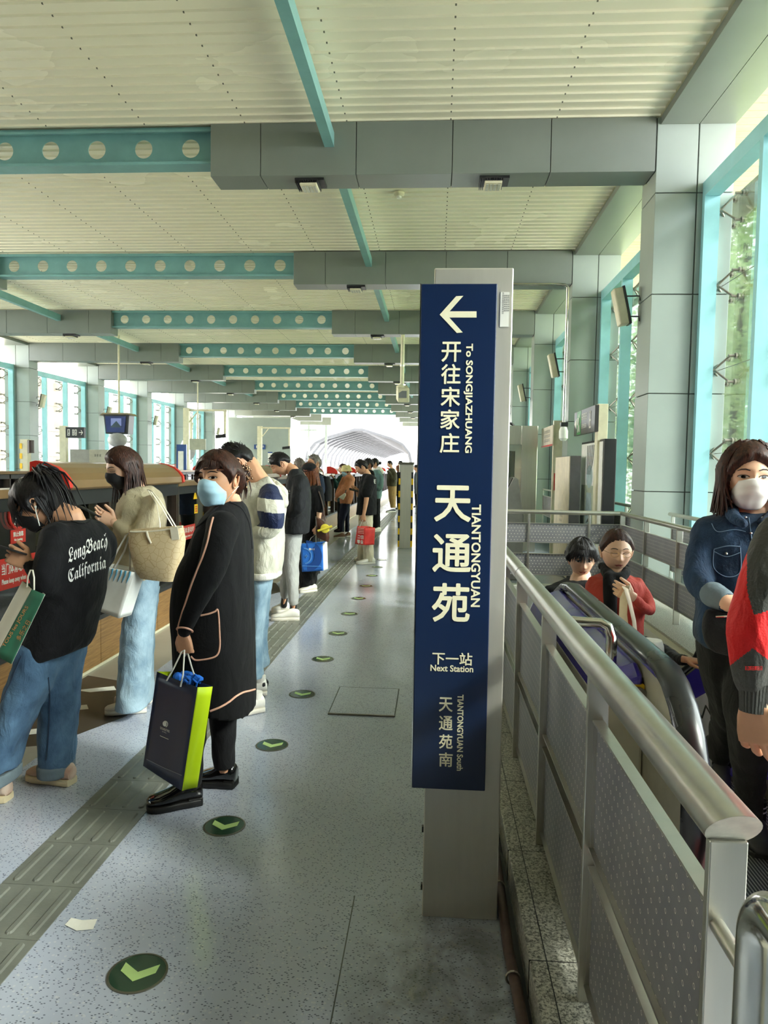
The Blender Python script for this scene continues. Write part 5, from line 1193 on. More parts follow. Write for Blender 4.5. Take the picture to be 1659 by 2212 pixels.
    seam(ct, Q([(355, 1065), (400, 1056), (438, 1042), (453, 1032), (460, 1080), (464, 1160), (466, 1240), (452, 1290), (410, 1312), (330, 1322), (300, 1300)]), .0042, pk, ct, 'pocket_piping')
    seam(ct, Q([(410, 1616), (470, 1592), (520, 1562), (560, 1530), (600, 1508), (640, 1498), (668, 1490)]), .0048, pk, ct, 'hem_piping')
    seam(ct, Q([(520, 412), (580, 440), (620, 500), (640, 570), (650, 680)]), .0055, BLACKT, ct, 'collar_seam')
    seam(ct, Q([(500, 408), (440, 450), (380, 520), (330, 560)]), .005, BLACKT, ct, 'lapel_seam')
    bt = MB(); 
    for y in (945, 1000): bt.ball(z.p(203, y, -.03), .012, 10, 6)
    bt.build('coat_button', M['chrome'], ct)
    lg = MB(); z.trunk(lg, [(360, 575, 1380, .1, .08), (395, 570, 1600, .085, .08), (415, 560, 1780, .075, .09), (428, 557, 1935, .068, .09)])
    z.trunk(lg, [(250, 430, 1380, .1, -.12), (235, 400, 1600, .09, -.15), (235, 375, 1850, .075, -.17), (240, 360, 2055, .062, -.18)])
    garment('trousers', lg, BLKP, par, .010, .006, .8, 9)
    for (h, t) in (((362, 2140), (45, 2192)), ((560, 2050), (345, 2030))):
        a, b = PZ(*z.px(*h), 0), PZ(*z.px(*t), 0); s = shoe(par, a, b, PAT, SOLEB, .085, .052, .034, .04)
    return z, hd
woman_black()
# navy and lime carrier bag held by the woman in black
zb = Z(300, 930, 2.665, 3.02)
NAVY = mat('navy_paper', '#1b2342', .38, 0, .06, 6, coat=.1); LIME = mat('lime_paper', '#cdea12', .5, 0, .04, 6)
hb_ = zb.p(262, 1275)
q = [zb.p(105, 1388, 0), zb.p(338, 1478, -.09), zb.p(248, 2075, -.10), zb.p(25, 1930, .0)]
bagt, bf = paper_bag('shopping_bag', 'navy carrier bag with a lime side and rope handles, held by the woman in black', 'bag', q, (zb.p(424, 1474, .0)-zb.p(338, 1478, -.09)), NAVY, LIME,
    handles=[[zb.p(160, 1440, -.04), zb.p(200, 1370, -.04), hb_+V(-.012, 0, 0), hb_+V(.0, 0, .008), zb.p(255, 1400, -.07), zb.p(240, 1475, -.075)], [zb.p(262, 1400, .06), hb_+V(.002, .02, 0), hb_+V(.008, .01, .004), zb.p(300, 1350, -.0), zb.p(328, 1438, .0)]])
tp = MB(); g = np.random.default_rng(5)
for i in range(16): a = zb.p(150+g.uniform(0, 190), 1395+g.uniform(0, 60), g.uniform(-.03, .1)); tp.ball(a, (g.uniform(.02, .04), .02, g.uniform(.008, .022)), 7, 5)
for i in range(8):
    a = zb.p(225+g.uniform(0, 100), 1420+g.uniform(0, 40), g.uniform(-.08, .02)); tp.tube([a, a+V(.012, 0, .016), a+V(.03, -.005, .004), a+V(.024, 0, -.016)], .005, 6)
bl_ = tp.build('tissue', mat('blue_tissue', '#1f6fd6', .5, 0, .15, 30), None, smooth=True); settag(bl_, 'crumpled bright blue wrapping stuffed in the top of the navy carrier bag', 'wrapping')
print_on(bf, 'DOUBLETREE', *zb.px(150, 1722), 20, 5.2, .42, M['white'], bf, 'logo_text', .004); print_on(bf, 'by Hilton', *zb.px(146, 1737), 9, 3, .42, M['white'], bf, 'logo_text', .004)
ln_ = MB(); li_ = [onto(bf, *zb.px(a, b), .004) for a, b in ((122, 1757), (170, 1778))]
if all(li_): ln_.tube(li_, .0012, 4).build('logo_line', M['white'], bf)
lm = MB(); rr = [onto(bf, *zb.px(152+a, 1690+b), .004) for a, b in [(14*math.cos(t), 17*math.sin(t)) for t in np.linspace(-2.0, 1.3, 14)]]; lm.tube([r for r in rr if r], .0016, 5)
cc = onto(bf, *zb.px(150, 1688), .004)
if cc: lm.ball(cc, (.010, .001, .012), 10, 6)
lm.build('logo_tree', M['white'], bf)
sp = MB(); zz = [onto(bf, *zb.px(a, b), .003) for a, b in ((33, 1872), (44, 1892), (140, 1940), (246, 1985))]; sp.tube([r for r in zz if r], .0012, 5); sp.build('fold_line', mat('fold_grey', '#8a8d99', .5), bf)
# ---------------------------------------------------------------- girl in the black sweatshirt
def girl_black():
    z = Z(0, 880, 2.571, 3.25); par = figure('girl in a black printed sweatshirt and turned-up jeans, bent over her phone at left', (z.p(250, 2000).x, 3.25, 0))
    hc = z.p(212, 535, 0); hd = Head(hc, facing(hc, 104, -34, 0), 1.04)
    def parts(mb):
        mb.limb([hd.w((0, -.03, -.06)), z.p(395, 610, .03), z.p(420, 700, .05)], [.055, .056, .07])
        z.trunk(mb, [(330, 540, 720, .15), (270, 545, 900, .16), (220, 500, 1150, .15), (180, 460, 1330, .14)], .85)
        z.chain(mb, [(318, 735, -.11, 52), (275, 850, -.21, 48), (262, 965, -.22, 44), (205, 925, -.2, 36), (165, 882, -.19, 29), (158, 868, -.18, 28)])
        z.chain(mb, [(520, 710, .12, 45), (575, 770, .18, 36)])
        z.trunk(mb, [(130, 340, 1290, .15, -.06), (95, 325, 1420, .14, -.09), (45, 275, 1560, .125, -.12), (5, 200, 1700, .12, -.15), (-25, 130, 1850, .115, -.18), (-30, 95, 2050, .105, -.2)], .5); z.trunk(mb, [(240, 470, 1330, .15, .07), (235, 443, 1560, .12, .09), (217, 422, 1860, .11, .1), (224, 410, 2050, .10, .1)], .5)
    body(par, hd, parts, .005, hands=[(z.p(158, 868, -.18), z.p(30, 800, -.2)-z.p(158, 868, -.18), (.1, .5, .55), (.1, .25, .8), [.45, .6, .7, .75], 1.02)])
    hd.face(par, 'closed', mouth=False); hd.mask(par, MASKK, top=-.008)
    def pony(h, mb, g):
        tie = V(.0, -.075, .125)
        for i in range(60):
            a = g.uniform(-3.1, 3.1); e = g.uniform(-.3, 1.0); p0 = h.surf(a, e, .014); p1 = (p0+tie)/2; p1 = p1*(1+.016/p1.length); lock(mb, [h.w(p0), h.w(p1), h.w(tie)], .005, .004)
        for i in range(130):
            s0 = V(g.normal(0, .014), g.normal(0, .012), g.normal(0, .008)); b = h.w(tie+s0); L = g.uniform(.7, 1.08); wx = g.normal(0, .055); wy = g.normal(0, .03); pts = [h.w(tie), b+V(.018, .0, .010), b+V(.055+wx*.3, .01+wy, -.02), b+V(.08*L+wx*.6, .015+wy, -.09*L), b+V(.09*L+wx*.8, .02+wy, -.17*L), b+V(.095*L+wx*1.1, .02+wy, -.25*L)]
            lock(mb, pts, .006, .0008)
        for i in range(70):   # loose hair over brow and temples
            a = g.uniform(-1.3, 1.3); lock(mb, [h.w(h.surf(a, .85, .016)), h.w(h.surf(a, .45, .022)), h.w(h.surf(a, .1, .026)), h.w(h.surf(a*1.05, -.25*g.uniform(.4, 1.3), .034))], .0038)
        for i in range(60):   # hair behind the ears and at the nape
            a = math.copysign(g.uniform(1.75, 3.0), g.normal()); lock(mb, [h.w(h.surf(a, .4, .012)), h.w(h.surf(a, -.1, .018)), h.w(h.surf(a, -.6, .014)), h.w(h.surf(a, -.6, .014))+V(.02*g.normal(), .01*g.normal(), -.10*g.uniform(.5, 1.2))], .0045)
    hr = hd.cap(par, HB, HL_L, .020, .12, locks=pony, seed=4)
    MB().tube([hd.w(V(0, -.072, .118)+V(.018*math.cos(t), .012*math.sin(t)-.002, .012*math.sin(t))) for t in np.linspace(0, 6.28, 16)], .006, 6).build('hair_tie', mat('tie_brown', '#5d4436', .6), hr)
    e = hd.w((-.078, -.002, -.012)); MB().ball(e, .008, 8, 6).tube([e, e+V(.008, -.012, -.02), e+V(.022, -.018, -.06), e+V(.025, -.012, -.085)], .0024, 6).build('earphone', M['white'], par, smooth=True)
    mb = MB()
    z.trunk(mb, [(350, 495, 622, .09, .03), (318, 545, 665, .17, .03), (272, 575, 730, .215, .02), (252, 582, 820, .22), (235, 574, 940, .215), (212, 556, 1060, .21), (192, 525, 1180, .21), (164, 502, 1275, .21), (146, 496, 1330, .21, 0, -28), (160, 480, 1372, .195, 0, -40)])
    z.chain(mb, [(312, 725, -.13, 92), (275, 850, -.21, 82), (262, 965, -.22, 74), (248, 975, -.22, 70), (205, 925, -.2, 52), (165, 882, -.19, 36)])
    z.chain(mb, [(525, 700, .10, 82), (582, 745, .15, 70), (590, 820, .18, 60), (560, 885, .2, 50)])
    tp = garment('sweatshirt', mb, BLACKT, par, .011, .006, .8, 12)
    W_ = mat('print_white', '#e6e4df', .7)
    print_on(tp, '𝕷𝖔𝖓𝖌𝕭𝖊𝖆𝖈𝖍', *z.px(488, 790), 84, 40, -.42, W_, tp, 'print', .004, arc=3)
    print_on(tp, '𝕮𝖆𝖑𝖎𝖋𝖔𝖗𝖓𝖎𝖆', *z.px(484, 908), 82, 36, -.40, W_, tp, 'print', .004, arc=3)
    seam(tp, [z.px(a, b) for a, b in ((395, 630), (440, 645), (480, 640), (505, 625))], .003, BLACK, tp, 'neck_seam')
    lg = MB(); z.trunk(lg, [(130, 340, 1290, .15, -.06), (95, 325, 1420, .14, -.09), (45, 275, 1560, .125, -.12), (5, 200, 1700, .12, -.15), (-25, 130, 1850, .115, -.18), (-30, 95, 2000, .105, -.2)])
    z.trunk(lg, [(240, 470, 1330, .15, .07), (250, 455, 1420, .14, .08), (235, 443, 1560, .12, .09), (218, 432, 1720, .115, .1), (217, 422, 1860, .11, .1), (224, 410, 1985, .10, .1)])
    jn = garment('jeans', lg, DENIM, par, .010, .007, .7, 15)
    ST_ = mat('stitch_dark', '#22344a', .8)
    seam(jn, [z.px(a, b) for a, b in ((268, 1500), (275, 1600), (272, 1750), (262, 1900), (255, 1960))], .0035, ST_, jn, 'side_seam'); seam(jn, [z.px(a, b) for a, b in ((120, 1380), (60, 1520), (5, 1640))], .0025, ST_, jn, 'side_seam')
    cu = MB(); z.trunk(cu, [(214, 412, 1962, .107, .1), (216, 410, 2032, .106, .1)]); garment('turned_up_cuff', cu, cloth('denim_inside', '#6a7880', .85), jn, .010, .003, 1, 3)
    cu = MB(); z.trunk(cu, [(-45, 92, 2012, .11, -.2, -12), (-42, 84, 2085, .11, -.2, -12)]); garment('turned_up_cuff', cu, cloth('denim_inside', '#6a7880', .85), jn, .010, .003, 1, 4)
    SN = cloth('sneaker_pink', '#c9a08c', .7, .1, 12, .2, c2='#cbb7a6'); SO = mat('cream_sole', '#d9c9a4', .5)
    shoe(par, PZ(*z.px(402, 2096), 0), PZ(*z.px(163, 2058), 0), SN, SO, .075, .05, .034); shoe(par, PZ(*z.px(50, 2185), 0), PZ(*z.px(-170, 2165), 0), SN, SO, .075, .05, .034)
    phone(z.p(52, 788, -.20), z.p(10, 775, -.2)-z.p(90, 800, -.2), (-.35, .2, .9), 'black phone held by the girl in the black sweatshirt')
girl_black()
zg = Z(0, 1180, 6.38, 3.0)
GRN = mat('green_paper', '#2f6b52', .6, 0, .12, 6); CRM = mat('cream_paper_bag', '#e9e4d2', .6, 0, .05, 6)
q = [zg.p(440, 590, -.02), zg.p(622, 665, -.04), zg.p(160, 1625, -.10), zg.p(-55, 1505, -.08)]
bt_, bf = paper_bag('bakery_bag', 'green and white bakery paper bag tilted on the forearm of the girl in black', 'bag', q, zg.p(310, 480, .08)-zg.p(440, 590, -.02), GRN, CRM,
    handles=[[zg.p(370, 560, -.02), zg.p(385, 420, -.05), zg.p(420, 330, -.05), zg.p(450, 330, -.05), zg.p(470, 430, -.06), zg.p(470, 600, -.05)]], hm=CRM)
OR = mat('orange_print', '#e39a5a', .6)
def diag(s, a, b, h, **kw):     # text running from a to b on the bag
    ax, ay = zg.px(*a); bx, by = zg.px(*b); vs, fs = text_geo(s, 1, **kw); xs = [v.x for v in vs]; ys = [v.y for v in vs]; out = []
    L = math.hypot(bx-ax, by-ay); ux, uy = (bx-ax)/L, (by-ay)/L; vx, vy = uy, -ux
    for v in vs:
        u = (v.x-min(xs))/(max(xs)-min(xs)); t = (v.y-min(ys))/(max(ys)-min(ys))-.5; out.append(onto(bf, ax+ux*u*L+vx*t*h, ay+uy*u*L+vy*t*h, .004))
    ok = [f for f in fs if all(out[i] is not None for i in f)]; mb = MB(); mb.add([p or V(0, 0, 0) for p in out], ok)
    if ok: mb.build('lettering', OR, bf, fix=False)
diag('TOUS les JOURS', (52, 1385), (380, 830), 9.5); diag('多乐之日', (245, 1290), (395, 1030), 11)
# ---------------------------------------------------------------- woman in the beige jacket
def woman_beige():
    z = Z(0, 880, 2.571, 4.35); par = figure('woman in a beige jacket and pale wide jeans, long dark hair and black mask', (z.p(740, 1650).x, 4.35, 0))
    hc = z.p(688, 340, 0); hd = Head(hc, facing(hc, 68, -20, 0), 1.06)
    def parts(mb):
        mb.limb([hd.w((0, -.03, -.06)), z.p(765, 455, .02), z.p(780, 520, .02)], [.05, .052, .07])
        z.trunk(mb, [(690, 870, 540, .14), (660, 880, 700, .14), (670, 860, 950, .13)], .85)
        z.chain(mb, [(845, 555, -.12, 38), (812, 640, -.2, 36), (760, 712, -.22, 34), (705, 700, -.22, 30), (650, 655, -.2, 26), (632, 640, -.2, 25)])
        z.trunk(mb, [(735, 876, 950, .14, 0), (690, 850, 1180, .13, -.05), (668, 842, 1350, .12, -.07), (660, 815, 1650, .12, -.08)], .5); z.trunk(mb, [(760, 868, 1050, .12, .1), (735, 848, 1450, .12, .15), (760, 846, 1620, .12, .17)], .5)
    body(par, hd, parts, .006, SKP, hands=[(z.p(632, 640, -.2), z.p(505, 572, -.2)-z.p(632, 640, -.2), (-.1, .3, .9), (.2, .5, .8), [.2, .45, .55, .6], 1.0)]); hd.face(par, 'closed', mouth=False); hd.mask(par, MASKK, top=.0)
    hd.cap(par, HBR, HL_L, .020, .08, locks=both(strands_down((70, 290), .28, .006, 190, .8, .016, .03)), seed=9)
    B = cloth('beige_cotton', '#b3a78a', .85, .1, 7, .5)
    mb = MB(); z.trunk(mb, [(705, 850, 440, .08, .02), (690, 885, 485, .16, .02), (665, 912, 550, .2), (650, 912, 640, .205), (640, 890, 760, .2), (640, 880, 860, .2), (648, 876, 945, .195)])
    z.chain(mb, [(855, 545, -.13, 66), (815, 640, -.2, 56), (760, 715, -.22, 50), (705, 700, -.22, 42), (650, 655, -.2, 33)]); z.chain(mb, [(700, 545, .15, 60), (660, 680, .2, 50), (620, 660, .1, 36)])
    mb.limb([z.p(830, 470, .0), z.p(865, 500, .05), z.p(850, 520, -.05)], [.045, .05, .045])
    garment('jacket', mb, B, par, .012, .006, .8, 22)
    lg = MB(); z.trunk(lg, [(735, 876, 930, .15, 0), (722, 868, 1050, .15, -.02), (690, 850, 1180, .13, -.05), (668, 842, 1350, .12, -.07), (658, 828, 1520, .125, -.08), (646, 815, 1672, .13, -.08)]); z.trunk(lg, [(760, 878, 1000, .14, .1), (730, 858, 1200, .12, .13), (735, 848, 1450, .12, .15), (760, 846, 1640, .12, .17)])
    garment('jeans', lg, DENIML, par, .011, .007, .6, 24)
    WS = mat('white_shoe', '#e6e1d6', .45); shoe(par, PZ(*z.px(815, 1688), 0), PZ(*z.px(582, 1706), 0), WS, SOLEW, .07, .048, .03); shoe(par, PZ(*z.px(842, 1640), 0), PZ(*z.px(640, 1640), 0), WS, SOLEW, .07, .048, .03)
    phone(z.p(500, 578, -.22), z.p(470, 560, -.2)-z.p(530, 590, -.2), (-.3, .1, .9), 'black phone held out by the woman in the beige jacket')
    # tote on her near shoulder
    t = thing('tote_bag', 'beige patterned tote bag hanging from the shoulder of the woman in beige', 'bag', z.p(870, 950, -.28))
    nt = NT('tote_pattern'); v = nt.obj(); vo = nt.n('ShaderNodeTexVoronoi', feature='DISTANCE_TO_EDGE'); vo.inputs['Scale'].default_value = 26; nt.l(nt.obj(), vo.inputs['Vector'])
    wv = nt.n('ShaderNodeTexWave', wave_type='RINGS'); wv.inputs['Scale'].default_value = 9; wv.inputs['Distortion'].default_value = 5; nt.l(v, wv.inputs['Vector'])
    nt.set(Base_Color=nt.mix(nt.ramp(vo.outputs[0], [(.02, (.8, .8, .8)), (.05, (0, 0, 0))]), srgb('#c9b48e'), srgb('#b0956b')), Roughness=.6); TP = nt.m
    mb = MB(); L = []
    for xl, xr, y, b, sl in ((722, 1012, 668, .035, 14), (722, 1024, 740, .06, 8), (738, 1012, 820, .075, 2), (756, 988, 900, .075, -6), (785, 965, 955, .05, -8)): L.append((z.p((xl+xr)/2, y, -.30), V(z.r((xr-xl)/2), .0, z.r(sl)), V(0, b, 0), 3.2))
    body_ = mb.loft(L, 30).build('bag_body', TP, t, smooth=50)
    wt = mat('cream_leather', '#e5dcc6', .5); top = [z.p(722+290*u, 690-46*u*u*0-28*u+10*math.sin(u*3.1), -.338) for u in np.linspace(0, 1, 14)]; MB().tube(top, .0055, 6).build('rim', wt, t, smooth=True)
    for dY in (-.338, -.26): MB().tube([z.p(980, 668, dY), z.p(940, 600, dY), z.p(890, 520, -.26), z.p(850, 470, -.2), z.p(820, 455, -.15), z.p(870, 540, -.21), z.p(888, 640, -.3), z.p(890, 690, -.335)] if dY < -.3 else [z.p(960, 660, dY), z.p(900, 560, dY), z.p(840, 470, -.15)], .0075, 8, flat=.4).build('strap', wt, t, smooth=True)
    MB().obox(z.p(970, 700, -.352), V(.022, 0, .003), V(0, .002, 0), V(-.005, 0, .036)).tube([z.p(815, 690, -.35), z.p(822, 720, -.36), z.p(838, 755, -.365)], .006, 6).build('tag', wt, t)
    zw = Z(0, 880, 2.571, 4.05); q = [zw.p(565, 880, -.04), zw.p(742, 915, -.06), zw.p(660, 1172, -.06), zw.p(530, 1125, -.03)]
    wb, wf = paper_bag('plastic_bag', 'white carrier bag with a blue striped top edge, hanging from the arm in beige', 'bag', q, (.03, .10, 0), mat('white_film', '#e9e9e4', .35, 0, .05, 8), mat('white_film', '#e9e9e4', .35),
        handles=None); wm = MATS['white_film']
    for pts in ([(610, 885), (650, 800), (700, 710), (725, 690), (722, 780), (722, 905)], [(640, 890), (690, 800), (715, 720)]): MB().tube([zw.p(a, b, .0) for a, b in pts], .011, 8, flat=.35).build('handle', wm, wb, smooth=True)
    bl = mat('blue_print', '#5da3c4', .5)
    for i in range(7):
        x = 572+i*24; pts = [onto(wf, *zw.px(x+a, 888+i*4+b), .003) for a, b in ((6, 0), (2, 25), (-8, 48), (-16, 66))]; pts = [p for p in pts if p]
        if len(pts) > 2: MB().tube(pts, [.006, .0045, .003, .001][:len(pts)], 5).build('stripe', bl, wf)
woman_beige()
# ---------------------------------------------------------------- man in the white and navy windbreaker
def man_windbreaker():
    z = Z(400, 960, 5.184, 4.65); par = figure('man in a cream windbreaker with navy sleeve stripes, behind the woman in black', (z.p(860, 2600).x, 4.65, 0))
    hc = z.p(590, 205, 0); hd = Head(hc, facing(hc, 88, -42, 0), 1.06)
    def parts(mb):
        mb.limb([hd.w((0, -.04, -.05)), z.p(770, 330, .0), z.p(850, 470, .0)], [.064, .066, .08])
        z.trunk(mb, [(720, 1050, 600, .15), (770, 1090, 900, .15), (770, 1060, 1350, .14)], .85)
        z.chain(mb, [(950, 600, -.12, 80), (968, 800, -.2, 75), (975, 880, -.21, 70), (900, 955, -.21, 60), (800, 985, -.2, 45)]); z.trunk(mb, [(750, 985, 1460, .16), (762, 925, 1750, .12, -.06), (762, 892, 1950, .10, -.07), (770, 865, 2250, .09, -.07), (780, 868, 2620, .08, -.07)], .55); z.trunk(mb, [(780, 980, 1500, .14, .1), (800, 920, 2200, .09, .13), (850, 945, 2490, .085, .14)], .55)
    body(par, hd, parts, .006, SK)
    hd.cap(par, HB, HL_S, .014, .12, locks=tufts(170, .022, .0036, (.35, 1.4), (0, .012, .004)), seed=14)
    WB = cloth('windbreaker_cream', '#cfccba', .6, .08, 6, .8); NV = cloth('windbreaker_navy', '#1f2848', .55, .15, 6, .8)
    mb = MB(); z.trunk(mb, [(690, 985, 420, .10, .01), (660, 1060, 500, .19), (648, 1110, 590, .215), (672, 1125, 720, .22), (735, 1120, 860, .22), (752, 1108, 1050, .215), (752, 1098, 1250, .215), (760, 1082, 1370, .205), (756, 1078, 1440, .195)])
    mb.limb([z.p(960, 450, .08), z.p(1050, 560, .0), z.p(1070, 650, -.03), z.p(900, 430, -.08)], [.05, .065, .055, .045])
    jk = garment('windbreaker', mb, WB, par, .010, .011, .9, 31)
    sl = MB(); z.chain(sl, [(950, 560, -.14, 128), (955, 680, -.2, 150), (968, 800, -.22, 150), (975, 880, -.22, 128), (900, 960, -.22, 100), (800, 985, -.2, 72)])
    # stripes follow the sleeve bands
    me = remesh(sl, .006, 3); wrinkle(me, .009, .8, 33); so = mesh_obj('sleeve', me, [WB, NV], jk)
    ya = z.p(950, 596).z; 
    zz = [z.p(950, y, -.2).z for y in (596, 742, 915)]; z0 = z.p(950, 430, -.2).z
    for p in me.polygons:
        c = p.center + ORG[so]; h = c.z + .10*(c.x-z.p(950, 600).x)
        p.material_index = 1 if (zz[0] < h < z0) or (zz[2] < h < zz[1]) else 0
    tr = MB(); z.trunk(tr, [(752, 1074, 1400, .20), (746, 1072, 1485, .20)]); garment('tshirt_hem', tr, WHITEC, par, .012, .003, 1, 5)
    cr_ = MB(); z.trunk(cr_, [(640, 830, 470, .08, .02), (640, 800, 560, .14, .0), (655, 780, 640, .15)]); garment('tshirt', cr_, WHITEC, par, .012, .003, 1, 6)
    lg = MB(); z.trunk(lg, [(750, 985, 1460, .16), (755, 970, 1580, .15, -.03), (762, 925, 1750, .12, -.06), (762, 892, 1950, .10, -.07), (770, 865, 2250, .09, -.07), (775, 872, 2610, .085, -.07)]); z.trunk(lg, [(780, 980, 1500, .14, .1), (790, 940, 1800, .11, .12), (800, 920, 2200, .09, .13), (850, 945, 2480, .085, .14)])
    garment('jeans', lg, DENIML, par, .011, .008, .7, 35)
    zh = Z(300, 930, 2.665, 4.6)
    for h, t in (((716, 1612), (558, 1640)), ((738, 1518), (600, 1524))):
        a, b = PZ(*zh.px(*h), 0), PZ(*zh.px(*t), 0); s = shoe(par, a, b, mat('white_leather', '#ebe8e0', .35), SOLEW, .085, .05, .03)
        d = (b-a).normalized(); n = V(d.y, -d.x, 0); m_ = (a+b)/2
        pt = MB(); pt.ball(a+d*.02+V(0, 0, .075), (.03, .045, .035)); pt.ball(b-d*.035+V(0, 0, .045), (.035, .046, .02)); pt.build('black_overlay', M['black'], s, smooth=True)
        sw = MB(); sg = -1 if n.y > 0 else 1
        sw.tube([m_+n*.044+d*.035+V(0, 0, .055), m_+n*.047+d*.0+V(0, 0, .047), m_+n*.047-d*.05+V(0, 0, .066)], [.009, .007, .001], 6); sw.build('side_stripe', M['black'], s)
        so_ = MB(); c0 = a+d*.05; so_.tube([c0+V(0, 0, .09), c0+V(0, 0, .13)], .042, 12).build('sock', WHITEC, s, smooth=True)
man_windbreaker()
# ---------------------------------------------------------------- man in the black zip jacket
def man_blackjacket():
    z = Z(400, 960, 5.184, 7.42); par = figure('man in a black zip jacket and pale grey track trousers, looking down', (z.p(1150, 1950).x, 7.42, 0))
    hc = z.p(1072, 222, 0); hd = Head(hc, facing(hc, 84, -38, 0), 1.06)
    def parts(mb):
        mb.limb([hd.w((0, -.035, -.06)), z.p(1210, 300, .0), z.p(1240, 400, .0)], [.058, .062, .08])
        z.trunk(mb, [(1150, 1370, 480, .14), (1130, 1390, 750, .14), (1130, 1370, 980, .13)], .85); z.trunk(mb, [(1112, 1315, 960, .17), (1110, 1275, 1350, .13, -.06), (1155, 1272, 1720, .11, -.09), (1190, 1245, 1860, .07, -.09)], .55); z.trunk(mb, [(1105, 1290, 1000, .15, .1), (1065, 1215, 1500, .12, .13), (1080, 1160, 1725, .09, .13), (1085, 1125, 1800, .06, .13)], .55)
        z.chain(mb, [(1285, 450, -.12, 60), (1275, 580, -.19, 55), (1250, 710, -.21, 50), (1180, 770, -.19, 42)])
    body(par, hd, parts, .008, SK); hd.face(par, 'closed'); hd.cap(par, HB, [(0, .5), (35, .45), (60, .25), (72, -.1), (84, -.05), (92, .15), (112, .1), (125, -.15), (150, -.4), (180, -.42)], .013, .08, locks=tufts(120, .012, .003, (.3, 1.4), (0, .006, 0)), seed=17)
    J = cloth('jacket_charcoal', '#191a1d', .75, .2, 9, .6)
    mb = MB(); z.trunk(mb, [(1195, 1300, 270, .08), (1160, 1325, 320, .13), (1135, 1385, 410, .2), (1122, 1408, 540, .22), (1118, 1408, 700, .22), (1116, 1396, 860, .22), (1114, 1388, 995, .215)])
    z.chain(mb, [(1290, 430, -.14, 105), (1275, 580, -.21, 95), (1250, 710, -.23, 85), (1180, 770, -.2, 65)]); jk = garment('zip_jacket', mb, J, par, .013, .009, .8, 41)
    cp_ = onto(jk, *z.px(1160, 522), .01); lt = strokes(MB(), cp_, (1, 0, 0), (0, 0, 1), .045, .02, 2, 3); strokes(lt, cp_+V(0, 0, -.025), (1, 0, 0), (0, 0, 1), .03, .006, 4, 4); lt.build('chest_print', M['white'], jk, fix=False)
    G = cloth('track_grey', '#a5a5a2', .8, .08, 6, .6); lg = MB(); z.trunk(lg, [(1112, 1315, 960, .17), (1105, 1300, 1120, .15, -.03), (1110, 1275, 1350, .13, -.06), (1135, 1272, 1550, .12, -.08), (1155, 1272, 1720, .11, -.09), (1175, 1255, 1800, .08, -.09)]); z.trunk(lg, [(1105, 1290, 1000, .15, .1), (1080, 1240, 1250, .13, .12), (1065, 1215, 1500, .12, .13), (1062, 1180, 1650, .11, .13), (1085, 1160, 1725, .08, .13)]); garment('track_trousers', lg, G, par, .013, .008, .8, 43)
    for a_ in ([(1212, 1790, -.09, 40), (1216, 1890, -.09, 40)], [(1112, 1720, .13, 40), (1105, 1800, .13, 40)]): z.chain(sk := MB(), a_); mesh_obj('sock', remesh(sk, .01, 2), M['black'], par)
    WS = mat('white_leather', '#ebe8e0', .35)
    for h, t in (((1280, 1970), (962, 1975)), ((1160, 1880), (970, 1890))): shoe(par, PZ(*z.px(*h), 0), PZ(*z.px(*t), 0), WS, SOLEW, .085, .05, .035)
man_blackjacket()
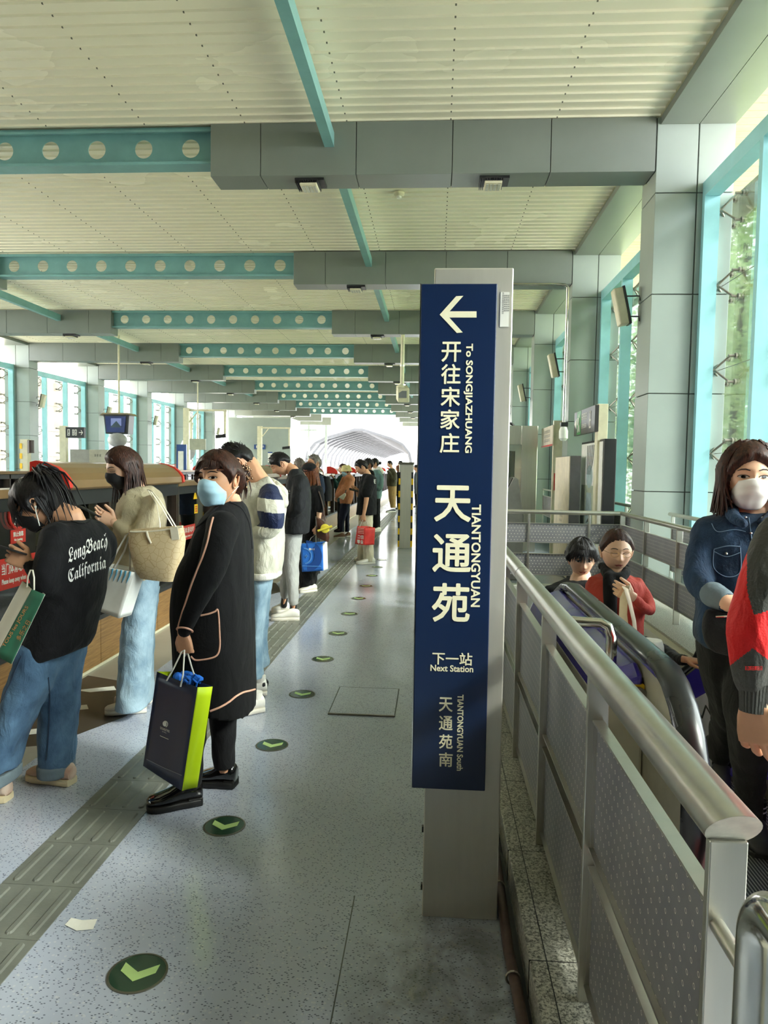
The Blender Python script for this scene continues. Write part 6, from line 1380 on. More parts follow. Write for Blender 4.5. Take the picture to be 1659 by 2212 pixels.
# ---------------------------------------------------------------- woman with long chestnut hair
def woman_chestnut():
    z = Z(560, 880, 4.608, 9.0); par = figure('woman in black with long chestnut hair, beside the man in the black zip jacket', (z.p(500, 1830).x, 9, 0))
    hc = z.p(500, 655, .05); hd = Head(hc, facing(hc, 100, -10), 1.04)
    def parts(mb):
        mb.limb([hd.w((0, -.02, -.06)), z.p(535, 770, .05), z.p(550, 850, .05)], [.05, .05, .07]); z.trunk(mb, [(500, 610, 850, .13), (500, 600, 1150, .13)], .85); z.chain(mb, [(500, 1250, 0, 40), (480, 1800, 0, 26)])
        z.chain(mb, [(590, 820, -.14, 35), (600, 980, -.17, 30), (590, 1120, -.19, 22), (575, 1190, -.2, 18)])
    body(par, hd, parts, .009, SKP, hands=[(z.p(572, 1195, -.2), (-.1, 0, -1), (0, 1, 0), (-1, 0, 0), .7, .9)], hv=.004); hd.cap(par, HLB, HL_L, .02, .08, locks=strands_down((80, 280), .62, .008, 150, .5, .016, .06), seed=21)
    mb = MB(); mb.ball(hd.w((0, -.01, .055)), (.1, .105, .075), 20, 12); mb.tube([hd.w((0, -.005, .03)), hd.w((0, -.005, .022))], .108, 24); mb.build('beret', BLACKT, par, smooth=True)
    mb = MB(); z.trunk(mb, [(500, 580, 760, .08, .05), (480, 622, 830, .18, .03), (475, 628, 950, .2), (470, 615, 1120, .2), (432, 602, 1290, .2)]); z.chain(mb, [(590, 830, -.13, 55), (608, 960, -.18, 48), (605, 1010, -.19, 46)]); garment('black_top', mb, BLACKT, par, .014, .008, .7, 51)
    lg = MB(); z.trunk(lg, [(425, 600, 1250, .2), (400, 600, 1450, .2), (392, 590, 1650, .19), (400, 560, 1800, .17)]); garment('shaggy_trousers', lg, cloth('black_fur', '#0d0d0e', .6, .5, 40, .9), par, .014, .016, .4, 53)
    WS = mat('white_shoe', '#e6e1d6', .45); shoe(par, PZ(*z.px(562, 1830), 0), PZ(*z.px(395, 1852), 0), WS, SOLEW, .07, .05, .03); shoe(par, PZ(*z.px(540, 1790), 0), PZ(*z.px(400, 1800), 0), WS, SOLEW, .07, .05, .03)
    t = thing('shoulder_bag', 'brown leather bag with a yellow planet badge on the woman with chestnut hair', 'bag', z.p(630, 1310, -.3)); BR = mat('brown_leather', '#3f2218', .35, 0, .25, 10)
    mb = MB(); mb.loft([(z.p(605, 1110, -.28), V(z.r(45), 0, -.03), V(0, .05, 0), 3), (z.p(625, 1180, -.3), V(z.r(62), 0, -.04), V(0, .07, 0), 3.5), (z.p(632, 1260, -.3), V(z.r(66), 0, -.04), V(0, .07, 0), 3.5), (z.p(632, 1315, -.3), V(z.r(58), 0, -.03), V(0, .05, 0), 3)], 24).build('bag_body', BR, t, smooth=50)
    MB().tube([z.p(655, 1130, -.28), z.p(640, 1000, -.25), z.p(600, 850, -.2), z.p(570, 790, -.1)], .012, 8, flat=.5).build('strap', BR, t, smooth=True); c = z.p(655, 1206, -.39)
    MB().ball(c, (.055, .006, .055), 16, 8).tube([c+V(-.085, -.008, -.03), c+V(0, -.012, 0), c+V(.085, -.008, .03)], .014, 6).build('planet_badge', mat('badge_yellow', '#e8d64a', .5), t, smooth=True)
    q = [z.p(412, 1355, -.3), z.p(632, 1345, -.3), z.p(640, 1625, -.3), z.p(425, 1637, -.3)]; BL = mat('blue_paper', '#2d77d8', .45, 0, .05, 6); h_ = z.p(565, 1262, -.2)
    b, fo = paper_bag('paper_bag', 'blue and white paper carrier bag held by the woman with chestnut hair', 'bag', q, (.035, .13, .0), BL, M['white'], handles=[[z.p(485, 1365, -.3), z.p(515, 1300, -.27), h_, z.p(565, 1300, -.27), z.p(565, 1360, -.3)]])
    D2 = mat('blue_deep', '#1b4d9c', .5); L2 = mat('blue_light', '#5f9ee8', .5)
    c = z.p(470, 1480, -.304); mb = MB(); mb.rings([[c+V(r*math.cos(t), 0, r*math.sin(t)) for t in np.linspace(-1.5, 1.6, 20)] for r in (.10, .19)], closed=False, cap=False); mb.build('printed_ring', D2, fo, fix=False)
    mb = MB(); mb.rings([[c+V(-.03+r*math.cos(t), -.002, r*math.sin(t)) for t in np.linspace(-1.4, 1.6, 16)] for r in (.085, .10)], closed=False, cap=False); mb.box(c.x-.02, c.x+.02, c.y-.003, c.y-.001, c.z-.006, c.z+.006).box(c.x-.006, c.x+.006, c.y-.003, c.y-.001, c.z-.02, c.z+.02); mb.box(c.x-.05, c.x+.18, c.y-.003, c.y-.001, c.z-.125, c.z-.117); mb.build('printed_mark', L2, fo, fix=False)
    mb = MB(); mb.ball(z.p(505, 1412, -.306), (.014, .001, .014)); strokes(mb, z.p(535, 1412, -.306), (1, 0, 0), (0, 0, 1), .05, .02, 2, 6); mb.build('logo', M['white'], fo, fix=False)
woman_chestnut()
# ---------------------------------------------------------------- farther people: one compact builder
def simple(label, Y, k, ox, oy, head, th, pitch, torso, topm, legs, legm, shoes, shoem, hairf, arms=(), skin=SK, hands=(), facekw=None, maskm=None, hs=1.04, name_top='top', name_leg='trousers', amp=.008, vox=.015, neck=None, group='people waiting on the platform', wid=1., eyes='open', sleeves=None, extra=None):
    z = Z(ox, oy, k, Y); base = z.p((torso[-1][0]+torso[-1][1])/2, torso[-1][2]); par = figure(label, (base.x, Y, 0), group)
    hc = z.p(*head); hd = Head(hc, facing(hc, th, pitch), hs, wid); top = z.p((torso[0][0]+torso[0][1])/2, torso[0][2], torso[0][4] if len(torso[0]) > 4 else 0)
    def parts(mb):
        mb.limb([hd.w((0, -.03, -.06)), (hd.w((0, -.03, -.06))+top)/2, top, z.p((torso[1][0]+torso[1][1])/2, torso[1][2])], [.052, .054, .06, .07]); z.trunk(mb, [(a[0], a[1], a[2], a[3]) for a in torso[1:]], .72)
        for lg in legs: z.trunk(mb, lg, .5)
        for a in arms: z.chain(mb, a, .62)
        if extra: extra(z, mb)
    body(par, hd, parts, .009 if vox > .012 else .007, skin, hands=hands(z) if callable(hands) else hands, hv=.0028 if Y < 6 else .004); hd.face(par, eyes, mouth=maskm is None, **(facekw or {}))
    if maskm: hd.mask(par, maskm)
    hairf(hd, par)
    mb = MB(); z.trunk(mb, torso)
    for a in (sleeves if sleeves is not None else arms): z.chain(mb, a)
    tp = garment(name_top, mb, topm, par, vox, amp, .8, int(Y*10))
    lo = MB()
    for lg in legs: z.trunk(lo, lg)
    if legs: garment(name_leg, lo, legm, par, vox, amp, .8, int(Y*10)+3)
    for h, t in shoes: shoe(par, PZ(*z.px(*h), 0), PZ(*z.px(*t), 0), shoem[0], shoem[1], .08, .05, .028)
    return z, hd, par, tp
cap_s = lambda m, sd=1, **kw: (lambda hd, par: hd.cap(par, m, HL_S, .014, .1, locks=tufts(90, .018, .004, (.35, 1.4), (0, .008, .002)), seed=sd, **kw))
DS = (M['black'], SOLEB); WSH = (mat('white_leather', '#ebe8e0', .35), SOLEW)
NVJ = cloth('navy_jacket', '#1e2c42', .7, .2, 8, .6)
z, hd, par, tp = simple('older man in a navy jacket and blue mask with a backpack, by the screen doors', 10.2, 4.608, 560, 880, (545, 560, 0), 60, 4, [(500, 590, 640, .1), (455, 640, 690, .2), (460, 655, 800, .21), (480, 650, 950, .2), (480, 640, 1090, .2)], NVJ, [[(490, 630, 1080, .14, 0), (500, 600, 1300, .1, 0), (510, 590, 1600, .09, 0)]], BLKP, [((600, 1650), (490, 1655))], DS, cap_s(HGR, 3), arms=[[(600, 720, -.15, 50), (610, 850, -.18, 44), (540, 930, -.2, 36)]], maskm=MASKB, vox=.013)
mb = MB(); a = [hd.w((x, .098, .013+z_)) for x, z_ in ((-.055, 0), (-.03, .014), (0, .004), (.03, .014), (.055, 0))]; mb.tube(a, .002, 5).tube([hd.w((.055, .098, .013)), hd.w((.078, .0, .02))], .002, 5).tube([hd.w((-.055, .098, .013)), hd.w((-.078, .0, .02))], .002, 5); mb.build('spectacles', M['dark'], par)
t = thing('backpack', 'black backpack on the older man in the navy jacket', 'bag', z.p(665, 950, .05)); MB().loft([(z.p(668, 690, .05), V(z.r(30), 0, 0), V(0, .13, 0), 3), (z.p(678, 800, .05), V(z.r(44), 0, 0), V(0, .16, 0), 3), (z.p(680, 930, .05), V(z.r(40), 0, 0), V(0, .15, 0), 3)], 24).build('bag_body', BLACKT, t, smooth=50); MB().tube([z.p(660, 690, -.1), z.p(610, 665, -.12), z.p(575, 720, -.2), z.p(590, 830, -.22)], .016, 8, flat=.5).build('strap', BLACKT, t, smooth=True)
simple('person with cropped dark hair almost hidden behind the man in the black zip jacket', 11.6, 4.608, 560, 880, (400, 585, 0), 150, 0, [(375, 430, 650, .1), (330, 480, 700, .2), (330, 480, 900, .2), (340, 470, 1050, .2)], BLACKT, [[(350, 460, 1040, .14), (360, 440, 1350, .1), (370, 430, 1560, .09)]], BLKP, [((430, 1590), (340, 1595))], DS, cap_s(HGR, 5))
PK = cloth('peach_fleece', '#d68e68', .85, .08, 7, .6); NVP = cloth('navy_trouser', '#1c1f33', .8, .25, 7, .6)
z, hd, par, tp = simple('woman in a peach hoodie, cream bucket hat and blue mask, leaning on the screen door', 16.0, 10.056, 640, 960, (1085, 590, 0), 48, -4, [(1080, 1190, 660, .1), (1040, 1270, 730, .2), (1000, 1260, 850, .22), (960, 1255, 1000, .22), (945, 1240, 1150, .21), (945, 1200, 1290, .2)], PK, [[(960, 1180, 1260, .15, -.05), (930, 1130, 1450, .12, -.08), (920, 1060, 1650, .1, -.1), (940, 1040, 1900, .1, -.1)], [(1000, 1175, 1300, .14, .1), (1050, 1160, 1550, .11, .12), (1055, 1155, 1900, .1, .12)]], NVP, [((1050, 2030), (815, 2035)), ((1165, 2005), (1050, 2010))], (cloth('sneaker_tan', '#8f6a54', .7), SOLEW), lambda hd, par: hd.cap(par, HB, HL_L, .015, .1, seed=6), arms=[[(1150, 760, -.17, 95), (1080, 930, -.22, 80), (960, 1050, -.24, 65), (890, 1120, -.24, 52)], [(1060, 760, .17, 90), (960, 960, .2, 75), (880, 1110, .15, 50)]], maskm=MASKB, hands=lambda z: [(z.p(880, 1130, -.2), (-.3, -.1, -1), (.6, .6, 0), (-.5, -.6, 0), .5, 1.0)])
hm = MB(); secs = [(.128, -.002), (.118, .015), (.106, .035), (.100, .07), (.088, .11), (.05, .125), (.01, .128)]; hm.rings([[hd.w((r*1.0*math.cos(t), -.004+r*1.08*math.sin(t), zz+.012)) for t in np.linspace(0, 2*math.pi, 28, endpoint=False)] for r, zz in secs]); hm.build('bucket_hat', cloth('hat_cream', '#d8c68e', .8), par, smooth=True)
t = thing('small_bag', 'small cream pouch at the hip of the woman in the peach hoodie', 'bag', z.p(990, 1190, -.3)); MB().prism([z.p(910, 1150, -.32), z.p(1060, 1050, -.32), z.p(1080, 1100, -.32), z.p(1020, 1210, -.32)], (0, .05, 0)).build('pouch', CRM, t, bev=.015); MB().tube([z.p(1060, 1060, -.3), z.p(1140, 800, -.24), z.p(1190, 690, -.1)], .01, 6).build('strap', M['dark'], t)
TG = cloth('teal_fleece', '#1c3c3a', .85, .2, 7, .5)
z, hd, par, tp = simple('person in a dark green top raising a phone, behind the woman in the peach hoodie', 16.9, 10.056, 640, 960, (1010, 545, 0), 80, 0, [(980, 1060, 640, .1), (930, 1110, 700, .2), (900, 1120, 850, .21), (880, 1110, 1100, .2), (885, 1080, 1250, .2)], TG, [[(890, 1070, 1230, .14), (890, 1000, 1500, .1), (890, 980, 1850, .09)]], BLKP, [((960, 1910), (830, 1900))], DS, lambda hd, par: hd.cap(par, HBR, HL_L, .018, .1, seed=7), arms=[[(960, 740, -.15, 75), (880, 920, -.18, 62), (850, 830, -.25, 48), (830, 760, -.28, 40)]], hands=lambda z: [(z.p(825, 750, -.28), (-.5, 0, .8), (-.5, .5, -.3), (0, -.6, .6), .5, 1.0)])
phone(z.p(782, 690, -.3), (-.3, 0, .9), (.8, .2, .3), 'phone held up by the person in dark green')
# man in black t-shirt and cream trousers
CT = cloth('cream_trouser', '#cfc6ac', .8, .07, 6, .6)
z = Z(560, 880, 4.608, 11.8)
z, hd, par, tp = simple('man in a black T-shirt and cream trousers holding a red snack bag', 11.8, 4.608, 560, 880, (1018, 598, 0), 82, -26, [(1035, 1110, 660, .09), (1012, 1160, 705, .2), (995, 1172, 800, .225), (978, 1172, 930, .225), (962, 1170, 1068, .22)], BLACKT, [[(985, 1135, 1040, .16, -.03), (995, 1135, 1200, .14, -.06), (1025, 1140, 1360, .13, -.08), (1042, 1142, 1530, .13, -.08)], [(985, 1120, 1060, .14, .1), (985, 1090, 1250, .12, .12), (975, 1060, 1450, .12, .13), (980, 1050, 1520, .12, .13)]], CT, [((1147, 1556), (970, 1566)), ((1060, 1522), (952, 1530))], WSH, cap_s(HB, 11), arms=[[(1105, 730, -.17, 62), (1075, 860, -.24, 44), (1060, 960, -.25, 36), (1042, 1060, -.25, 27)], [(1050, 740, .17, 60), (1000, 880, .2, 44), (975, 820, .1, 30)]], hands=[(P(560+1040/4.608, 880+1070/4.608, 11.55), (-.08, 0, -1), (.2, .9, 0), (-.95, 0, 0), .55, 1.02), (P(560+985/4.608, 880+825/4.608, 11.9), (-.9, -.1, .15), (0, -.2, .9), (0, .7, .5), .5, 1.0)], sleeves=[[(1105, 730, -.17, 66), (1085, 800, -.22, 62), (1072, 850, -.24, 58)], [(1050, 740, .17, 60), (1010, 850, .2, 50)]], vox=.013, name_top='tshirt')
bp_ = onto(tp, *z.px(1150, 738), .012)
if bp_: strokes(MB(), bp_, (.9, .3, 0), (0, 0, 1), .05, .07, 1, 4).build('back_print', M['white'], tp, fix=False)
phone(z.p(940, 822, .05), (-.9, -.2, .2), (0, -.4, .9), 'phone in the hand of the man in the black T-shirt')
q = [z.p(975, 1182, -.26), z.p(1050, 1200, -.30), z.p(1040, 1370, -.32), z.p(952, 1358, -.28)]; RD = mat('red_film', '#d8332a', .4, 0, .1, 8, coat=.2); hh = z.p(1040, 1155, -.25)
b, fo = paper_bag('snack_bag', 'red snack shop carrier bag with white characters, held by the man in the black T-shirt', 'bag', q, (.16, .07, .0), RD, RD, handles=[[z.p(1000, 1190, -.28), z.p(1030, 1120, -.26), hh, z.p(1070, 1130, -.26), z.p(1085, 1200, -.2)]])
print_on(fo, '口袋', *z.px(1010, 1290), 13, 8, .1, M['white'], fo, 'lettering', .006, bold=.02); print_on(fo, '零食', *z.px(1005, 1338), 14, 9, .1, M['white'], fo, 'lettering', .006, bold=.02)
mb = MB()
for i in range(4):
    a, c_ = onto(fo, *z.px(982, 1200+i*16), .006), onto(fo, *z.px(1040, 1208+i*16), .006)
    if a and c_: mb.tube([a, c_], .006, 4)
mb.build('printed_line', mat('print_pink', '#eda79c', .5), fo)
simple('person with short dark hair right behind the man in the black T-shirt', 14.6, 4.608, 560, 880, (1083, 572, 0), 70, 0, [(1060, 1120, 620, .09), (1040, 1150, 660, .18), (1040, 1150, 860, .2), (1040, 1140, 1000, .2)], BLACKT, [[(1050, 1130, 980, .14), (1060, 1120, 1200, .1), (1070, 1110, 1330, .09)]], BLKP, [((1115, 1360), (1040, 1362))], DS, cap_s(HB, 12))
TJ = cloth('dusty_teal', '#66807f', .85, .1, 7, .6)
def bunhair(hd, par):
    def fn(h, mb, g): mb.ball(h.w((0, -.125, .01)), .04, 12, 8)
    hd.cap(par, HB, HL_L, .014, .08, locks=fn, seed=13)
z, hd, par, tp = simple('woman in a dusty teal jacket and black trousers, dark hair in a bun', 18.0, 4.608, 560, 880, (1150, 558, 0), 78, 0, [(1140, 1205, 620, .1), (1125, 1222, 660, .2), (1120, 1228, 760, .21), (1130, 1222, 860, .2), (1160, 1212, 910, .18)], TJ, [[(1130, 1210, 880, .14, 0), (1130, 1205, 1050, .12, 0), (1125, 1205, 1200, .12, 0)]], BLKP, [((1208, 1236), (1122, 1240))], WSH, bunhair, arms=[[(1205, 690, -.16, 32), (1205, 800, -.2, 28), (1150, 780, -.22, 22)]])
mb = MB(); mb.limb([z.p(1130, 635, .05), z.p(1190, 620, .0), z.p(1215, 640, 0)], [.07, .085, .07]); mesh_obj('hood', remesh(mb, .016, 2), WHITEC, par)
OL = cloth('olive_jacket', '#3f3a26', .7, .25, 8, .6); TN = cloth('tan_trouser', '#9a7c4e', .8, .1, 7, .6)
simple('young man in an olive jacket and tan trousers, far down the platform', 26.0, 4.608, 560, 880, (1300, 566, 0), 75, -10, [(1290, 1345, 605, .1), (1275, 1368, 650, .2), (1268, 1376, 720, .21), (1272, 1370, 785, .2)], OL, [[(1278, 1370, 775, .17, 0), (1285, 1365, 880, .14, 0), (1305, 1358, 1000, .12, 0)]], TN, [((1352, 1040), (1265, 1045))], (M['black'], SOLEW), cap_s(HB, 15), arms=[[(1345, 660, -.15, 26), (1340, 720, -.2, 22), (1285, 640, -.2, 16)]])
simple('person in black with reddish hair, half hidden by the hazard-striped post', 28.0, 4.608, 560, 880, (1382, 610, 0), 100, 0, [(1370, 1410, 640, .1), (1358, 1415, 680, .18), (1355, 1415, 800, .2), (1355, 1412, 860, .2)], BLACKT, [[(1362, 1410, 850, .14, 0), (1368, 1400, 950, .1, 0), (1372, 1400, 1000, .09, 0)]], BLKP, [((1402, 1012), (1362, 1016))], DS, lambda hd, par: hd.cap(par, HLB, HL_L, .018, .1, locks=strands_down((80, 280), .25, .009, 60, .5, .016, .04), seed=16))
simple('tall dark-haired person whose head shows just left of the hazard-striped post', 30.0, 4.608, 560, 880, (1405, 562, 0), 85, 0, [(1395, 1430, 610, .1), (1385, 1440, 650, .19), (1385, 1440, 760, .2), (1388, 1438, 830, .2)], NVJ, [[(1390, 1436, 820, .14, 0), (1395, 1430, 980, .1, 0)]], BLKP, [((1430, 990), (1392, 994))], DS, cap_s(HB, 18))
simple('dark-haired person in grey between the hazard-striped post and the sign pillar', 30.0, 4.608, 560, 880, (1562, 605, 0), 90, 0, [(1552, 1580, 645, .1), (1540, 1590, 690, .19), (1540, 1590, 800, .2), (1542, 1586, 860, .2)], cloth('grey_coat', '#5b6066', .8), [[(1545, 1585, 850, .14, 0), (1550, 1580, 980, .1, 0)]], BLKP, [((1580, 992), (1540, 996))], DS, cap_s(HB, 19))
# ---------------------------------------------------------------- people on and off the escalator
EG = 'people riding up the escalator'
RDS = cloth('red_shirt', '#b8453a', .7, .1, 7, .6)
z, hd, par, tp = simple('woman in a coral red shirt, black scarf and spectacles riding up the escalator', 4.3, 7.541, 1220, 1130, (838, 470, 0), -14, -6, [(700, 1000, 800, .08, .03), (560, 1090, 850, .12, .02), (420, 1210, 920, .13), (345, 1285, 1050, .135), (370, 1290, 1250, .14), (400, 1270, 1500, .15), (420, 1260, 1800, .15)], RDS, [[(450, 850, 1780, .12, 0), (500, 820, 2600, .1, 0), (540, 800, 3560, .09, 0)], [(800, 1240, 1780, .12, 0), (860, 1180, 2600, .1, 0), (900, 1140, 3560, .09, 0)]], DENIMD, [], DS,
    lambda hd, par: hd.cap(par, HBR, [(0, .74), (30, .70), (52, .50), (70, .10), (84, -.02), (92, .12), (112, .05), (125, -.4), (150, -.66), (180, -.7)], .014, .1, crown=.006, locks=tufts(90, .006, .005, (.95, 1.4), (0, -.03, -.006)), seed=23),
    arms=[[(470, 960, -.02, 115), (400, 1200, -.05, 110), (430, 1420, -.12, 90)], [(1190, 980, -.02, 110), (1330, 1220, -.06, 115), (1370, 1400, -.12, 105), (1280, 1370, -.2, 92), (1140, 1230, -.25, 72)]], skin=SKP, hands=lambda z: [(z.p(1085, 1190, -.26), z.p(930, 1110, -.28)-z.p(1085, 1190, -.26), (-.2, .6, .3), (.1, -.1, .9), [.55, .7, .8, .85], 1.0)], extra=lambda z, mb: z.chain(mb, [(1150, 1240, -.25, 40), (1085, 1190, -.26, 36)]), facekw={}, vox=.011, amp=.007, name_top='shirt', group=EG, wid=1.10, eyes='closed', hs=1.03)
GLS = MB(); 
for sx in (1, -1): GLS.tube([hd.w((sx*.033+.022*math.cos(t), .107, .008+.015*math.sin(t))) for t in np.linspace(0, 6.28, 20)], .0011, 5).tube([hd.w((sx*.055, .106, .012)), hd.w((sx*.079, .03, .016)), hd.w((sx*.080, -.01, .016))], .0011, 5)
GLS.tube([hd.w((-.011, .107, .011)), hd.w((0, .110, .013)), hd.w((.011, .107, .011))], .0011, 5).build('spectacles', mat('gold_rim', '#b98b4a', .25, .9), par)
sc = MB(); z.chain(sc, [(640, 720, .05, 70), (700, 830, -.06, 95), (830, 900, -.13, 100), (960, 860, -.10, 85), (1010, 760, -.02, 70)]); z.chain(sc, [(600, 700, .1, 70), (800, 700, .16, 75), (1000, 720, .1, 65)]); z.chain(sc, [(720, 880, -.13, 100), (730, 1050, -.17, 105), (740, 1250, -.18, 110), (750, 1520, -.18, 105)]); z.chain(sc, [(960, 930, -.14, 60), (930, 1010, -.16, 60)])
garment('scarf', sc, BLACK, par, .010, .006, .35, 71)
t = thing('tote_bag', 'white cloth bag on long straps held by the woman in the coral red shirt', 'bag', z.p(1180, 2100, -.4)); ST = cloth('strap_cream', '#d9c7b0', .8)
for pts in ([(985, 1060, -.30), (1000, 1090, -.33), (1060, 1300, -.34), (1130, 1600, -.36), (1160, 1900, -.38)], [(1060, 1070, -.30), (1010, 1060, -.29), (960, 1250, -.30), (950, 1500, -.32), (1000, 1900, -.34)]): MB().tube([z.p(*p) for p in pts], .022, 8, flat=.25, up=(0, 1, 0)).build('strap', ST, t, smooth=True)
mb = MB(); z.trunk(mb, [(960, 1560, 1880, .05, -.36), (930, 1600, 2100, .08, -.36), (960, 1560, 2500, .08, -.36)]); garment('bag_body', mb, WHITEC, t, .012, .01, .8, 73)
z, hd, par, tp = simple('young man with a heavy black fringe riding up the escalator behind the purple balustrade', 4.75, 7.541, 1220, 1130, (272, 590, 0), -10, -10, [(170, 390, 880, .09, .03), (20, 490, 940, .12), (-170, 570, 1000, .13), (-330, 600, 1080, .14), (-360, 620, 1250, .145), (-330, 600, 1900, .14)], BLACKT, [[(-100, 230, 1880, .12, 0), (0, 240, 2700, .1, 0), (30, 230, 3600, .09, 0)], [(220, 560, 1880, .12, 0), (250, 480, 2700, .1, 0), (260, 460, 3600, .09, 0)]], BLKP, [], DS,
    lambda hd, par: hd.cap(par, HB, [(0, .40), (40, .34), (62, .12), (72, -.12), (84, -.05), (92, .12), (112, .05), (125, -.4), (150, -.6), (180, -.64)], .030, .1, locks=both(bangs(110, (-70, 70), .95, .012, .0055, .026, .006), tufts(140, .02, .006, (.2, 1.3), (0, .01, -.01))), seed=25), arms=[[(-250, 1110, -.0, 110), (-330, 1300, -.04, 100), (-340, 1500, -.08, 90)]], skin=SKP, vox=.012, name_top='shirt', group=EG, hs=1.04)
# passenger lower down whose arm reaches the far handrail
z, hd, par, tp = simple('passenger in black low on the escalator, one hand on the far handrail', 5.3, 4.255, 1380, 1380, (-100, -150, 0), -10, -10, [(-150, -50, -40, .1), (-240, 60, 20, .14), (-260, 90, 200, .15), (-250, 80, 500, .15)], BLACKT, [[(-200, -80, 480, .12, 0), (-190, -90, 1200, .1, 0)], [(-60, 60, 480, .12, 0), (-60, 50, 1200, .1, 0)]], BLKP, [], DS, cap_s(HB, 27), arms=[[(60, 40, -.05, 70), (220, 100, -.2, 62), (330, 180, -.5, 52), (420, 195, -.9, 42)]], vox=.013, group=EG, hands=[(P(1380+425/4.255, 1380+190/4.255, 4.35), (.9, -.5, .05), (0, -.2, -1), (-.3, -.9, 0), .5, 1.0)])
# woman in the denim shirt stepping off
z = Z(1420, 940, 2.305, 2.78)
z, hd, par, tp = simple('woman in a denim shirt, white mask and black trousers stepping off the escalator', 2.78, 2.305, 1420, 940, (452, 215, 0), -12, -4, [(400, 545, 372, .07, .02), (300, 650, 395, .1, .01), (215, 730, 430, .115), (185, 755, 520, .135), (190, 750, 700, .15), (205, 735, 850, .155), (195, 745, 1010, .16), (260, 700, 1075, .15)], DENIMD,
    [[(400, 700, 950, .14, -.05), (370, 620, 1150, .12, -.08), (340, 575, 1320, .105, -.12), (365, 550, 1490, .095, -.12), (385, 530, 1700, .08, -.05), (405, 508, 1892, .06, 0)], [(210, 500, 950, .14, .05), (215, 470, 1150, .12, .06), (270, 420, 1350, .10, .1), (270, 385, 1480, .09, .22), (245, 355, 1620, .075, .32)]], BLKP, [], DS,
    lambda hd, par: hd.cap(par, HBR, [(0, .60), (25, .50), (45, .30), (60, -.1), (75, -.5), (90, -.6), (125, -.7), (150, -.8), (180, -.85)], .020, .06, locks=strands_down((56, 304), .115, .008, 190, 1.0, .022, .014, .002), seed=29, soft=.12),
    arms=[[(245, 478, -.02, 74), (200, 620, -.05, 68), (205, 725, -.1, 66), (262, 788, -.18, 60), (340, 830, -.24, 52)], [(720, 480, -.02, 82), (760, 640, -.05, 80), (740, 760, -.12, 72), (640, 830, -.22, 56)]], skin=SKP, maskm=MASKW, vox=.011, name_top='denim_shirt', amp=.007, group='people off the escalator', hs=1.05, wid=1.04, hands=lambda z: [(z.p(500, 880, -.3), (.9, -.1, -.15), (0, .9, -.2), (0, -.2, .9), .5, .95)], extra=lambda z, mb: z.chain(mb, [(345, 832, -.25, 42), (430, 862, -.28, 34), (500, 880, -.3, 28)]))
cu = MB(); z.chain(cu, [(275, 792, -.19, 62), (325, 820, -.23, 57)]); garment('rolled_cuff', cu, cloth('denim_inside', '#6a7880', .85), tp, .010, .004, 1, 81)
Q = lambda L: [z.px(a, b) for a, b in L]
STI = mat('stitch', '#6d87a3', .8)
for L in ([(282, 570), (282, 660), (345, 705), (412, 680), (413, 560)], [(282, 568), (350, 552), (413, 555)], [(284, 580), (345, 605), (412, 585)], [(270, 440), (300, 480), (380, 470), (440, 480)], [(455, 410), (470, 520), (485, 660), (490, 820)], [(520, 410), (505, 520), (515, 660)]): seam(tp, Q(L), .0016, STI, tp, 'stitching')
sn = MB()
for a, b in ((343, 590), (465, 487), (478, 572), (505, 487), (523, 412), (440, 412)):
    p = onto(tp, *z.px(a, b), .004)
    if p: sn.ball(p, .0055, 8, 5)
sn.build('snap_button', M['chrome'], tp)
co = MB(); z.chain(co, [(395, 362, .06, 30), (370, 400, -.06, 34), (430, 440, -.14, 22)]); z.chain(co, [(560, 362, .06, 30), (580, 395, -.06, 34), (520, 440, -.14, 22)]); garment('collar', co, DENIMD, tp, .008, .003, 1, 82)
ins = MB(); z.trunk(ins, [(425, 540, 375, .075, .02), (445, 520, 430, .1, -.02), (460, 505, 500, .1, -.04)]); garment('black_undershirt', ins, BLACKT, par, .010, .002, 1, 83)
for h, t in (((600, 2015), (440, 2140)), ((330, 1640), (260, 1790))):
    a = PZ(*z.px(470, 1985), 0) if h[0] == 600 else PZ(*z.px(330, 1660), 0); b = PZ(*z.px(520, 2125), 0) if h[0] == 600 else PZ(*z.px(300, 1800), 0); dd = (b-a).normalized(); s = shoe(par, b-dd*.25, b, M['black'], SOLEB, .08, .05, .03)
    sk = MB(); c0 = b-dd*.20
    sk.tube([c0+V(0, 0, .08), c0+V(0, 0, .17)], .045, 14); sk.build('sock', BLKP, s, smooth=True); st_ = MB()
    for zz in (.125, .145): st_.tube([c0+V(0, 0, zz), c0+V(0, 0, zz+.006)], .0465, 14)
    st_.build('sock_stripe', M['white'], s, smooth=True)
t = thing('waist_bag', 'black fabric bag at the waist of the woman in the denim shirt', 'bag', z.p(330, 1080, -.25)); mb = MB(); z.trunk(mb, [(255, 470, 868, .05, -.22), (240, 520, 940, .07, -.23), (255, 510, 1040, .07, -.23), (300, 460, 1095, .05, -.22)]); garment('bag_body', mb, BLACKT, t, .010, .008, .8, 85); MB().tube([z.p(290, 905, -.305), z.p(330, 903, -.308), z.p(390, 898, -.31)], .003, 5).build('zip', M['chrome'], t)
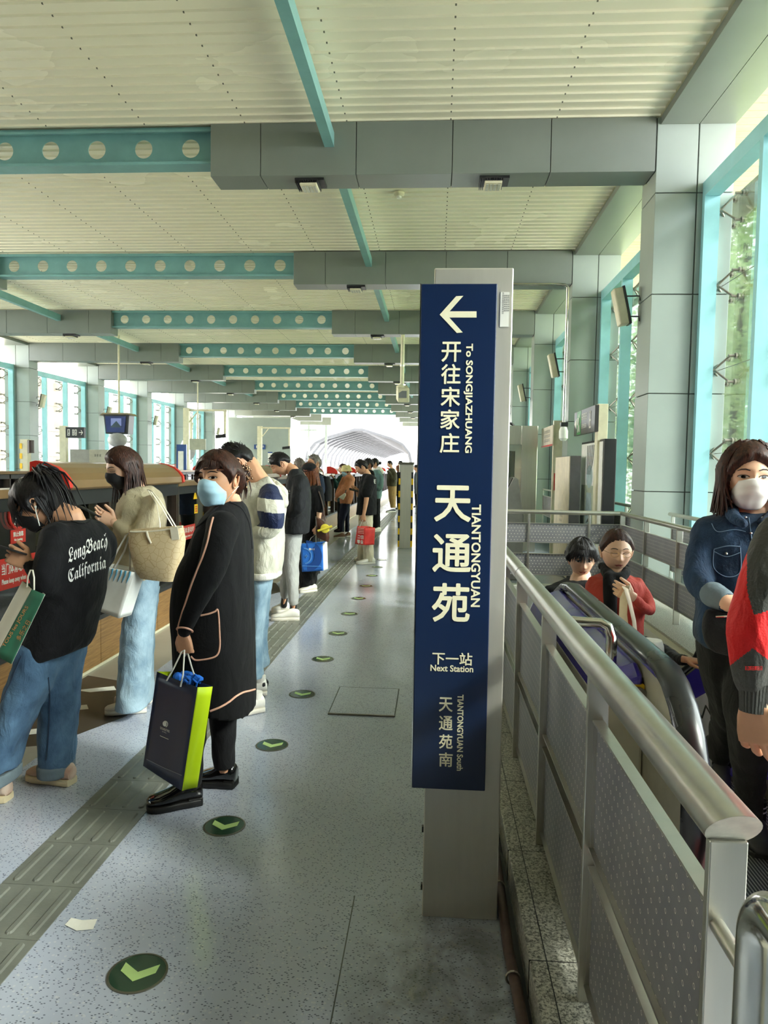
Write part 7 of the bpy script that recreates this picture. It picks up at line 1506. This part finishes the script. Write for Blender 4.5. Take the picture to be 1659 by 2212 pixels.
# person in the red and charcoal jacket walking off, mostly outside the picture
def red_jacket():
    z = Z(1560, 1180, 4.808, 1.56); par = figure('person in a red and charcoal jacket passing close at the right edge', (1.02, 1.62, 0), 'people off the escalator')
    CH = cloth('shell_charcoal', '#43433f', .6, .12, 5, .5); RDJ = cloth('shell_red', '#d41f1f', .6, .08, 5, .5)
    hc = V(1.02, 1.62, 1.60); hd = Head(hc, facing(hc, 20, 0), 1.05)
    def parts(mb):
        mb.limb([hc+V(0, .02, -.07), hc+V(0, .03, -.17), hc+V(0, .03, -.3)], [.055, .058, .09]); mb.loft([(V(1.02, 1.65, zz), V(a, 0, 0), V(0, b, 0)) for zz, a, b in ((1.4, .17, .08), (1.2, .16, .1), (.95, .15, .1))], 20)
        for x in (.93, 1.11): mb.limb([V(x, 1.65, .95), V(x, 1.62, .5), V(x, 1.66, .08)], [.08, .06, .04])
        z.chain(mb, [(560, -60, .04, 120), (420, 500, 0, 130), (300, 860, 0, 120), (315, 1300, 0, 95), (330, 1600, 0, 80)])
    body(par, hd, parts, .005, hands=[(z.p(335, 1625, 0), (.12, -.05, -1), (.6, .75, 0), (.75, -.6, 0), [.35, .4, .45, .5], 1.05)]); hd.face(par); hd.cap(par, HB, HL_S, .014, .1, seed=31)
    mb = MB(); mb.loft([(V(1.02, 1.66, zz), V(a, 0, 0), V(0, b, 0), 2.4) for zz, a, b in ((1.46, .09, .08), (1.40, .20, .10), (1.25, .235, .13), (1.0, .24, .145), (.82, .235, .14))], 28); jk = garment('jacket', mb, RDJ, par, .012, .007, .8, 91)
    sl = MB(); z.chain(sl, [(620, -120, .06, 250), (500, 200, .02, 255), (390, 550, 0, 258), (310, 850, 0, 262), (300, 1050, 0, 232), (305, 1250, 0, 200), (318, 1400, 0, 172), (335, 1520, 0, 128), (338, 1600, 0, 118)])
    me = remesh(sl, .0032, 4); wrinkle(me, .005, .8, 93); so = mesh_obj('sleeve', me, [RDJ, CH], jk); g0 = ORG[so]
    def pxy(c): q = CM @ (np.array(c)-[0, 0, HC]); return (CX+F*q[0]/q[2]-1560)*4.808, (CY+F*q[1]/q[2]-1180)*4.808
    for p in me.polygons:
        x, y = pxy(p.center+g0); p.material_index = 1 if (x > 258 and y < (470+(x-258)*3.4 if x < 330 else 715-(x-330)*.3)) or y > 1245 or (y > 1060+abs(x-320)*.75 and y > 1060) else 0
    mb = MB(); z.chain(mb, [(620, -100, .2, 200), (700, 600, .3, 190)]); garment('sleeve', mb, RDJ, jk, .012, .006, .8, 95)
    rb = MB()
    for i in range(15): a = math.pi*(i/14)+math.pi; c = z.p(338, 1500, 0); r = z.r(132); d = V(r*math.cos(a), r*math.sin(a)*.9, 0); rb.tube([c+d*1.12+V(0, 0, .02), c+d*1.0+V(0, 0, -.02), c+d*.97+V(0, 0, -.042)], .0045, 6)
    rb.build('cuff_gathers', CH, so, smooth=True)
    rt = [onto(so, *z.px(a, b), .004) for a, b in ((425, 1565), (476, 1560), (520, 1570))]; rt = [r for r in rt if r]
    if len(rt) > 1: MB().tube(rt, .009, 8, flat=1).build('cuff_tab', RDJ, so, smooth=True)
    lt = MB()
    for i in range(7):
        c = onto(so, *z.px(248+i*26, 1266+2*(i % 2)), .004)
        if c: strokes(lt, c, (1, 0, 0), (0, 0, 1), .0062, .0085, 1, i)
    lt.build('sleeve_print', RDJ, so, fix=False)
    lg = MB()
    for x in (.92, 1.12): lg.loft([(V(x, 1.66, zz), V(a, 0, 0), V(0, a, 0)) for zz, a in ((.95, .125), (.5, .10), (.09, .085))], 20)
    garment('trousers', lg, BLKP, par, .012, .006, .8, 97)
    for x in (.92, 1.12): shoe(par, V(x, 1.74, 0.01), V(x, 1.47, 0.01), M['black'], SOLEB, .08, .05, .03)
red_jacket()
